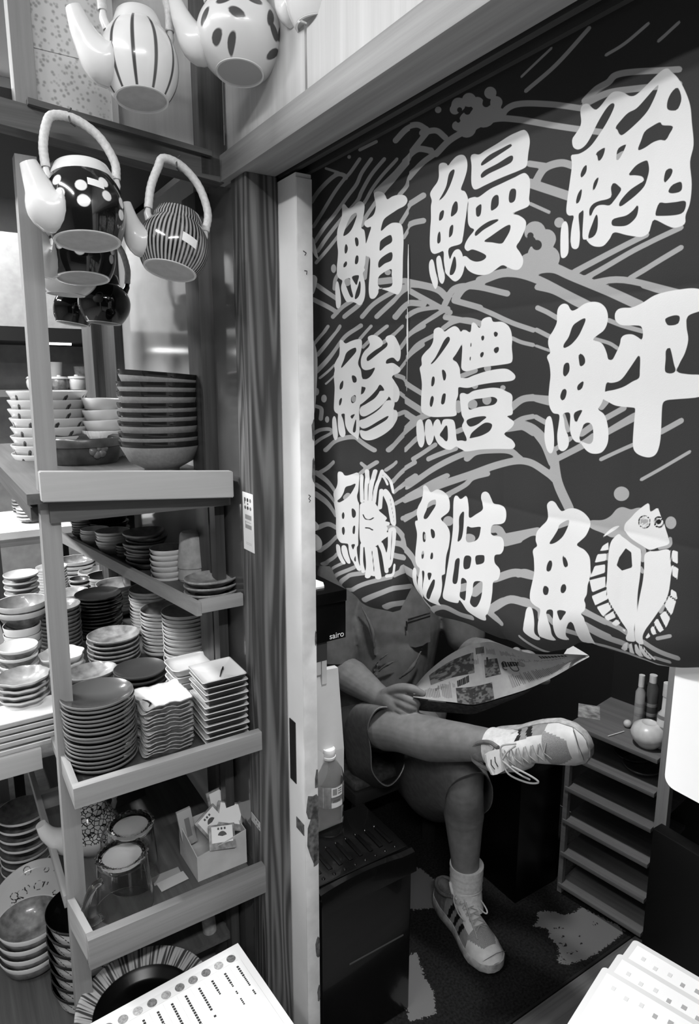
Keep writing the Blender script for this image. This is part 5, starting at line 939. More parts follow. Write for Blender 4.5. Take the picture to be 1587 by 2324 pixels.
obj('cap', MB().lathe([(R_ * .44, H_ * .885), (R_ * .46, H_ * .89), (R_ * .46, H_ * .915), (R_ * .40, H_ * .918), (R_ * .43, H_ * .925), (R_ * .43, H_ * .985), (R_ * .40, H_ * 1.0), (R_ * .33, H_ * 1.0), (R_ * .31, H_ * .992), (0, H_ * .992)], 40), mat('white_cap', .92, .4), bt)
def arc_label(name, a0, a1, z0, z1, r, m, par):
    rows = [[(r * math.cos(math.radians(a0 + (a1 - a0) * k / 10)), r * math.sin(math.radians(a0 + (a1 - a0) * k / 10)), z) for k in range(11)] for z in (z0, z1)]
    return obj(name, MB().sheet(rows), m, par)
lb = arc_label('wrap_label', 0, 360, H_ * .36, H_ * .62, R_ * 1.006, mat('clear_label', .72, .3, .5, .10, 55), bt)
lb2 = arc_label('white_label', -112, -62, H_ * .50, H_ * .615, R_ * 1.02, mat('label_white', .90, .4), bt)
for a0, a1, z0, z1, g in ((-107, -90, .525, .60, .55), (-86, -67, .585, .60, .45), (-86, -67, .56, .572, .5), (-86, -67, .53, .545, .5)): arc_label('print', a0, a1, H_ * z0, H_ * z1, R_ * 1.03, mat('print_grey_%d' % int(g * 100), g, .5), lb2)
arc_label('white_label', -112, -62, H_ * .37, H_ * .43, R_ * 1.02, mat('label_white', .9), bt)
arc_label('dark_band', -115, -60, H_ * .46, H_ * .49, R_ * 1.02, mat('band_grey', .45, .4), bt)
# paper bag behind the bottle
gv, gu = .690, 1.232
zt_b = vuz(onu(745, 1527, gu))[2]; vr = vuz(onu(777, 1620, gu))[0]
bg = thing('paper_bag', 'pale paper carrier bag standing on the heater behind the bottle', 'bag', tuple(W(vr - .10, gu, .4445)), ANG)
hb = zt_b - .4445
m_bag = mat('bag_paper', .76, .75, .3, .03, 9)
mb = MB().loft([[(-.09, -.004, 0), (.10, -.004, 0), (.10, .028, 0), (-.09, .028, 0)], [(-.09, -.003, hb * .5), (.101, -.006, hb * .5), (.101, .028, hb * .5), (-.09, .028, hb * .5)], [(-.092, .015, hb + .012), (.096, .012, hb), (.096, .028, hb), (-.092, .030, hb + .012)]])
obj('bag_body', mb, m_bag, bg, smooth=False)
obj('paper_handle', MB().box(-.06, .062, .010, .013, hb - .005, hb + .045).box(.05, .063, .008, .010, hb - .03, hb + .047), m_bag, bg, smooth=False)
m_bagprint = mat('bag_print', .84, .7)
obj('round_print', MB().lathe([(0, 0), (.06, 0)], 40), m_bagprint, bg, loc=(-.005, -.0085, hb * .42), rot=(math.pi / 2, 0, 0))
# black box on a wall bracket, with a pale card on top
xv = vuz(onv(785, 1340, .70))
bx = thing('black_box', 'black lidded box with small white lettering on the ledge behind the door', 'box', tuple(W(.70, 1.10, 0)), ANG)
BU = 1.11
z0 = vuz(onu(745, 1456, BU))[2]; z1 = vuz(onu(745, 1345, BU))[2]; vr = vuz(onu(785, 1400, BU))[0] - .70; vl_ = .604 - .70
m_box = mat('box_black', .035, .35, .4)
obj('body', MB().box(vl_, vr, .01, .16, z0, z1 - .025, b=.001), m_box, bx)
obj('lid', MB().box(vl_ - .001, vr + .0015, .0085, .1615, z1 - .0245, z1, b=.001), m_box, bx)
cu = bpy.data.curves.new('lettering', 'FONT'); cu.body = 'sairo'; cu.size = .018; cu.extrude = .0002
to = bpy.data.objects.new('lettering_curve', cu); COL.objects.link(to)
dg = bpy.context.evaluated_depsgraph_get(); me = bpy.data.meshes.new_from_object(to.evaluated_get(dg)); bpy.data.objects.remove(to)
lt = bpy.data.objects.new('lettering', me); COL.objects.link(lt); me.materials.clear(); me.materials.append(mat('letter_white', .9, .5)); lt.parent = bx
lt.location = (vr - .040, .0098, z0 + .004); lt.rotation_euler = (math.pi / 2, 0, 0)
lg = thing('wall_ledge', 'narrow dark ledge behind the door carrying the black box', 'ledge', tuple(W(.70, 1.10, 0)), ANG)
obj('board', MB().box(vl_, vr - .04, .02, .15, z0 - .045, z0 - .001), mat('ledge_wood', .25, .6), lg, smooth=False)
obj('bracket', MB().box(vl_, vl_ + .02, .12, .15, 0.006, z0 - .045), mat('ledge_wood', .25), lg, smooth=False)
cd = MB().prism([(-.045, -.05), (.012, -.05), (.024, -.025), (.014, .05), (-.01, .06), (-.045, .06)], 0, .004)
tag(obj('card', cd, mat('card_pale', .80, .6), loc=tuple(W(.652, 1.19, z1 + .0005)), rot=(0, .0, ANG)), 'pale card with cut corners lying on the black box', 'card')

# low shelf at the back right, turned a little towards the door
a2 = ANG + math.radians(8.8)
p0 = onz(1437, 2118, .03)
rk = thing('low_shelf', 'low wooden shelf with many slatted boards at the back right of the stall', 'shelf', tuple(p0), a2)
# local: y runs away along the boards, x away from the camera
def rl(px, py, y):   # height of a pixel on the front face
    pass
F2 = np.array([math.cos(a2), math.sin(a2), 0]); G2 = np.array([-math.sin(a2), math.cos(a2), 0])
def onf(px, py, x): r = ray(px, py); q = EYE + r * (((p0 + F2 * x) - EYE).dot(F2) / r.dot(F2)); return float((q - p0).dot(G2)), float(q[2] - p0[2])
m_slat = wood('slat_edge', .40, 1, .05)
yl = onf(1288, 1800, 0)[0]
for k, (px, py) in enumerate(((1437, 2118), (1451, 2046), (1467, 1971), (1480, 1893), (1499, 1818), (1500, 1738))):
    y0, z = onf(px, py, 0)
    z = max(z, 0.0)
    obj('board', MB().box(0, .24, -.02, yl + .01, z, z + .012, b=.001), m_slat, rk)
yy, zz_ = onf(1515, 1700, 0)
ztop = onf(1515, 1470, 0)[1]
obj('post', MB().box(-.004, .02, onf(1531, 1700, 0)[0] , onf(1503, 1700, 0)[0], -.02, ztop + .3), wood('shelf_post_pale', .60, 2, .12, fine=30), rk, smooth=False)
obj('post', MB().box(0.004, .02, yl, yl + .014, -.02, onf(1288, 1660, 0)[1]), m_slat, rk, smooth=False)
obj('back', MB().box(.24, .25, -.08, yl + .01, -.02, ztop + .2), m_black, rk, smooth=False)
def onshelf(px, py, z): r = ray(px, py); return EYE + r * ((z - 1.5) / r[2])
z6 = p0[2] + onf(1500, 1738, 0)[1] + .0125
# objects on the shelf's top board
q = onf(1473, 1690, .05); c_ = p0 + F2 * .05 + G2 * onf(1470, 1690, .05)[0]
rj = .5 * 72 * depth(c_) / F
jr = thing('round_jar', 'squat white glazed jar on the low shelf top beside the pale post', 'jar', (c_[0], c_[1], z6), a2)
obj('body', MB().lathe([(0, 0), (rj * .55, 0), (rj * .62, .004), (rj * .93, rj * .45), (rj, rj * .8), (rj * .86, rj * 1.2), (rj * .55, rj * 1.42), (rj * .42, rj * 1.46), (rj * .36, rj * 1.40), (0, rj * 1.36)], 40), c_white2, jr)
def bottle(px, pyb, pyt, w_, x, g, label, name='small_bottle', split=.7):
    y, _ = onf(px, pyb, x); c = p0 + F2 * x + G2 * y; zt_ = vuz(EYE + ray(px, pyt) * ((c - EYE).dot(F2) / ray(px, pyt).dot(F2)))[2]
    r = .5 * w_ * depth(c) / F; zb = z6; h = zt_ - zb
    t = thing(name, label, 'bottle', (c[0], c[1], zb), a2)
    obj('body', MB().lathe([(0, 0), (r * .9, 0), (r, .003), (r, h * split), (r * .55, h * (split + .08)), (r * .5, h * .98), (0, h * .98)], 24), g, t)
    obj('cap', MB().lathe([(r * .56, h * .8), (r * .6, h * .8), (r * .6, h), (0, h)], 24), c_white2, t)
    for k in range(3): obj('band', MB().lathe([(r * 1.01, h * (.12 + .17 * k)), (r * 1.02, h * (.125 + .17 * k)), (r * 1.01, h * (.18 + .17 * k))], 24), c_grey, t)
    return t
bottle(1452, 1600, 1530, 20, .10, cer('vial', .62, .3), 'slim pale bottle standing at the back of the low shelf top')
bottle(1478, 1600, 1530, 26, .13, cer('vial_dark', .30, .3), 'dark labelled bottle right of the slim pale bottle', split=.8)
bottle(1510, 1625, 1548, 30, .07, c_white2, 'pale round bellied bottle against the post on the shelf', split=.5)
c_ = p0 + F2 * .10 + G2 * onf(1430, 1582, .10)[0]
tag(obj('ball', MB().lathe([(0, 0)] + [(.011 * math.sin(a), .011 - .011 * math.cos(a)) for a in np.linspace(.2, 3.0, 10)] + [(0, .022)], 20), c_white2, loc=(c_[0], c_[1], z6)), 'small pale ball on the low shelf top beside the slim bottle', 'ball')
mb = MB()
for k in range(4): mb.box(-.04 + .004 * k, .045 - .006 * k, -.03 + .003 * k, .03, .0012 * k, .0012 * k + .001)
c_ = p0 + F2 * .10 + G2 * onf(1340, 1580, .10)[0]
tag(obj('leaflets', mb, mat('leaflet_grey', .55, .6, .4, .2, 50), loc=(c_[0], c_[1], z6), rot=(0, 0, a2 + .5), smooth=False), 'fanned pile of dim leaflets on the low shelf top', 'leaflets')
c_ = p0 + F2 * .04 + G2 * onf(1402, 1627, .04)[0]
tag(obj('chopstick', MB().tube([(-.028, -.01, .002), (.028, .01, .002)], .0014, 8), mat('steel_pin', .9, .25, .6), loc=(c_[0], c_[1], z6), rot=(0, 0, .1)), 'thin shiny stick lying on the low shelf top', 'stick')
for px, py, x, w_, lab in ((1425, 1720, .09, 110, 'dim oval plate on the board under the shelf top'), (1490, 1725, .05, 90, 'dark plate at the right of the second board')):
    y, z = onf(px, py, x); zb = p0[2] + onf(1499, 1818, 0)[1] + .0125
    c = p0 + F2 * (x + .03) + G2 * min(max(y, .05), .2); tag(obj('plate', MB().lathe(saucer(.05, .016), 32), c_side, loc=(c[0], c[1], zb)), lab, 'plate')
# dark boxes in the shadow
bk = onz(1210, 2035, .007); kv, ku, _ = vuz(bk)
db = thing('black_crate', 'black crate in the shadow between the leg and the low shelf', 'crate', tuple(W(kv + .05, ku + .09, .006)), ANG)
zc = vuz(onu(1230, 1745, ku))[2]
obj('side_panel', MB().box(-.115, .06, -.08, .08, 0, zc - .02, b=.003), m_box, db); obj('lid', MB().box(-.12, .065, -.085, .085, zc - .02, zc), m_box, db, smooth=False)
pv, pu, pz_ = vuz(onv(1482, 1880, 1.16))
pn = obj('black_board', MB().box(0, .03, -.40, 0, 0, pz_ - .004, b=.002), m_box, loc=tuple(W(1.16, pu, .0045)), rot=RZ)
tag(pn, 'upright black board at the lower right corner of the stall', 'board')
pts = []
u_r = vuz(onv(1527, 1560, .64))[1]; zb_ = vuz(onv(1530, 1795, .64))[2]
for cx, cy in ((0, 0),):
    w2, h2, r2 = .22, .16, .012
    for (x0, y0, a0) in ((-w2 + r2, r2, 180), (-r2, r2, 270), (-r2, h2 - r2, 0), (-w2 + r2, h2 - r2, 90)):
        for k in range(6): a = math.radians(a0 + 18 * k); pts.append((x0 + r2 * math.cos(a), y0 + r2 * math.sin(a)))
mb = MB(); n = len(pts); mb.add([(0, x, y) for x, y in pts] + [(.004, x, y) for x, y in pts], [tuple(range(n)), tuple(range(n, 2 * n))] + [(i, (i + 1) % n, n + (i + 1) % n, n + i) for i in range(n)])
tag(obj('white_card', mb, mat('card_white', .96, .5), loc=tuple(W(.642, u_r, zb_)), rot=RZ, smooth=False), 'white rounded card hanging at the right edge below the curtain', 'card')

# low stool under the sitter, with a folded cushion
so = thing('stool', 'low dark stool the newspaper reader sits on', 'stool', (.08, 1.98, 0.006), ANG)
obj('seat', MB().box(-.17, .17, -.15, .15, .255, .295, b=.008), mat('stool_dark', .16, .6), so)
for sx in (-.14, .14):
    for sy in (-.12, .12): obj('leg', MB().box(sx - .015, sx + .015, sy - .015, sy + .015, 0, .256), mat('stool_dark', .16), so, smooth=False)
cs = MB().box(-.16, .16, -.15, .15, 0, .03, b=.012)
tag(obj('cushion', cs, mat('cushion_grey', .30, .9, .2, .06, 60, .3), loc=(.07, 1.985, .3015), rot=RZ), 'thin grey cushion on the dark stool under the sitter', 'cushion')

# ================================================================== the newspaper reader
def caps(mb, pts, rs, seg=20, smooth=True):
    P_ = np.array(pts, float); n = len(P_)
    if n > 2 and smooth:
        c = smooth_open(list(P_), 6); s_ = np.interp(np.linspace(0, n - 1, len(c)), range(n), rs)
    else:
        c = np.array([P_[0] + (P_[-1] - P_[0]) * t for t in np.linspace(0, 1, 9)]) if n == 2 else P_
        s_ = np.interp(np.linspace(0, n - 1, len(c)), range(n), rs)
    t0 = (c[1] - c[0]); t0 /= np.linalg.norm(t0); t1 = c[-1] - c[-2]; t1 /= np.linalg.norm(t1)
    pre = [(c[0] - t0 * s_[0] * math.sin(a), s_[0] * math.cos(a)) for a in (1.45, 1.1, .7, .35)]
    post = [(c[-1] + t1 * s_[-1] * math.sin(a), s_[-1] * math.cos(a)) for a in (.35, .7, 1.1, 1.45)]
    pp = [p for p, _ in pre] + list(c) + [p for p, _ in post]; rr = [r for _, r in pre] + list(s_) + [r for _, r in post]
    mb.tube(pp, rr, seg)
def ell(mb, c, r, rot=None, seg=24):
    m = MB().lathe([(math.sin(a), -math.cos(a)) for a in np.linspace(0.02, math.pi - .02, 16)], seg)
    R_ = Matrix.Rotation(0, 3, 'X') if rot is None else rot
    m.f.append(tuple(k * 16 for k in range(seg))); m.f.append(tuple(k * 16 + 15 for k in range(seg)))
    mb.add([tuple(np.array(c) + np.array(R_ @ Vector((p[0] * r[0], p[1] * r[1], p[2] * r[2])))) for p in m.v], m.f)
def remesh(name, mb, m, parent, vox, it=6, fac=.5):
    o = obj(name, mb, m, smooth=False)
    r = o.modifiers.new('r', 'REMESH'); r.mode = 'VOXEL'; r.voxel_size = vox
    s = o.modifiers.new('s', 'SMOOTH'); s.iterations = it; s.factor = fac
    me = bpy.data.meshes.new_from_object(o.evaluated_get(bpy.context.evaluated_depsgraph_get()))
    o.modifiers.clear(); o.data = me; me.name = name
    me.polygons.foreach_set('use_smooth', [True] * len(me.polygons))
    o.parent = parent; o.matrix_parent_inverse = Matrix.Translation(parent.location).inverted() if False else Matrix.Identity(4)
    o.location = -Vector(parent.location)
    return o
m_skin = mat('skin', .47, .55, .3, .03, 45, .25); m_shirt = mat('shirt_cloth', .34, .85, .15, .03, 30, .35)
m_short = mat('shorts_cloth', .41, .85, .15, .03, 60, .3); m_hair = mat('hair_grey', .16, .7); m_sock = mat('sock_white', .82, .9, .1, .04, 120, .3)
PE = thing('person', 'person in dark T shirt and shorts sitting cross legged reading a newspaper', 'person', (.10, 1.93, .335), 0)
A_ = np.array
hipL = A_([.19, 1.95, .455]); kneeL = A_([.304, 1.585, .505]); ankL = A_([.326, 1.612, .105])
hipR = A_([.01, 1.93, .47]); kneeR = ony(880, 1652, 1.65); ankR = ony(1150, 1700, 1.39)
shR = A_([-.025, 1.95, .925]); shL = A_([.315, 2.0, .93]); elR = A_([-.035, 1.86, .665]); wrR = ony(872, 1588, 1.68)
elL = A_([.365, 1.90, .70]); wrL = A_([.425, 1.60, .80]); neck = A_([.15, 1.965, .985]); head = A_([.165, 1.90, 1.125])
mb = MB()
caps(mb, [A_([.10, 1.96, .47]), A_([.115, 1.98, .62]), A_([.135, 1.985, .80]), A_([.145, 1.985, .90])], [.125, .125, .135, .11], 28)
caps(mb, [shR + [.03, 0, -.01], A_([.145, 1.985, .935]), shL + [-.03, 0, -.01]], [.05, .07, .05])
caps(mb, [neck - [0, 0, .03], neck + [.005, -.02, .08]], [.055, .05])
ell(mb, head + [0, 0, .01], (.075, .095, .115), Matrix.Rotation(math.radians(22), 3, 'X'))
ell(mb, head + [.005, -.03, -.055], (.055, .062, .055))
caps(mb, [head + [.012, -.090, .005], head + [.016, -.112, -.035]], [.009, .015])          # nose
for s in (-1, 1):
    ell(mb, head + [s * .074, .01, -.01], (.010, .022, .032))                              # ears
    ell(mb, head + [.012 + s * .030, -.078, .018], (.016, .012, .008))                     # brows
caps(mb, [head + [-.012, -.088, -.068], head + [.014, -.095, -.068], head + [.038, -.084, -.068]], [.006, .008, .006])
caps(mb, [shR, shR + [-.012, -.03, -.12], elR], [.055, .050, .045]); caps(mb, [elR, elR + (wrR - elR) * .35, elR + (wrR - elR) * .8, wrR], [.046, .050, .034, .029])
caps(mb, [shL, elL], [.055, .043]); caps(mb, [elL, elL + (wrL - elL) * .4, wrL], [.043, .043, .027])
caps(mb, [hipL, (hipL + kneeL) / 2 + [0, 0, -.01], kneeL], [.075, .060, .050])
caps(mb, [kneeL + [0, .005, .01], kneeL + [0.0, -.008, -.06], kneeL + (ankL - kneeL) * .40 + [0, .022, 0], kneeL + (ankL - kneeL) * .72 + [0, .010, 0], ankL], [.052, .050, .055, .040, .033], 28)
caps(mb, [hipR, (hipR + kneeR) / 2 + [0, 0, -.012], kneeR], [.070, .060, .056])
caps(mb, [kneeR, kneeR + (ankR - kneeR) * .15, kneeR + (ankR - kneeR) * .42 + [0, .01, -.014], kneeR + (ankR - kneeR) * .75, ankR], [.060, .056, .056, .042, .036], 28)
# right hand closed on the paper's edge
def pt(a): return ony(a[0], a[1], a[2])
caps(mb, [wrR, ony(890, 1590, 1.655), ony(902, 1600, 1.640)], [.030, .034, .032]); caps(mb, [ony(888, 1605, 1.655), ony(902, 1618, 1.645)], [.026, .022])
for ch, r in (([(893, 1574, 1.640), (925, 1586, 1.603), (946, 1597, 1.604), (938, 1604, 1.632)], .0105), ([(893, 1588, 1.635), (922, 1601, 1.600), (943, 1609, 1.606), (934, 1615, 1.634)], .0108), ([(890, 1603, 1.636), (915, 1615, 1.602), (935, 1621, 1.609), (926, 1627, 1.636)], .0102), ([(888, 1616, 1.640), (907, 1627, 1.612), (922, 1631, 1.620), (915, 1635, 1.642)], .0090)):
    caps(mb, [pt(c) for c in ch], [r * 1.1, r * 1.05, r, r * .85], 12)
caps(mb, [pt(c) for c in ((876, 1574, 1.662), (905, 1562, 1.628), (935, 1563, 1.606), (960, 1574, 1.600))], [.015, .013, .0115, .008], 14)
# left hand behind the paper
caps(mb, [wrL, wrL + [.02, -.045, .015]], [.027, .030])
for k in range(4):
    b = wrL + A_([.020 + .012 * k - .01, -.07, .03 - .014 * k]); caps(mb, [b, b + [.008, -.03, .004], b + [-.006, -.045, .010], b + [-.022, -.040, .010]], [.0105, .010, .0095, .008], 12)
caps(mb, [wrL + [.0, -.03, .03], wrL + [-.012, -.06, .048], wrL + [-.016, -.085, .05]], [.014, .012, .009], 12)
body = remesh('body', mb, m_skin, PE, .0027, 3)
# hair
mb = MB(); ell(mb, head + [0, .022, .035], (.083, .098, .105), Matrix.Rotation(math.radians(22), 3, 'X')); remesh('hair', mb, m_hair, PE, .006, 3)
for s in (-1, 1): obj('eye', MB().lathe([(.009 * math.sin(a), -.009 * math.cos(a)) for a in np.linspace(.02, 3.12, 10)], 16, c=tuple(head + [.012 + s * .030, -.080, .004])), mat('eye_dark', .12, .2), PE, loc=-Vector(PE.location))
# T shirt
mb = MB()
caps(mb, [A_([.10, 1.95, .50]), A_([.112, 1.965, .62]), A_([.132, 1.975, .78]), A_([.145, 1.982, .90])], [.148, .150, .158, .125], 30)
caps(mb, [A_([.10, 1.90, .53]), A_([.12, 1.89, .60]), A_([.135, 1.90, .70])], [.095, .105, .10], 24)
caps(mb, [shR + [.03, 0, -.005], A_([.145, 1.985, .945]), shL + [-.03, 0, -.005]], [.068, .082, .068])
d1 = elR - shR
caps(mb, [shR, shR + [-.018, -.03, -.12], shR + d1 * .82 + [-.012, -.008, 0]], [.075, .074, .068], 24)
caps(mb, [shL, shL + (elL - shL) * .8], [.074, .062], 24)
tk = [(([ (820, 1375, 1.85), (845, 1430, 1.815), (850, 1490, 1.815)]), .010), ([(845, 1535, 1.80), (880, 1508, 1.775), (905, 1498, 1.775)], .008), ([(845, 1520, 1.81), (868, 1492, 1.79), (890, 1480, 1.785)], .007), ([(900, 1545, 1.78), (935, 1515, 1.77), (960, 1470, 1.80)], .010), ([(800, 1400, 1.87), (815, 1450, 1.85), (818, 1500, 1.85)], .009)]
for ch, r in tk: caps(mb, [pt(c) for c in ch], [r * .35, r * .75, r * .3], 10)
shirt = remesh('t_shirt', mb, m_shirt, PE, .0055, 4)
hem = [elR + (shR - elR) * .17 + A_(q) for q in ()]
# cuff ring of the right sleeve
c0 = shR + d1 * .88 + A_([-.012, -.010, 0]); ax = d1 / np.linalg.norm(d1); e1 = np.cross(ax, [0, 1, 0]); e1 /= np.linalg.norm(e1); e2 = np.cross(ax, e1)
rings = [[tuple(c0 + ax * dz + (e1 * math.cos(a) + e2 * math.sin(a)) * r) for a in np.linspace(0, 2 * math.pi, 32, endpoint=False)] for dz, r in ((-.03, .068), (-.005, .069), (.016, .067), (.017, .060), (-.02, .058))]
obj('sleeve_hem', MB().loft(rings, cap=False), m_shirt, shirt)
# chest pocket with a small label
def sheetpx(rows): return MB().sheet([[tuple(ony(*q)) for q in r] for r in rows])
yk = 1.835
rows = []
for j in range(7):
    row = []
    for k in range(7):
        row.append((926 + k * 8.5, 1404 + j * 11 - k * 2.2 + (4 if j == 6 and k in (2, 3, 4) else 0), 1.818 + .004 * abs(k - 2) ** 1.4 * .6))
    rows.append(row)
obj('pocket', sheetpx(rows), m_shirt, shirt)
obj('pocket_hem', MB().tube([tuple(ony(926 + k * 8.5, 1412 - k * 2.6, 1.816 + .0024 * abs(k - 2) ** 1.4)) for k in range(7)], .0012, 6).tube([tuple(ony(926 + k * 8.5, 1405 - k * 2.6, 1.816 + .0024 * abs(k - 2) ** 1.4)) for k in range(7)], .0010, 6), mat('stitch_dark', .16, .8), shirt)
obj('pocket_label', MB().tube([tuple(ony(923, 1410 + 3 * k, 1.8145)) for k in range(8)], .0022, 6), mat('label_black', .06, .6), shirt)
# shorts
def pxring(pts, n=40):
    c = np.array([ony(*p) for p in pts]); out = []
    m = len(c)
    for i in range(m):
        p0, p1, p2, p3 = c[i - 1], c[i], c[(i + 1) % m], c[(i + 2) % m]
        for k in range(6):
            t = k / 6; out.append(tuple(0.5 * ((2 * p1) + (-p0 + p2) * t + (2 * p0 - 5 * p1 + 4 * p2 - p3) * t * t + (-p0 + 3 * p1 - 3 * p2 + p3) * t ** 3)))
    return out
def lerp_rings(a, b, n): return [[tuple(np.array(p) + (np.array(q) - np.array(p)) * t) for p, q in zip(a, b)] for t in np.linspace(0, 1, n)]
hemR = pxring([(862, 1606, 1.61), (836, 1645, 1.625), (842, 1705, 1.645), (847, 1755, 1.67), (880, 1784, 1.71), (912, 1752, 1.74), (925, 1690, 1.74), (905, 1620, 1.66)])
midR = pxring([(816, 1596, 1.72), (784, 1640, 1.76), (783, 1700, 1.80), (800, 1757, 1.82), (858, 1790, 1.84), (925, 1765, 1.86), (940, 1690, 1.86), (880, 1606, 1.76)])
endR = pxring([(850, 1590, 1.95), (800, 1620, 1.98), (780, 1670, 1.98), (800, 1720, 2.0), (860, 1740, 2.02), (930, 1730, 2.02), (950, 1680, 2.02), (920, 1610, 1.98)])
rg = lerp_rings(endR, midR, 5) + lerp_rings(midR, hemR, 7)[1:]
c_h = np.mean(np.array(hemR), 0); c_m = np.mean(np.array(midR), 0); c_e = np.mean(np.array(endR), 0)
inner = [[tuple(c + (np.array(p) - c) * .965) for p in r] for r, c in ((hemR, c_h), (midR, c_m), (endR, c_e))]
so_ = obj('shorts', MB().loft(rg + inner, cap=False), m_short, PE, loc=-Vector(PE.location), auto=60)
hemL = pxring([(1066, 1757, 1.485), (1099, 1755, 1.495), (1119, 1790, 1.53), (1110, 1838, 1.60), (1060, 1862, 1.65), (1016, 1845, 1.62), (1010, 1808, 1.565), (1030, 1775, 1.505)])
midL = pxring([(1015, 1645, 1.63), (1085, 1680, 1.65), (1095, 1770, 1.73), (1055, 1850, 1.79), (985, 1865, 1.82), (925, 1820, 1.79), (925, 1730, 1.71), (965, 1665, 1.65)])
endL = pxring([(960, 1630, 1.90), (1030, 1640, 1.92), (1055, 1710, 1.96), (1020, 1800, 2.0), (950, 1815, 2.02), (885, 1770, 2.0), (885, 1690, 1.94), (920, 1640, 1.90)])
rg = lerp_rings(endL, midL, 5) + lerp_rings(midL, hemL, 7)[1:]
c_h = np.mean(np.array(hemL), 0); c_m = np.mean(np.array(midL), 0); c_e = np.mean(np.array(endL), 0)
inner = [[tuple(c + (np.array(p) - c) * .965) for p in r] for r, c in ((hemL, c_h), (midL, c_m), (endL, c_e))]
obj('shorts_leg', MB().loft(rg + inner, cap=False), m_short, so_, auto=60)
mb = MB(); caps(mb, [A_([.0, 1.975, .46]), A_([.10, 1.985, .465]), A_([.20, 1.99, .46])], [.118, .122, .118], 26)
seat_ = remesh('shorts_seat', mb, m_short, PE, .008, 3); seat_.parent = so_; seat_.location = (0, 0, 0)
obj('hem_edge', MB().tube(hemR + [hemR[0]], .0016, 6, cap=False), mat('hem_pale', .55, .8), so_)
# ---- shoes
def make_shoe(label_side):
    """toe along +x, sole on z = 0; returns lists for a shoe in local space"""
    L_ = .282
    def wid(x):
        t = x / L_
        return np.interp(t, [0, .05, .2, .42, .62, .8, .92, .98, 1], [.012, .026, .034, .033, .043, .047, .038, .022, .006])
    def sk(x): t = x / L_; return np.interp(t, [0, .5, 1], [0, .003, -.006])
    xs = np.concatenate([np.linspace(0, .02, 6), np.linspace(.026, .25, 34), np.linspace(.255, L_, 10)])
    sole = []
    for x in xs:
        w_ = wid(x) + .003; y0 = sk(x); th = np.interp(x, [0, .06, .16, L_], [.036, .034, .027, .022]); z0 = np.interp(x, [0, .02, .2, L_], [.008, .0, .0, .014])
        sole.append([(x, y0 - w_ * .93, z0), (x, y0 + w_ * .93, z0), (x, y0 + w_ * 1.02, z0 + .004), (x, y0 + w_ * 1.03, z0 + th * .8), (x, y0 + w_ * .97, z0 + th), (x, y0 - w_ * .97, z0 + th), (x, y0 - w_ * 1.03, z0 + th * .8), (x, y0 - w_ * 1.02, z0 + .004)])
    up = MB(); rows = []; PH = np.linspace(0, math.pi, 33)
    xu = np.linspace(.004, L_ - .003, 70)
    for x in xu:
        w_ = wid(x); hgt = np.interp(x, [0, .02, .06, .10, .14, .19, .235, .262, L_], [.046, .052, .056, .072, .066, .050, .036, .028, .004]); zb = np.interp(x, [0, .06, .16, L_], [.034, .031, .025, .030])
        row = []
        for ph in PH:
            cp_, sp_ = math.cos(ph), math.sin(ph)
            q = 1.0 if x > .11 else 1.0
            row.append((x, sk(x) + w_ * math.copysign(abs(cp_) ** .75, cp_) * (1 - .18 * sp_ if x > .1 else 1 - .10 * sp_), zb + hgt * sp_ ** .85))
        rows.append(row)
    up.sheet(rows)
    nphi = len(PH); mi = []
    for f in up.f:
        c = np.mean([up.v[i] for i in f], 0); x = c[0]; j = f[0] % nphi; ph = math.degrees(PH[min(j, nphi - 1)]) + 2.8; side = min(ph, 180 - ph)
        if x > .246 or (x > .200 and side < 30 + (x - .200) * 700): k = 1
        elif x > .196 and side >= 30: k = 2
        elif .112 < x <= .200 and side > 48 - (x - .112) * 120: k = 1
        elif x < .075: k = 4
        elif side <= 62 and any(abs(x - (x0 + side * .0003)) < .0065 for x0 in (.098, .126, .154)): k = 3
        elif x < .118 and side > 70: k = 4
        else: k = 0
        mi.append(k)
    up.mi = mi
    return sole, up, rows
m_sh = [mat('shoe_grey', .56, .7, .3, .04, 80), mat('shoe_white', .84, .5, .4, .03, 60), mat('shoe_mesh', .58, .8, .2, .10, 900, .3), mat('shoe_stripe', .12, .5), mat('shoe_heel', .42, .7, .3, .05, 80)]
m_sole = mat('shoe_sole', .66, .7, .3, .10, 70); m_lace = mat('lace', .68, .8, .2)
def lace_set(par, bow):
    mb = MB(); z = lambda x, y: np.interp(x, [.10, .14, .19, .205], [.108, .096, .077, .070]) - abs(y) ** 2 * 8 + .002
    for k in range(6):
        x = .118 + k * .015
        for s in (-1, 1): mb.tube([(x, s * .019, z(x, .019) + .0005), (x + .005, 0, z(x + .005, 0) + .004 + (.001 if s > 0 else 0)), (x + .012, -s * .018, z(x + .012, .018) + .0005)], .0022, 7, flat=.6)
    for lp in bow: mb.tube(smooth_open(lp, 5), .0021, 7)
    return obj('laces', mb, m_lace, par)
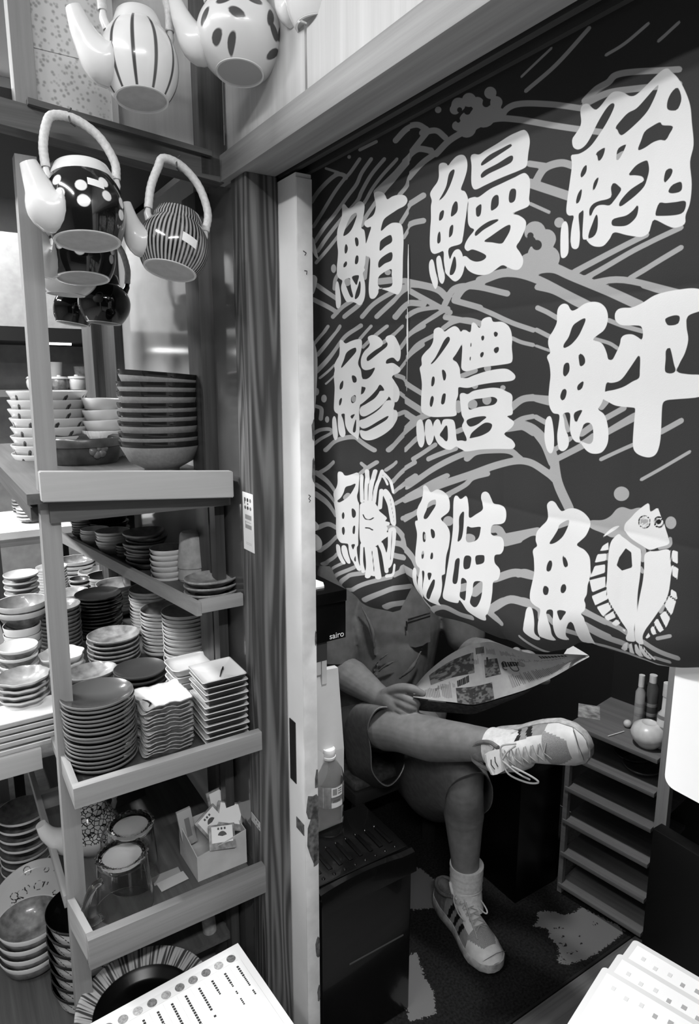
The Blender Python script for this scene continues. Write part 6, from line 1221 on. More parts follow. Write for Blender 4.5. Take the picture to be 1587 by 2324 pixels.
def shoe(par, M4, bow, nm):
    sole, up, rows = make_shoe(0)
    o = obj('shoe', up, m_sh, par, auto=35)
    o.matrix_parent_inverse = Matrix.Identity(4); o.matrix_local = Matrix.Translation(-Vector(par.location)) @ M4
    obj('sole', MB().loft(sole), m_sole, o, auto=45)
    tg = MB()
    tr = [[(.118, -.020, .100), (.118, 0, .106), (.118, .020, .100)], [(.104, -.024, .112), (.102, 0, .118), (.104, .024, .112)], [(.096, -.025, .126), (.093, 0, .131), (.096, .025, .126)], [(.090, -.023, .134), (.088, 0, .138), (.090, .023, .134)]]
    tr2 = [[(x - .006, y, z_ - .002) for x, y, z_ in r] for r in tr][::-1]
    tg.sheet(tr + tr2 + [tr[0]]); obj('tongue', tg, m_sh[1], o)
    obj('tongue_mark', MB().tube([(.0965, -.012, .1295), (.0935, 0, .1325), (.0955, .010, .130)], .0012, 6).tube([(.1005, -.010, .1205), (.0990, .002, .1225), (.1005, .012, .1205)], .0012, 6), mat('mark_dark', .2), o)
    obj('collar', MB().tube(smooth_open([(.105, -.026, .104), (.075, -.034, .090), (.035, -.029, .080), (.010, -.014, .078), (.006, 0, .078), (.010, .014, .078), (.035, .029, .080), (.075, .034, .090), (.105, .026, .104)], 5), .0050, 8), m_sh[4], o)
    obj('toe_seam', MB().tube([(.262, -.036, .040), (.268, -.024, .050), (.270, 0, .056), (.268, .024, .050), (.262, .036, .040)], .0008, 5), m_sh[4], o)
    lace_set(o, bow)
    return o
# standing foot
toe = A_([.383, 1.440, .006]); heel = A_([.276, 1.664, .006]); dx = (toe - heel); dx /= np.linalg.norm(dx)
dz_ = A_([0, 0, 1.0]); dy = np.cross(dz_, dx)
heel = toe - dx * .282
M1 = Matrix(((dx[0], dy[0], 0, heel[0]), (dx[1], dy[1], 0, heel[1]), (0, 0, 1, .0065), (0, 0, 0, 1)))
bow1 = [[(.112, .004, .112), (.118, -.030, .112), (.150, -.036, .092), (.172, -.030, .082)], [(.112, -.004, .113), (.125, .034, .108), (.165, .046, .084), (.170, .036, .080), (.130, .014, .104), (.112, .002, .114)], [(.112, .0, .114), (.150, -.010, .102), (.20, -.020, .078), (.222, -.024, .066)], [(.110, .002, .112), (.100, .036, .112), (.092, .040, .124)]]
shoe(PE, M1, bow1, 'standing')
# crossed foot: toe to the right, top of the foot turned to the viewer
tip = ony(1331, 1690, 1.275); hl = ony(1128, 1700, 1.41)
dx = tip - hl; dx /= np.linalg.norm(dx)
upv = A_([-.15, -.93, .22]); upv -= dx * upv.dot(dx); upv /= np.linalg.norm(upv); dy = np.cross(upv, dx)
org = tip - dx * .282 - upv * .045
M2 = Matrix(((dx[0], dy[0], upv[0], org[0]), (dx[1], dy[1], upv[1], org[1]), (dx[2], dy[2], upv[2], org[2]), (0, 0, 0, 1)))
bow2 = [[(.112, .004, .112), (.115, -.03, .112), (.145, -.056, .098), (.168, -.060, .09), (.160, -.044, .096), (.128, -.014, .110)], [(.112, -.004, .113), (.118, .030, .110), (.150, .030, .098)], [(.112, .002, .113), (.13, .018, .108), (.148, .026, .100)], [(.112, 0, .114), (.135, -.03, .108), (.152, -.052, .094)]]
shoe(PE, M2, bow2, 'crossed')
# socks
def sock(chain, rs, top_dir):
    c = smooth_open(chain, 6); s_ = np.interp(np.linspace(0, 1, len(c)), np.linspace(0, 1, len(rs)), rs)
    s_ = [r * (1 + .018 * math.sin(k * 2.3)) for k, r in enumerate(s_)]
    return obj('sock', MB().tube(c, s_, 28), m_sock, PE, loc=-Vector(PE.location))
axL = (kneeL - ankL) / np.linalg.norm(kneeL - ankL)
sock([ankL + A_([.0, .005, .085]), ankL + A_([0, .004, .045]), ankL + A_([0, 0, .005]), ankL + A_([.012, -.03, -.045])], [.047, .0455, .045, .034], 0)
axR = (ankR - kneeR) / np.linalg.norm(ankR - kneeR)
sock([ankR - axR * .040, ankR - axR * .01, ankR + axR * .03, M2 @ Vector((.075, 0, .075))], [.0435, .043, .044, .040], 0)

# ---- the newspaper
TP = [(940, 1560), (972, 1524), (1017, 1488), (1060, 1466), (1090, 1459), (1114, 1457), (1142, 1464), (1183, 1478), (1225, 1485), (1280, 1485), (1337, 1487)]
BT = [(938, 1582), (985, 1589), (1030, 1594), (1070, 1599), (1100, 1594), (1140, 1582), (1197, 1564), (1240, 1545), (1278, 1525), (1310, 1506), (1338, 1491)]
YS = [1.605, 1.59, 1.57, 1.55, 1.53, 1.50, 1.47, 1.43, 1.39, 1.34, 1.28]
tc_, bc_, yc_ = smooth_open(TP, 24), smooth_open(BT, 24), np.interp(np.linspace(0, 10, 241), range(11), YS)
n_s, n_t = len(tc_), 120
grid = []
for j in range(n_t):
    t = j / (n_t - 1)
    grid.append([tuple(ony(*(bc_[i] + (tc_[i] - bc_[i]) * t), yc_[i] + .05 * (t - .3) + .02 * math.sin(math.pi * t))) for i in range(n_s)])
m_news = None
def rects(S_, T_, lst):
    d = np.full(S_.shape, 1.0)
    for s0, s1, t0, t1 in lst:
        cx, cy = (s0 + s1) / 2, (t0 + t1) / 2; qx = np.abs(S_ - cx) - (s1 - s0) / 2; qy = (np.abs(T_ - cy) - (t1 - t0) / 2) * .5
        d = np.minimum(d, np.maximum(qx, qy))
    return d * .45
Sg, Tg = np.meshgrid(np.linspace(0, 1, n_s), np.linspace(0, 1, n_t))
pics = [(.10, .34, .52, .86), (.22, .46, .0, .30), (.42, .52, .40, .70)]
txt = []
rt = random.Random(5)
def para(s0, s1, t0, t1, pitch, horiz=False):
    s = s0
    while s < s1:
        if rt.random() < .93: txt.append((s, s + pitch * .45, t0 + rt.random() * .04, t1 - rt.random() * .08))
        s += pitch
para(.03, .20, .08, .46, .0085); para(.12, .22, .30, .46, .0085); para(.20, .38, .64, .80, .007); para(.40, .52, .76, .92, .008); para(.55, .66, .74, .86, .008); para(.55, .95, .10, .40, .009); para(.60, .90, .62, .72, .010)
heads = [(.36 + .012 * k, .368 + .012 * k, .82, .93) for k in range(6)] + [(.54 + .014 * k, .550 + .014 * k, .52, .62) for k in range(7)] + [(.78 + .014 * k, .79 + .014 * k, .76, .90) for k in range(9)] + [(.23 + .010 * k, .238 + .010 * k, .32 + .01 * k, .44 + .01 * k) for k in range(7)] + [(.44, .455, .66, .74)]
m_news = attr_mat('newsprint', [('text', .36), ('pic', .22), ('pic2', .42), ('head', .18)], .62, .8, .15, 900, 0, 0, .02, 60)
# mottled half-tone pictures
mbn = MB().sheet(grid)
npz = thing('newspaper', 'open newspaper held up in the reader\'s hands', 'newspaper', tuple(ony(1120, 1530, 1.5)), 0)
pg = obj('page', mbn, m_news, npz, loc=-Vector(npz.location), auto=180)
set_attr(pg, 'pic', rects(Sg, Tg, pics).ravel())
rg_ = np.random.RandomState(4)
def vnoise(w_, h_):
    r = rg_.rand(h_ + 2, w_ + 2); X = np.linspace(0, w_, n_s); Y = np.linspace(0, h_, n_t); xi = X.astype(int); yi = Y.astype(int); fx = (X - xi)[None, :]; fy = (Y - yi)[:, None]
    return (r[yi][:, xi] * (1 - fx) + r[yi][:, xi + 1] * fx) * (1 - fy) + (r[yi + 1][:, xi] * (1 - fx) + r[yi + 1][:, xi + 1] * fx) * fy
vn = .55 * vnoise(46, 20) + .45 * vnoise(100, 48)
set_attr(pg, 'pic2', np.maximum(rects(Sg, Tg, pics), (.53 - vn) * .006).ravel()); set_attr(pg, 'text', rects(Sg, Tg, txt).ravel()); set_attr(pg, 'head', rects(Sg, Tg, heads).ravel())
# swirl mark printed on the page
def pgpt(s, t, off=.0008):
    i = int(s * (n_s - 1)); j = int(t * (n_t - 1)); p = np.array(grid[j][i]); d = EYE - p; return tuple(p + d / np.linalg.norm(d) * off)
swirl = [pgpt(.60 + .030 * math.cos(a) * (1 - a / 14), .50 + .13 * math.sin(a) * (1 - a / 14)) for a in np.linspace(.6, 7.5, 22)]
swirl2 = [pgpt(.553 + .014 * math.cos(a), .58 + .055 * math.sin(a) * (1 if a < 3.1 else 1) - .05 * (a > 3.1)) for a in np.linspace(.4, 4.8, 12)]
obj('printed_mark', MB().tube(swirl, .0009, 5).tube(swirl2, .0009, 5), mat('news_ink', .15, .8), pg)
back = []
for j in range(20):
    t = j / 19
    back.append([tuple(ony(bc_[i][0], bc_[i][1] + 3 + 26 * (1 - t) * max(0, 1 - i / 150) ** .5, yc_[i] + .014 + .03 * (1 - t))) for i in range(0, 151, 5)])
obj('under_page', MB().sheet(back), mat('newsprint_back', .36, .8, .2, .06, 90), npz, loc=-Vector(npz.location), auto=180)
obj('corner_flap', MB().sheet([[tuple(ony(1295, 1462, 1.36)), tuple(ony(1308, 1470, 1.35)), tuple(ony(1325, 1480, 1.33))], [tuple(ony(1280, 1484, 1.35)), tuple(ony(1300, 1485, 1.34)), tuple(ony(1336, 1487, 1.30))]]), mat('flap', .66, .8), npz, loc=-Vector(npz.location))

# ================================================================== lower tray: mugs, packets, teapot
ZD = 0.4635
m_glass = glass_mat('mug_glass', .97, .02, 1.40)
def mug_prof(r, h): return [(0, h), (r * .80, h), (r * .86, h - .004), (r, .004), (r, 0), (r * .955, 0), (r * .80, h * .86), (r * .72, h * .90), (0, h * .90)]
def mug(px, pyt, pyb, w_, u_hint, label, handle_a, name='glass_mug'):
    p = onz(px, pyb, ZD); r = .5 * w_ * depth(p) / F; v, u, _ = vuz(p); h = vuz(onu(px, pyt, u))[2] - ZD
    t = thing(name, label, 'mug', tuple(W(v, u, ZD)), ANG, 'upturned glass mugs on the lower tray')
    obj('body', MB().lathe(mug_prof(r, h), 48), m_glass, t, auto=50)
    a = math.radians(handle_a); c, s_ = math.cos(a), math.sin(a)
    if handle_a is not None:
        pts = smooth_open([(r * .90, h * .78), (r * 1.28, h * .74), (r * 1.62, h * .45), (r * 1.50, h * .16), (r * 1.0, h * .10)], 8)
        obj('handle', MB().tube([(x * c, x * s_, z) for x, z in pts], .0075, 12), m_glass, t)
    mb = MB()
    for k in range(22):
        b = 2 * math.pi * k / 22; mb.lathe([(0, .004), (.005, .003), (.0072, 0)], 10, c=(r * .80 * math.cos(b), r * .80 * math.sin(b), h))
    obj('dotted_rim', mb, m_glass, t)
    obj('base_disc', MB().lathe([(0, h * .905), (r * .68, h * .905), (r * .68, h * .915), (0, h * .915)], 40), mat('frosted_base', .92, .5), t)
    return t
mug(285, 1935, 2050, 125, 0, 'clear glass mug upside down at the front of the lower tray, handle left', 205)
mug(305, 1868, 1990, 112, 0, 'clear glass mug upside down behind the front mug', 120)
# teapot with lace pattern and plain handle
m_lace_g, N_, L_, B_ = new_mat('lace_glaze')
tc_ = N_.new('ShaderNodeTexCoord'); vo_ = N_.new('ShaderNodeTexVoronoi'); vo_.feature = 'DISTANCE_TO_EDGE'; vo_.inputs['Scale'].default_value = 105; L_.new(tc_.outputs['Object'], vo_.inputs['Vector'])
sep = N_.new('ShaderNodeSeparateXYZ'); L_.new(tc_.outputs['Object'], sep.inputs[0])
lt_ = N_.new('ShaderNodeMath'); lt_.operation = 'LESS_THAN'; lt_.inputs[1].default_value = .075; L_.new(vo_.outputs['Distance'], lt_.inputs[0])
gt_ = N_.new('ShaderNodeMath'); gt_.operation = 'GREATER_THAN'; gt_.inputs[1].default_value = .045; L_.new(sep.outputs['Z'], gt_.inputs[0])
ml_ = N_.new('ShaderNodeMath'); ml_.operation = 'MULTIPLY'; L_.new(lt_.outputs[0], ml_.inputs[0]); L_.new(gt_.outputs[0], ml_.inputs[1])
mx_ = N_.new('ShaderNodeMix'); mx_.data_type = 'RGBA'; L_.new(ml_.outputs[0], mx_.inputs[0]); mx_.inputs[6].default_value = (lin(.72),) * 3 + (1,); mx_.inputs[7].default_value = (lin(.15),) * 3 + (1,)
L_.new(mx_.outputs[2], B_.inputs['Base Color']); B_.inputs['Roughness'].default_value = .15
p = onz(218, 1985, ZD); v, u, _ = vuz(p); u = 1.44; v = .225
lt = teapot('white teapot with black net pattern standing behind the corner post', tuple(W(v, u, ZD)), 0, .060, .095, .6, .62, m_lace_g, c_spw, m_lace_g, cer('pot_white', .80, .2), None, handle=.06, spout_len=1.15, big_spout=1.2, hook=False)
lt['group'] = 'teapots on the trays'; del lt['group']
# box of wrapped packets
bq = onz(468, 1998, ZD); v0, u0, _ = vuz(onz(448, 2003, ZD))
m_card = mat('grey_card', .78, .8, .2, .03, 25)
zl_ = vuz(onu(490, 1935, u0))[2] - ZD
bxv = vuz(onz(450, 2002, ZD)); vr_ = vuz(onu(561, 1960, bxv[1]))[0]
bo = thing('packet_box', 'small open grey cardboard box of wrapped packets on the lower tray', 'box', tuple(W(bxv[0], bxv[1], ZD)), ANG)
w2 = vr_ - bxv[0]; dp = .105
hA = vuz(onu(450, 1950, bxv[1]))[2] - ZD; hB = vuz(onu(561, 1865, bxv[1]))[2] - ZD
hL = .076
def wallp(a, b, ha, hb_): return [(a[0], a[1], 0), (b[0], b[1], 0), (b[0], b[1], hb_), (a[0], a[1], ha)]
mb = MB()
hf, hr, hbk, hlb = .058, .080, .085, .078
corners = [(0, 0), (w2, 0), (w2, dp), (-.004, dp)]
for (a, b, ha, hb_) in ((corners[0], corners[1], hf, hr), (corners[1], corners[2], hr, hbk), (corners[2], corners[3], hbk, hlb), (corners[3], corners[0], hlb, hf)):
    cx = w2 / 2; cy = dp / 2; o1 = wallp(a, b, ha, hb_); i1 = [(x + (cx - x) * .03, y + (cy - y) * .03, z) for x, y, z in o1]
    mb.add(o1 + i1, [(0, 1, 2, 3), (7, 6, 5, 4), (3, 2, 6, 7), (0, 4, 5, 1)])
mb.box(.001, w2 - .001, .001, dp - .001, 0, .002)
obj('box_walls', mb, m_card, bo, smooth=False)
m_film = glass_mat('clear_film', .95, .12, 1.15); m_lab = mat('packet_label', .92, .5); m_lprint = mat('packet_print', .30, .6)
def packet(loc, rot, w_, d_, label, print_=True):
    t = thing('packet', label, 'packet', tuple(loc), rot=rot, group='wrapped packets in the grey box')
    obj('wrapper', MB().box(-w_ / 2 - .006, w_ / 2 + .006, -d_ / 2 - .014, d_ / 2 + .004, -.005, .0, b=.002), mat('dim_filling', .50, .4, .5, .12, 90), t)
    obj('paper_label', MB().box(-w_ / 2, w_ / 2, -d_ / 2, d_ / 2, .0005, .0015), m_lab, t, smooth=False)
    if print_:
        fan = [(0, -.004)] + [(.010 * math.cos(a), -.004 + .010 * math.sin(a)) for a in np.linspace(.2, 2.9, 10)]
        obj('fan_print', MB().prism(fan, .0016, .0020), m_lprint, t, smooth=False)
        for k in range(3): obj('print_dash', MB().box(-.010 + .007 * k, -.006 + .007 * k, .009, .0135, .0016, .0020), m_lprint, t, smooth=False)
def inbox(x, y, z): return W(bxv[0] + x, bxv[1] + y, ZD + z)
packet(inbox(w2 * .55, .012, .082), (math.radians(50), math.radians(8), ANG - .15), .046, .032, 'front packet with fan print on white label leaning over the box front')
packet(inbox(w2 * .45, .050, .095), (math.radians(52), math.radians(-22), ANG + .35), .046, .036, 'middle packet with fan print tilted in the grey box')
packet(inbox(w2 * .86, .050, .096), (math.radians(48), math.radians(18), ANG - .3), .05, .040, 'clear packet with shiny film at the box right side', False)
packet(inbox(w2 * .80, .090, .112), (math.radians(70), 0, ANG + .2), .05, .040, 'rear clear packet standing at the back of the box', False)
t = thing('slim_packet', 'slim upright pale packet at the left back corner of the grey box', 'packet', tuple(inbox(.014, dp - .018, .03)), rot=(math.radians(-4), math.radians(-7), ANG), group='wrapped packets in the grey box')
obj('sleeve', MB().box(-.016, .016, -.004, .004, 0, .085, b=.001), mat('slim_grey', .70, .5), t); obj('printed_strip', MB().box(-.003, .008, -.0048, -.0041, .02, .065), mat('strip_grey', .5, .5), t, smooth=False)
# slips of paper between mug and box
for k, (px, py, ro, g, lab) in enumerate(((392, 2003, .1, .74, 'pale paper slip lying between mug and grey box'), (378, 1990, .0, .62, 'grey paper slip half under the pale slip'))):
    p = onz(px, py, ZD); o = obj('paper_slip', MB().box(-.030, .030, -.014, .014, .0008 + .002 * (1 - k), .0018 + .002 * (1 - k)), mat('slip_%d' % k, g, .7), loc=tuple(p), rot=(0, 0, ANG + ro), smooth=False)
    tag(o, lab, 'paper', 'paper slips on the lower tray')
tag(obj('dark_folder', MB().box(-.05, .05, -.002, .002, 0, .05), mat('folder_dark', .20, .5), loc=tuple(W(.33, 1.56, ZD)), rot=(math.radians(-20), 0, ANG + .2), smooth=False), 'dark folder leaning at the back of the lower tray', 'folder')

# ================================================================== bottom board: big dishes
ZE = .2435
def hatch(n, jit=0.0):
    def f(th, z, r):
        q = (th * n / (2 * math.pi) + .18 * np.sin(th * 37) + 1.2 * (r * 6))
        return (np.abs((q % 1.0) - .5) * 2 * math.pi * r / n) - .0016 - .0012 * np.sin(th * 23 + r * 60)
    return f
pb = onz(318, 2210, ZE + .05); v, u, _ = vuz(pb)
R_b = .5 * 285 * depth(pb) / F
pv, pu, _ = vuz(onz(330, 2290, ZE + .03))
prf = [(0, .004), (R_b * .5, 0), (R_b * .54, .004), (R_b * .9, .035), (R_b, .048), (R_b * .995, .052), (R_b * .96, .051), (R_b * .74, .034), (R_b * .60, .018), (0, .014)]
mb = MB()
th_ = np.linspace(0, 2 * math.pi, 420, endpoint=False)
fine = []
for i in range(len(prf) - 1):
    for k in range(6): fine.append((prf[i][0] + (prf[i + 1][0] - prf[i][0]) * k / 6, prf[i][1] + (prf[i + 1][1] - prf[i][1]) * k / 6))
fine.append(prf[-1]); mb.lathe(fine, 420)
bgd = obj('big_bowl', mb, attr_mat('hatched_rim', [('paint', .28), ('well', .06)], .72, .3, .5, 700, 0, .3), loc=tuple(W(pv, pu, ZE)), rot=RZ)
co = np.array(mb.v); rr_ = np.hypot(co[:, 0], co[:, 1]); th2 = np.arctan2(co[:, 1], co[:, 0])
set_attr(bgd, 'paint', np.minimum(hatch(92)(th2, co[:, 2], rr_), .01)); set_attr(bgd, 'well', np.where(co[:, 2] > .001, rr_ - R_b * .76, .01))
tag(bgd, 'big dark bowl with pale hatched rim under the lower tray', 'bowl')
# black bowls with pale striped outsides, left of the post foot
rs_ = .5 * 175 * depth(onz(190, 2060, .40)) / F
prs = bowl(rs_, .06, .006, .5, .7)
mbs = MB(); fine = []
for i in range(len(prs) - 1):
    for k in range(4): fine.append((prs[i][0] + (prs[i + 1][0] - prs[i][0]) * k / 4, prs[i][1] + (prs[i + 1][1] - prs[i][1]) * k / 4))
mbs.lathe(fine + [prs[-1]], 240)
sb = obj('striped_bowl', mbs, attr_mat('striped_outside', [('paint', .26), ('inside', .08)], .93, .15, .5, 600, 0, .5))
co = np.array(mbs.v); rr_ = np.hypot(co[:, 0], co[:, 1]); th2 = np.arctan2(co[:, 1], co[:, 0]); nfi = 7 * 4
idx = np.tile(np.arange(len(fine) + 1), 240)
set_attr(sb, 'paint', np.where(idx < 30, (np.abs(((th2 * 14 / (2 * math.pi) + co[:, 2] * 22) % 1.0) - .5) * .045) - .0032, .01)); set_attr(sb, 'inside', np.where(idx >= 27, -.01, .01))
ZF = .1205
tv, tu, tz = vuz(onu(192, 2052, 1.40))
stack(sb, 7, (tv, 1.40, tz), ZF, 'the stack left of the shelf post foot', 'bowl', 'black bowl with pale striped outside', 'striped bowls by the post foot', hgt=.063, dz=(tz - .063 - ZF) / 6, rotj=2.5)
# white patterned plate and plates at the bottom left
def scribble(th, z, r):
    d = np.full(len(th), .02); x = r * np.cos(th); y = r * np.sin(th)
    for k in range(26):
        a = k * 2.4; q = .045 + .05 * ((k * 37) % 11) / 11; cx, cy = q * math.cos(a), q * math.sin(a)
        d = np.minimum(d, np.abs(np.hypot(x - cx, y - cy) - .006 - .003 * (k % 3)) - .0012)
    return d
rp = .5 * 190 * depth(onz(95, 1960, .3)) / F
pp_ = saucer(rp, .03, .005, .5); fine = []
for i in range(len(pp_) - 1):
    for k in range(8): fine.append((pp_[i][0] + (pp_[i + 1][0] - pp_[i][0]) * k / 8, pp_[i][1] + (pp_[i + 1][1] - pp_[i][1]) * k / 8))
mbp = MB().lathe(fine + [pp_[-1]], 200)
pl_ = obj('patterned_plate', mbp, attr_mat('scribbled_glaze', [('paint', .12)], .88, .2, .5, 900, 0, .4))
co = np.array(mbp.v); set_attr(pl_, 'paint', scribble(np.arctan2(co[:, 1], co[:, 0]), co[:, 2], np.hypot(co[:, 0], co[:, 1])))
pl_.location = onu(85, 2050, 1.72); pl_.rotation_euler = (math.radians(16), math.radians(-8), ANG)
tag(pl_, 'white plate with black scribble pattern tilted at the bottom left', 'plate')
r2 = .5 * 150 * depth(onz(75, 2120, .3)) / F
pat = piece('bowl', bowl(r2, .05, .005, .5, .7), [c_pat, c_white, c_pat], split=(6, 9))
tv, tu, tz = vuz(onu(66, 2082, 1.56)); stack(pat, 4, (tv, 1.56, tz), ZF, 'the mottled pile at the bottom left edge', 'bowl', 'mottled white rimmed bowl', 'mottled bowls at the bottom left', hgt=.054, dz=(tz - .054 - ZF) / 3)
tag(obj('round_plate', MB().lathe(saucer(.07, .03, .005), 48), c_white, loc=tuple(W(.02, 1.36, .06)), rot=(.1, .1, 0)), 'plain white plate low at the bottom left corner', 'plate')
bb = thing('floor_box', 'dark box on the floor at the bottom left carrying a white plate', 'box', tuple(W(.02, 1.36, 0)), ANG)
obj('box_body', MB().box(-.14, .10, -.07, .10, 0, .055, b=.003), m_box, bb); obj('rim', MB().box(-.142, .102, -.072, .102, .050, .057, b=.001), mat('box_rim', .2, .5), bb)
for k, (px, py, w_, u_) in enumerate(((70, 1840, 80, 1.9),)):
    r3 = rad(110, 60, 1840, 1.9)
    dk = piece('dish', saucer(r3, .03, .006, .5), [c_black, c_white, c_pat]); tv, tu, tz = vuz(onu(50, 1835, 1.9))
    stack(dk, 7, (tv, 1.9, tz), ZF, 'the black and white pile seen past the slanting bar', 'dish', 'dark dish with white rim', 'dark dishes past the slanting bar', hgt=.036, dz=(tz - .036 - ZF) / 6)
# pale roll standing behind the menu
rl_ = onz(505, 2160, .25); v, u, _ = vuz(rl_)
tag(obj('paper_roll', MB().tube([(0, 0, 0), (-.01, 0, .16)], [.016, .014], 20), mat('roll_pale', .6, .8, .2, .08, 60), loc=tuple(W(.44, 1.30, ZE)), rot=RZ), 'pale paper roll standing between the menu and the wall', 'roll')

# ================================================================== printed sheets in the foreground
ZM = .40
m_pg = mat('menu_paper', .84, .55); m_pr = mat('menu_print', .12, .7); m_band = mat('menu_band', .80, .7); m_line = mat('menu_rule', .80, .7)
c0 = onz(540, 2140, ZM); v0, u0, _ = vuz(c0); e1 = onz(310, 2266, ZM) - c0; e2 = onz(650, 2268, ZM) - c0
ex = -e1 / np.linalg.norm(e1); ey = -e2 / np.linalg.norm(e2); Lx, Ly = .34, .26
an = math.atan2(ex[1], ex[0])
me_ = thing('menu_sheet', 'large printed menu sheet with vertical text lying at the bottom centre', 'menu', tuple(c0), an)
def inm(x, y): return (-Lx * 0 - x, -y)          # x leftwards from the far right corner, y towards the viewer
mb = MB().add([(0, 0, 0), (-Lx, 0, 0), (-Lx, -Ly, 0), (0, -Ly, 0), (0, 0, -.0015), (-Lx, 0, -.0015), (-Lx, -Ly, -.0015), (0, -Ly, -.0015)], [(0, 1, 2, 3), (4, 7, 6, 5), (0, 4, 5, 1), (1, 5, 6, 2), (2, 6, 7, 3), (3, 7, 4, 0)])
sh_ = obj('paper', mb, m_pg, me_, smooth=False)
obj('pattern_band', MB().box(-Lx + .01, -.018, -.036, -.016, 0, .0004), m_band, sh_, smooth=False)
for k in range(11):
    x = -.028 - .0262 * k; g = [.35, .6, .38, .45, .4, .55, .4, .62, .5, .4, .5][k]
    obj('round_motif', MB().lathe([(0, .0009), (.0085, .0009), (.0088, .0006)], 20, c=(x, -.026, 0)), mat('motif_%d' % int(g * 100), g, .7, noise=.10, nscale=260, spec=.3), sh_, smooth=False)
rt = random.Random(11)
mb = MB(); ml = MB()
for k in range(11):
    x = -.022 - .0262 * k - .004; y = -.048
    ml.box(x + .0125, x + .0130, -Ly + .01, -.040, .0003, .0006)
    n = rt.randint(9, 16)
    for q in range(n):
        if q > 5 and rt.random() < .2: y -= .010; continue
        s_ = .0042 if q < 5 or k > 2 else .003
        mb.box(x - s_ / 2, x + s_ / 2, y - s_, y - s_ * .1, .0003, .0007); y -= s_ * 1.35
obj('text_marks', mb, m_pr, sh_, smooth=False); obj('ruled_lines', ml, m_line, sh_, smooth=False)
cr = thing('display_crate', 'dark low crate under the menu sheet at the bottom centre', 'crate', tuple(W(.27, .96, 0)), ANG)
obj('crate_body', MB().box(-.13, .10, -.08, .07, 0, ZM - .012, b=.003), mat('crate_dark', .10, .7), cr); obj('crate_top', MB().box(-.133, .103, -.083, .073, ZM - .012, ZM - .0018), mat('crate_top', .15, .7), cr, smooth=False)
# laminated cards at the lower right
m_lam = mat('laminated_white', .78, .25, .5, coat=.4); m_lamp = mat('card_print', .76, .6); m_lamd = mat('card_dark_print', .58, .6); m_tint = mat('card_tint', .86, .5)
ZCd = .70
for k, ((tx, ty), (lx, ly), lab) in enumerate((((1440, 2132), (1395, 2230), 'hindmost laminated white card of the fan at the lower right'), ((1405, 2163), (1358, 2260), 'middle laminated white card of the fan at the lower right'), ((1370, 2193), (1320, 2282), 'front laminated white card of the fan at the lower right'))):
    z = ZCd + .006 * k
    c = onz(tx, ty, z); a_ = onz(lx, ly, z) - c; a_ /= np.linalg.norm(a_)
    b_ = onz(tx + 90, ty + 53, z) - c; b_ /= np.linalg.norm(b_)
    an = math.atan2(b_[1], b_[0])
    t = thing('laminated_card', lab, 'card', tuple(c), an, 'laminated cards at the lower right')
    perp = np.array([-b_[1], b_[0]]); sgn = 1 if perp.dot(a_[:2]) > 0 else -1
    w_, h_, r = .24, .17, .006
    pts = []
    for (x0, y0, a0) in ((r, r, 180), (w_ - r, r, 270), (w_ - r, h_ - r, 0), (r, h_ - r, 90)):
        for q in range(5): aa = math.radians(a0 + 22.5 * q); pts.append((x0 + r * math.cos(aa), (y0 + r * math.sin(aa)) * sgn))
    o = obj('plastic_sheet', MB().prism(pts, -.001, .0006), m_lam, t, smooth=False)
    obj('printed_area', MB().box(.008, w_ - .008, min(sgn * .008, sgn * (h_ - .008)), max(sgn * .008, sgn * (h_ - .008)), .0006, .0008), m_tint, o, smooth=False)
    for q in range(7):
        x = .024 + .018 * q; y = sgn * (.022 + (.004 if q % 2 else 0))
        obj('print_mark', MB().box(x - .003 - .001 * (q > 3), x + .002, min(y, y + sgn * .007), max(y, y + sgn * .007), .0008, .0011), m_lamd if q > 2 else m_lamp, o, smooth=False)
st_ = thing('card_stand', 'low dark stand under the fan of laminated cards', 'stand', tuple(W(.74, .38, 0)), ANG)
obj('stand_top', MB().box(-.06, .06, -.10, .02, ZCd - .012, ZCd - .0035, b=.001), mat('stand_leg', .3, .5), st_); obj('stand_leg', MB().box(.0, .03, -.08, -.05, .0045, ZCd - .012), mat('stand_leg', .3, .5), st_, smooth=False)
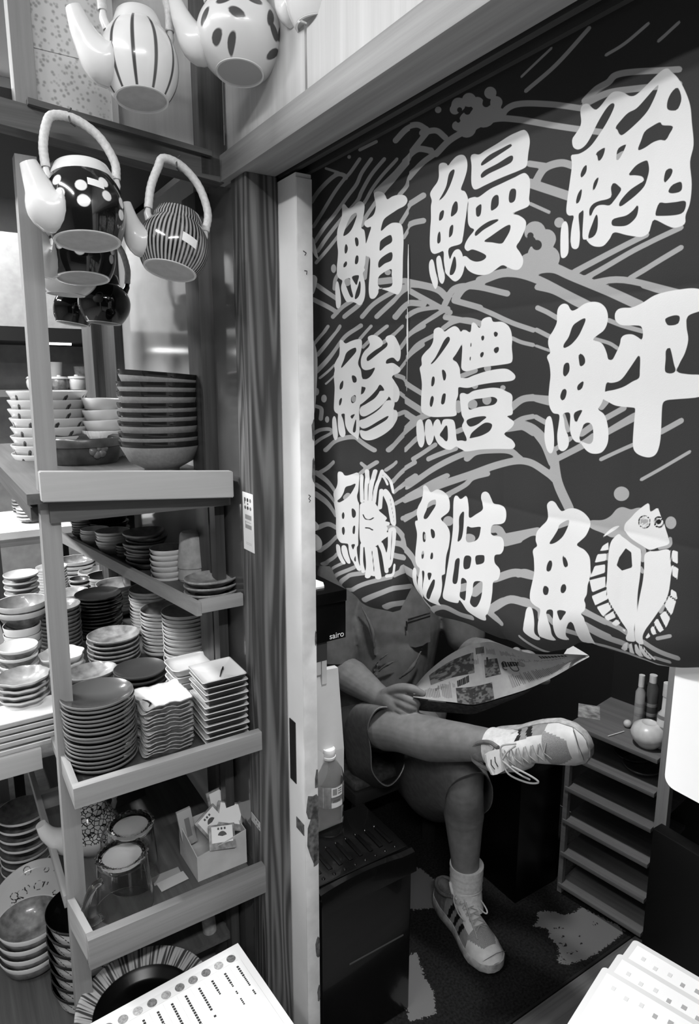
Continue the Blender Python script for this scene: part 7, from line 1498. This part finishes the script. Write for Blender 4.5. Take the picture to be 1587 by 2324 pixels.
# small sign on the post with rounded marks and two grey bars, and a pale label lower down
def onwall(px, py): q = vuz(onv(px, py, WV)); return q[1], q[2]
ua, za = onwall(552, 1115); ub, zb = onwall(579, 1256)
sn = thing('notice_strip', 'narrow white notice strip with rounded marks stuck on the wooden post', 'sign', tuple(W(WV - .0012, ub, zb)), ANG)
ww = ua - ub; hh = za - zb
obj('backing', MB().box(-.0006, .0006, 0, ww, 0, hh), mat('notice_white', .94, .5), sn, smooth=False)
m_mk = {g: mat('notice_mark_%d' % int(g * 100), g, .6) for g in (.22, .35, .5, .62, .66)}
def wm(nm, x0, x1, y0, y1, g, cap=False):      # x from the left edge, y from the top (fractions)
    a, b = ww * (1 - x0), ww * (1 - x1); c, d = hh * (1 - y0), hh * (1 - y1)
    if cap:
        r = abs(a - b) / 2; cy = (a + b) / 2; pts = [(cy + r * math.cos(q), c - r + r * math.sin(q)) for q in np.linspace(0, math.pi, 7)] + [(cy - r * math.cos(q), d + r - r * math.sin(q)) for q in np.linspace(0, math.pi, 7)]
    else: pts = [(a, c), (b, c), (b, d), (a, d)]
    n = len(pts); m = MB().add([(-.0008, y, z) for y, z in pts], [tuple(range(n))]); return obj(nm, m, m_mk[g], sn, smooth=False)
for i, (x0, g1_, g2_) in enumerate(((.17, .35, .35), (.42, .22, .22), (.68, .5, .5))):
    wm('rounded_mark', x0, x0 + .17, .085, .155, g1_, True); wm('rounded_mark', x0, x0 + .17, .225, .29, g2_, True)
wm('rounded_mark', .17, .24, .085, .20, .35, True); wm('rounded_mark', .46, .57, .170, .205, .22, True)
wm('grey_bar', .22, .83, .375, .455, .62); wm('grey_bar', .22, .83, .545, .615, .62); wm('grey_bar', .22, .27, .49, .58, .62); wm('thin_rule', .25, .80, .50, .508, .66); wm('thin_rule', .25, .80, .86, .865, .66); wm('thin_rule', .25, .80, .885, .89, .66)
ua, za = onwall(572, 1842); ub, zb = onwall(592, 1886)
sn2 = thing('price_label', 'small pale two line label on the post beside the lower tray', 'label', tuple(W(WV - .0012, ub, zb)), ANG)
obj('upper_strip', MB().box(-.0005, .0005, 0, ua - ub, (za - zb) * .54, za - zb), mat('label_pale', .72, .6), sn2, smooth=False); obj('lower_strip', MB().box(-.0005, .0005, 0, ua - ub, 0, (za - zb) * .46), mat('label_pale', .72), sn2, smooth=False)
for k in range(4): obj('print_mark', MB().box(-.0008, -.0005, .003 + .005 * k, .006 + .005 * k, (za - zb) * (.66 if k % 2 else .16), (za - zb) * (.86 if k % 2 else .32)), mat('label_ink', .2, .6), sn2, smooth=False)
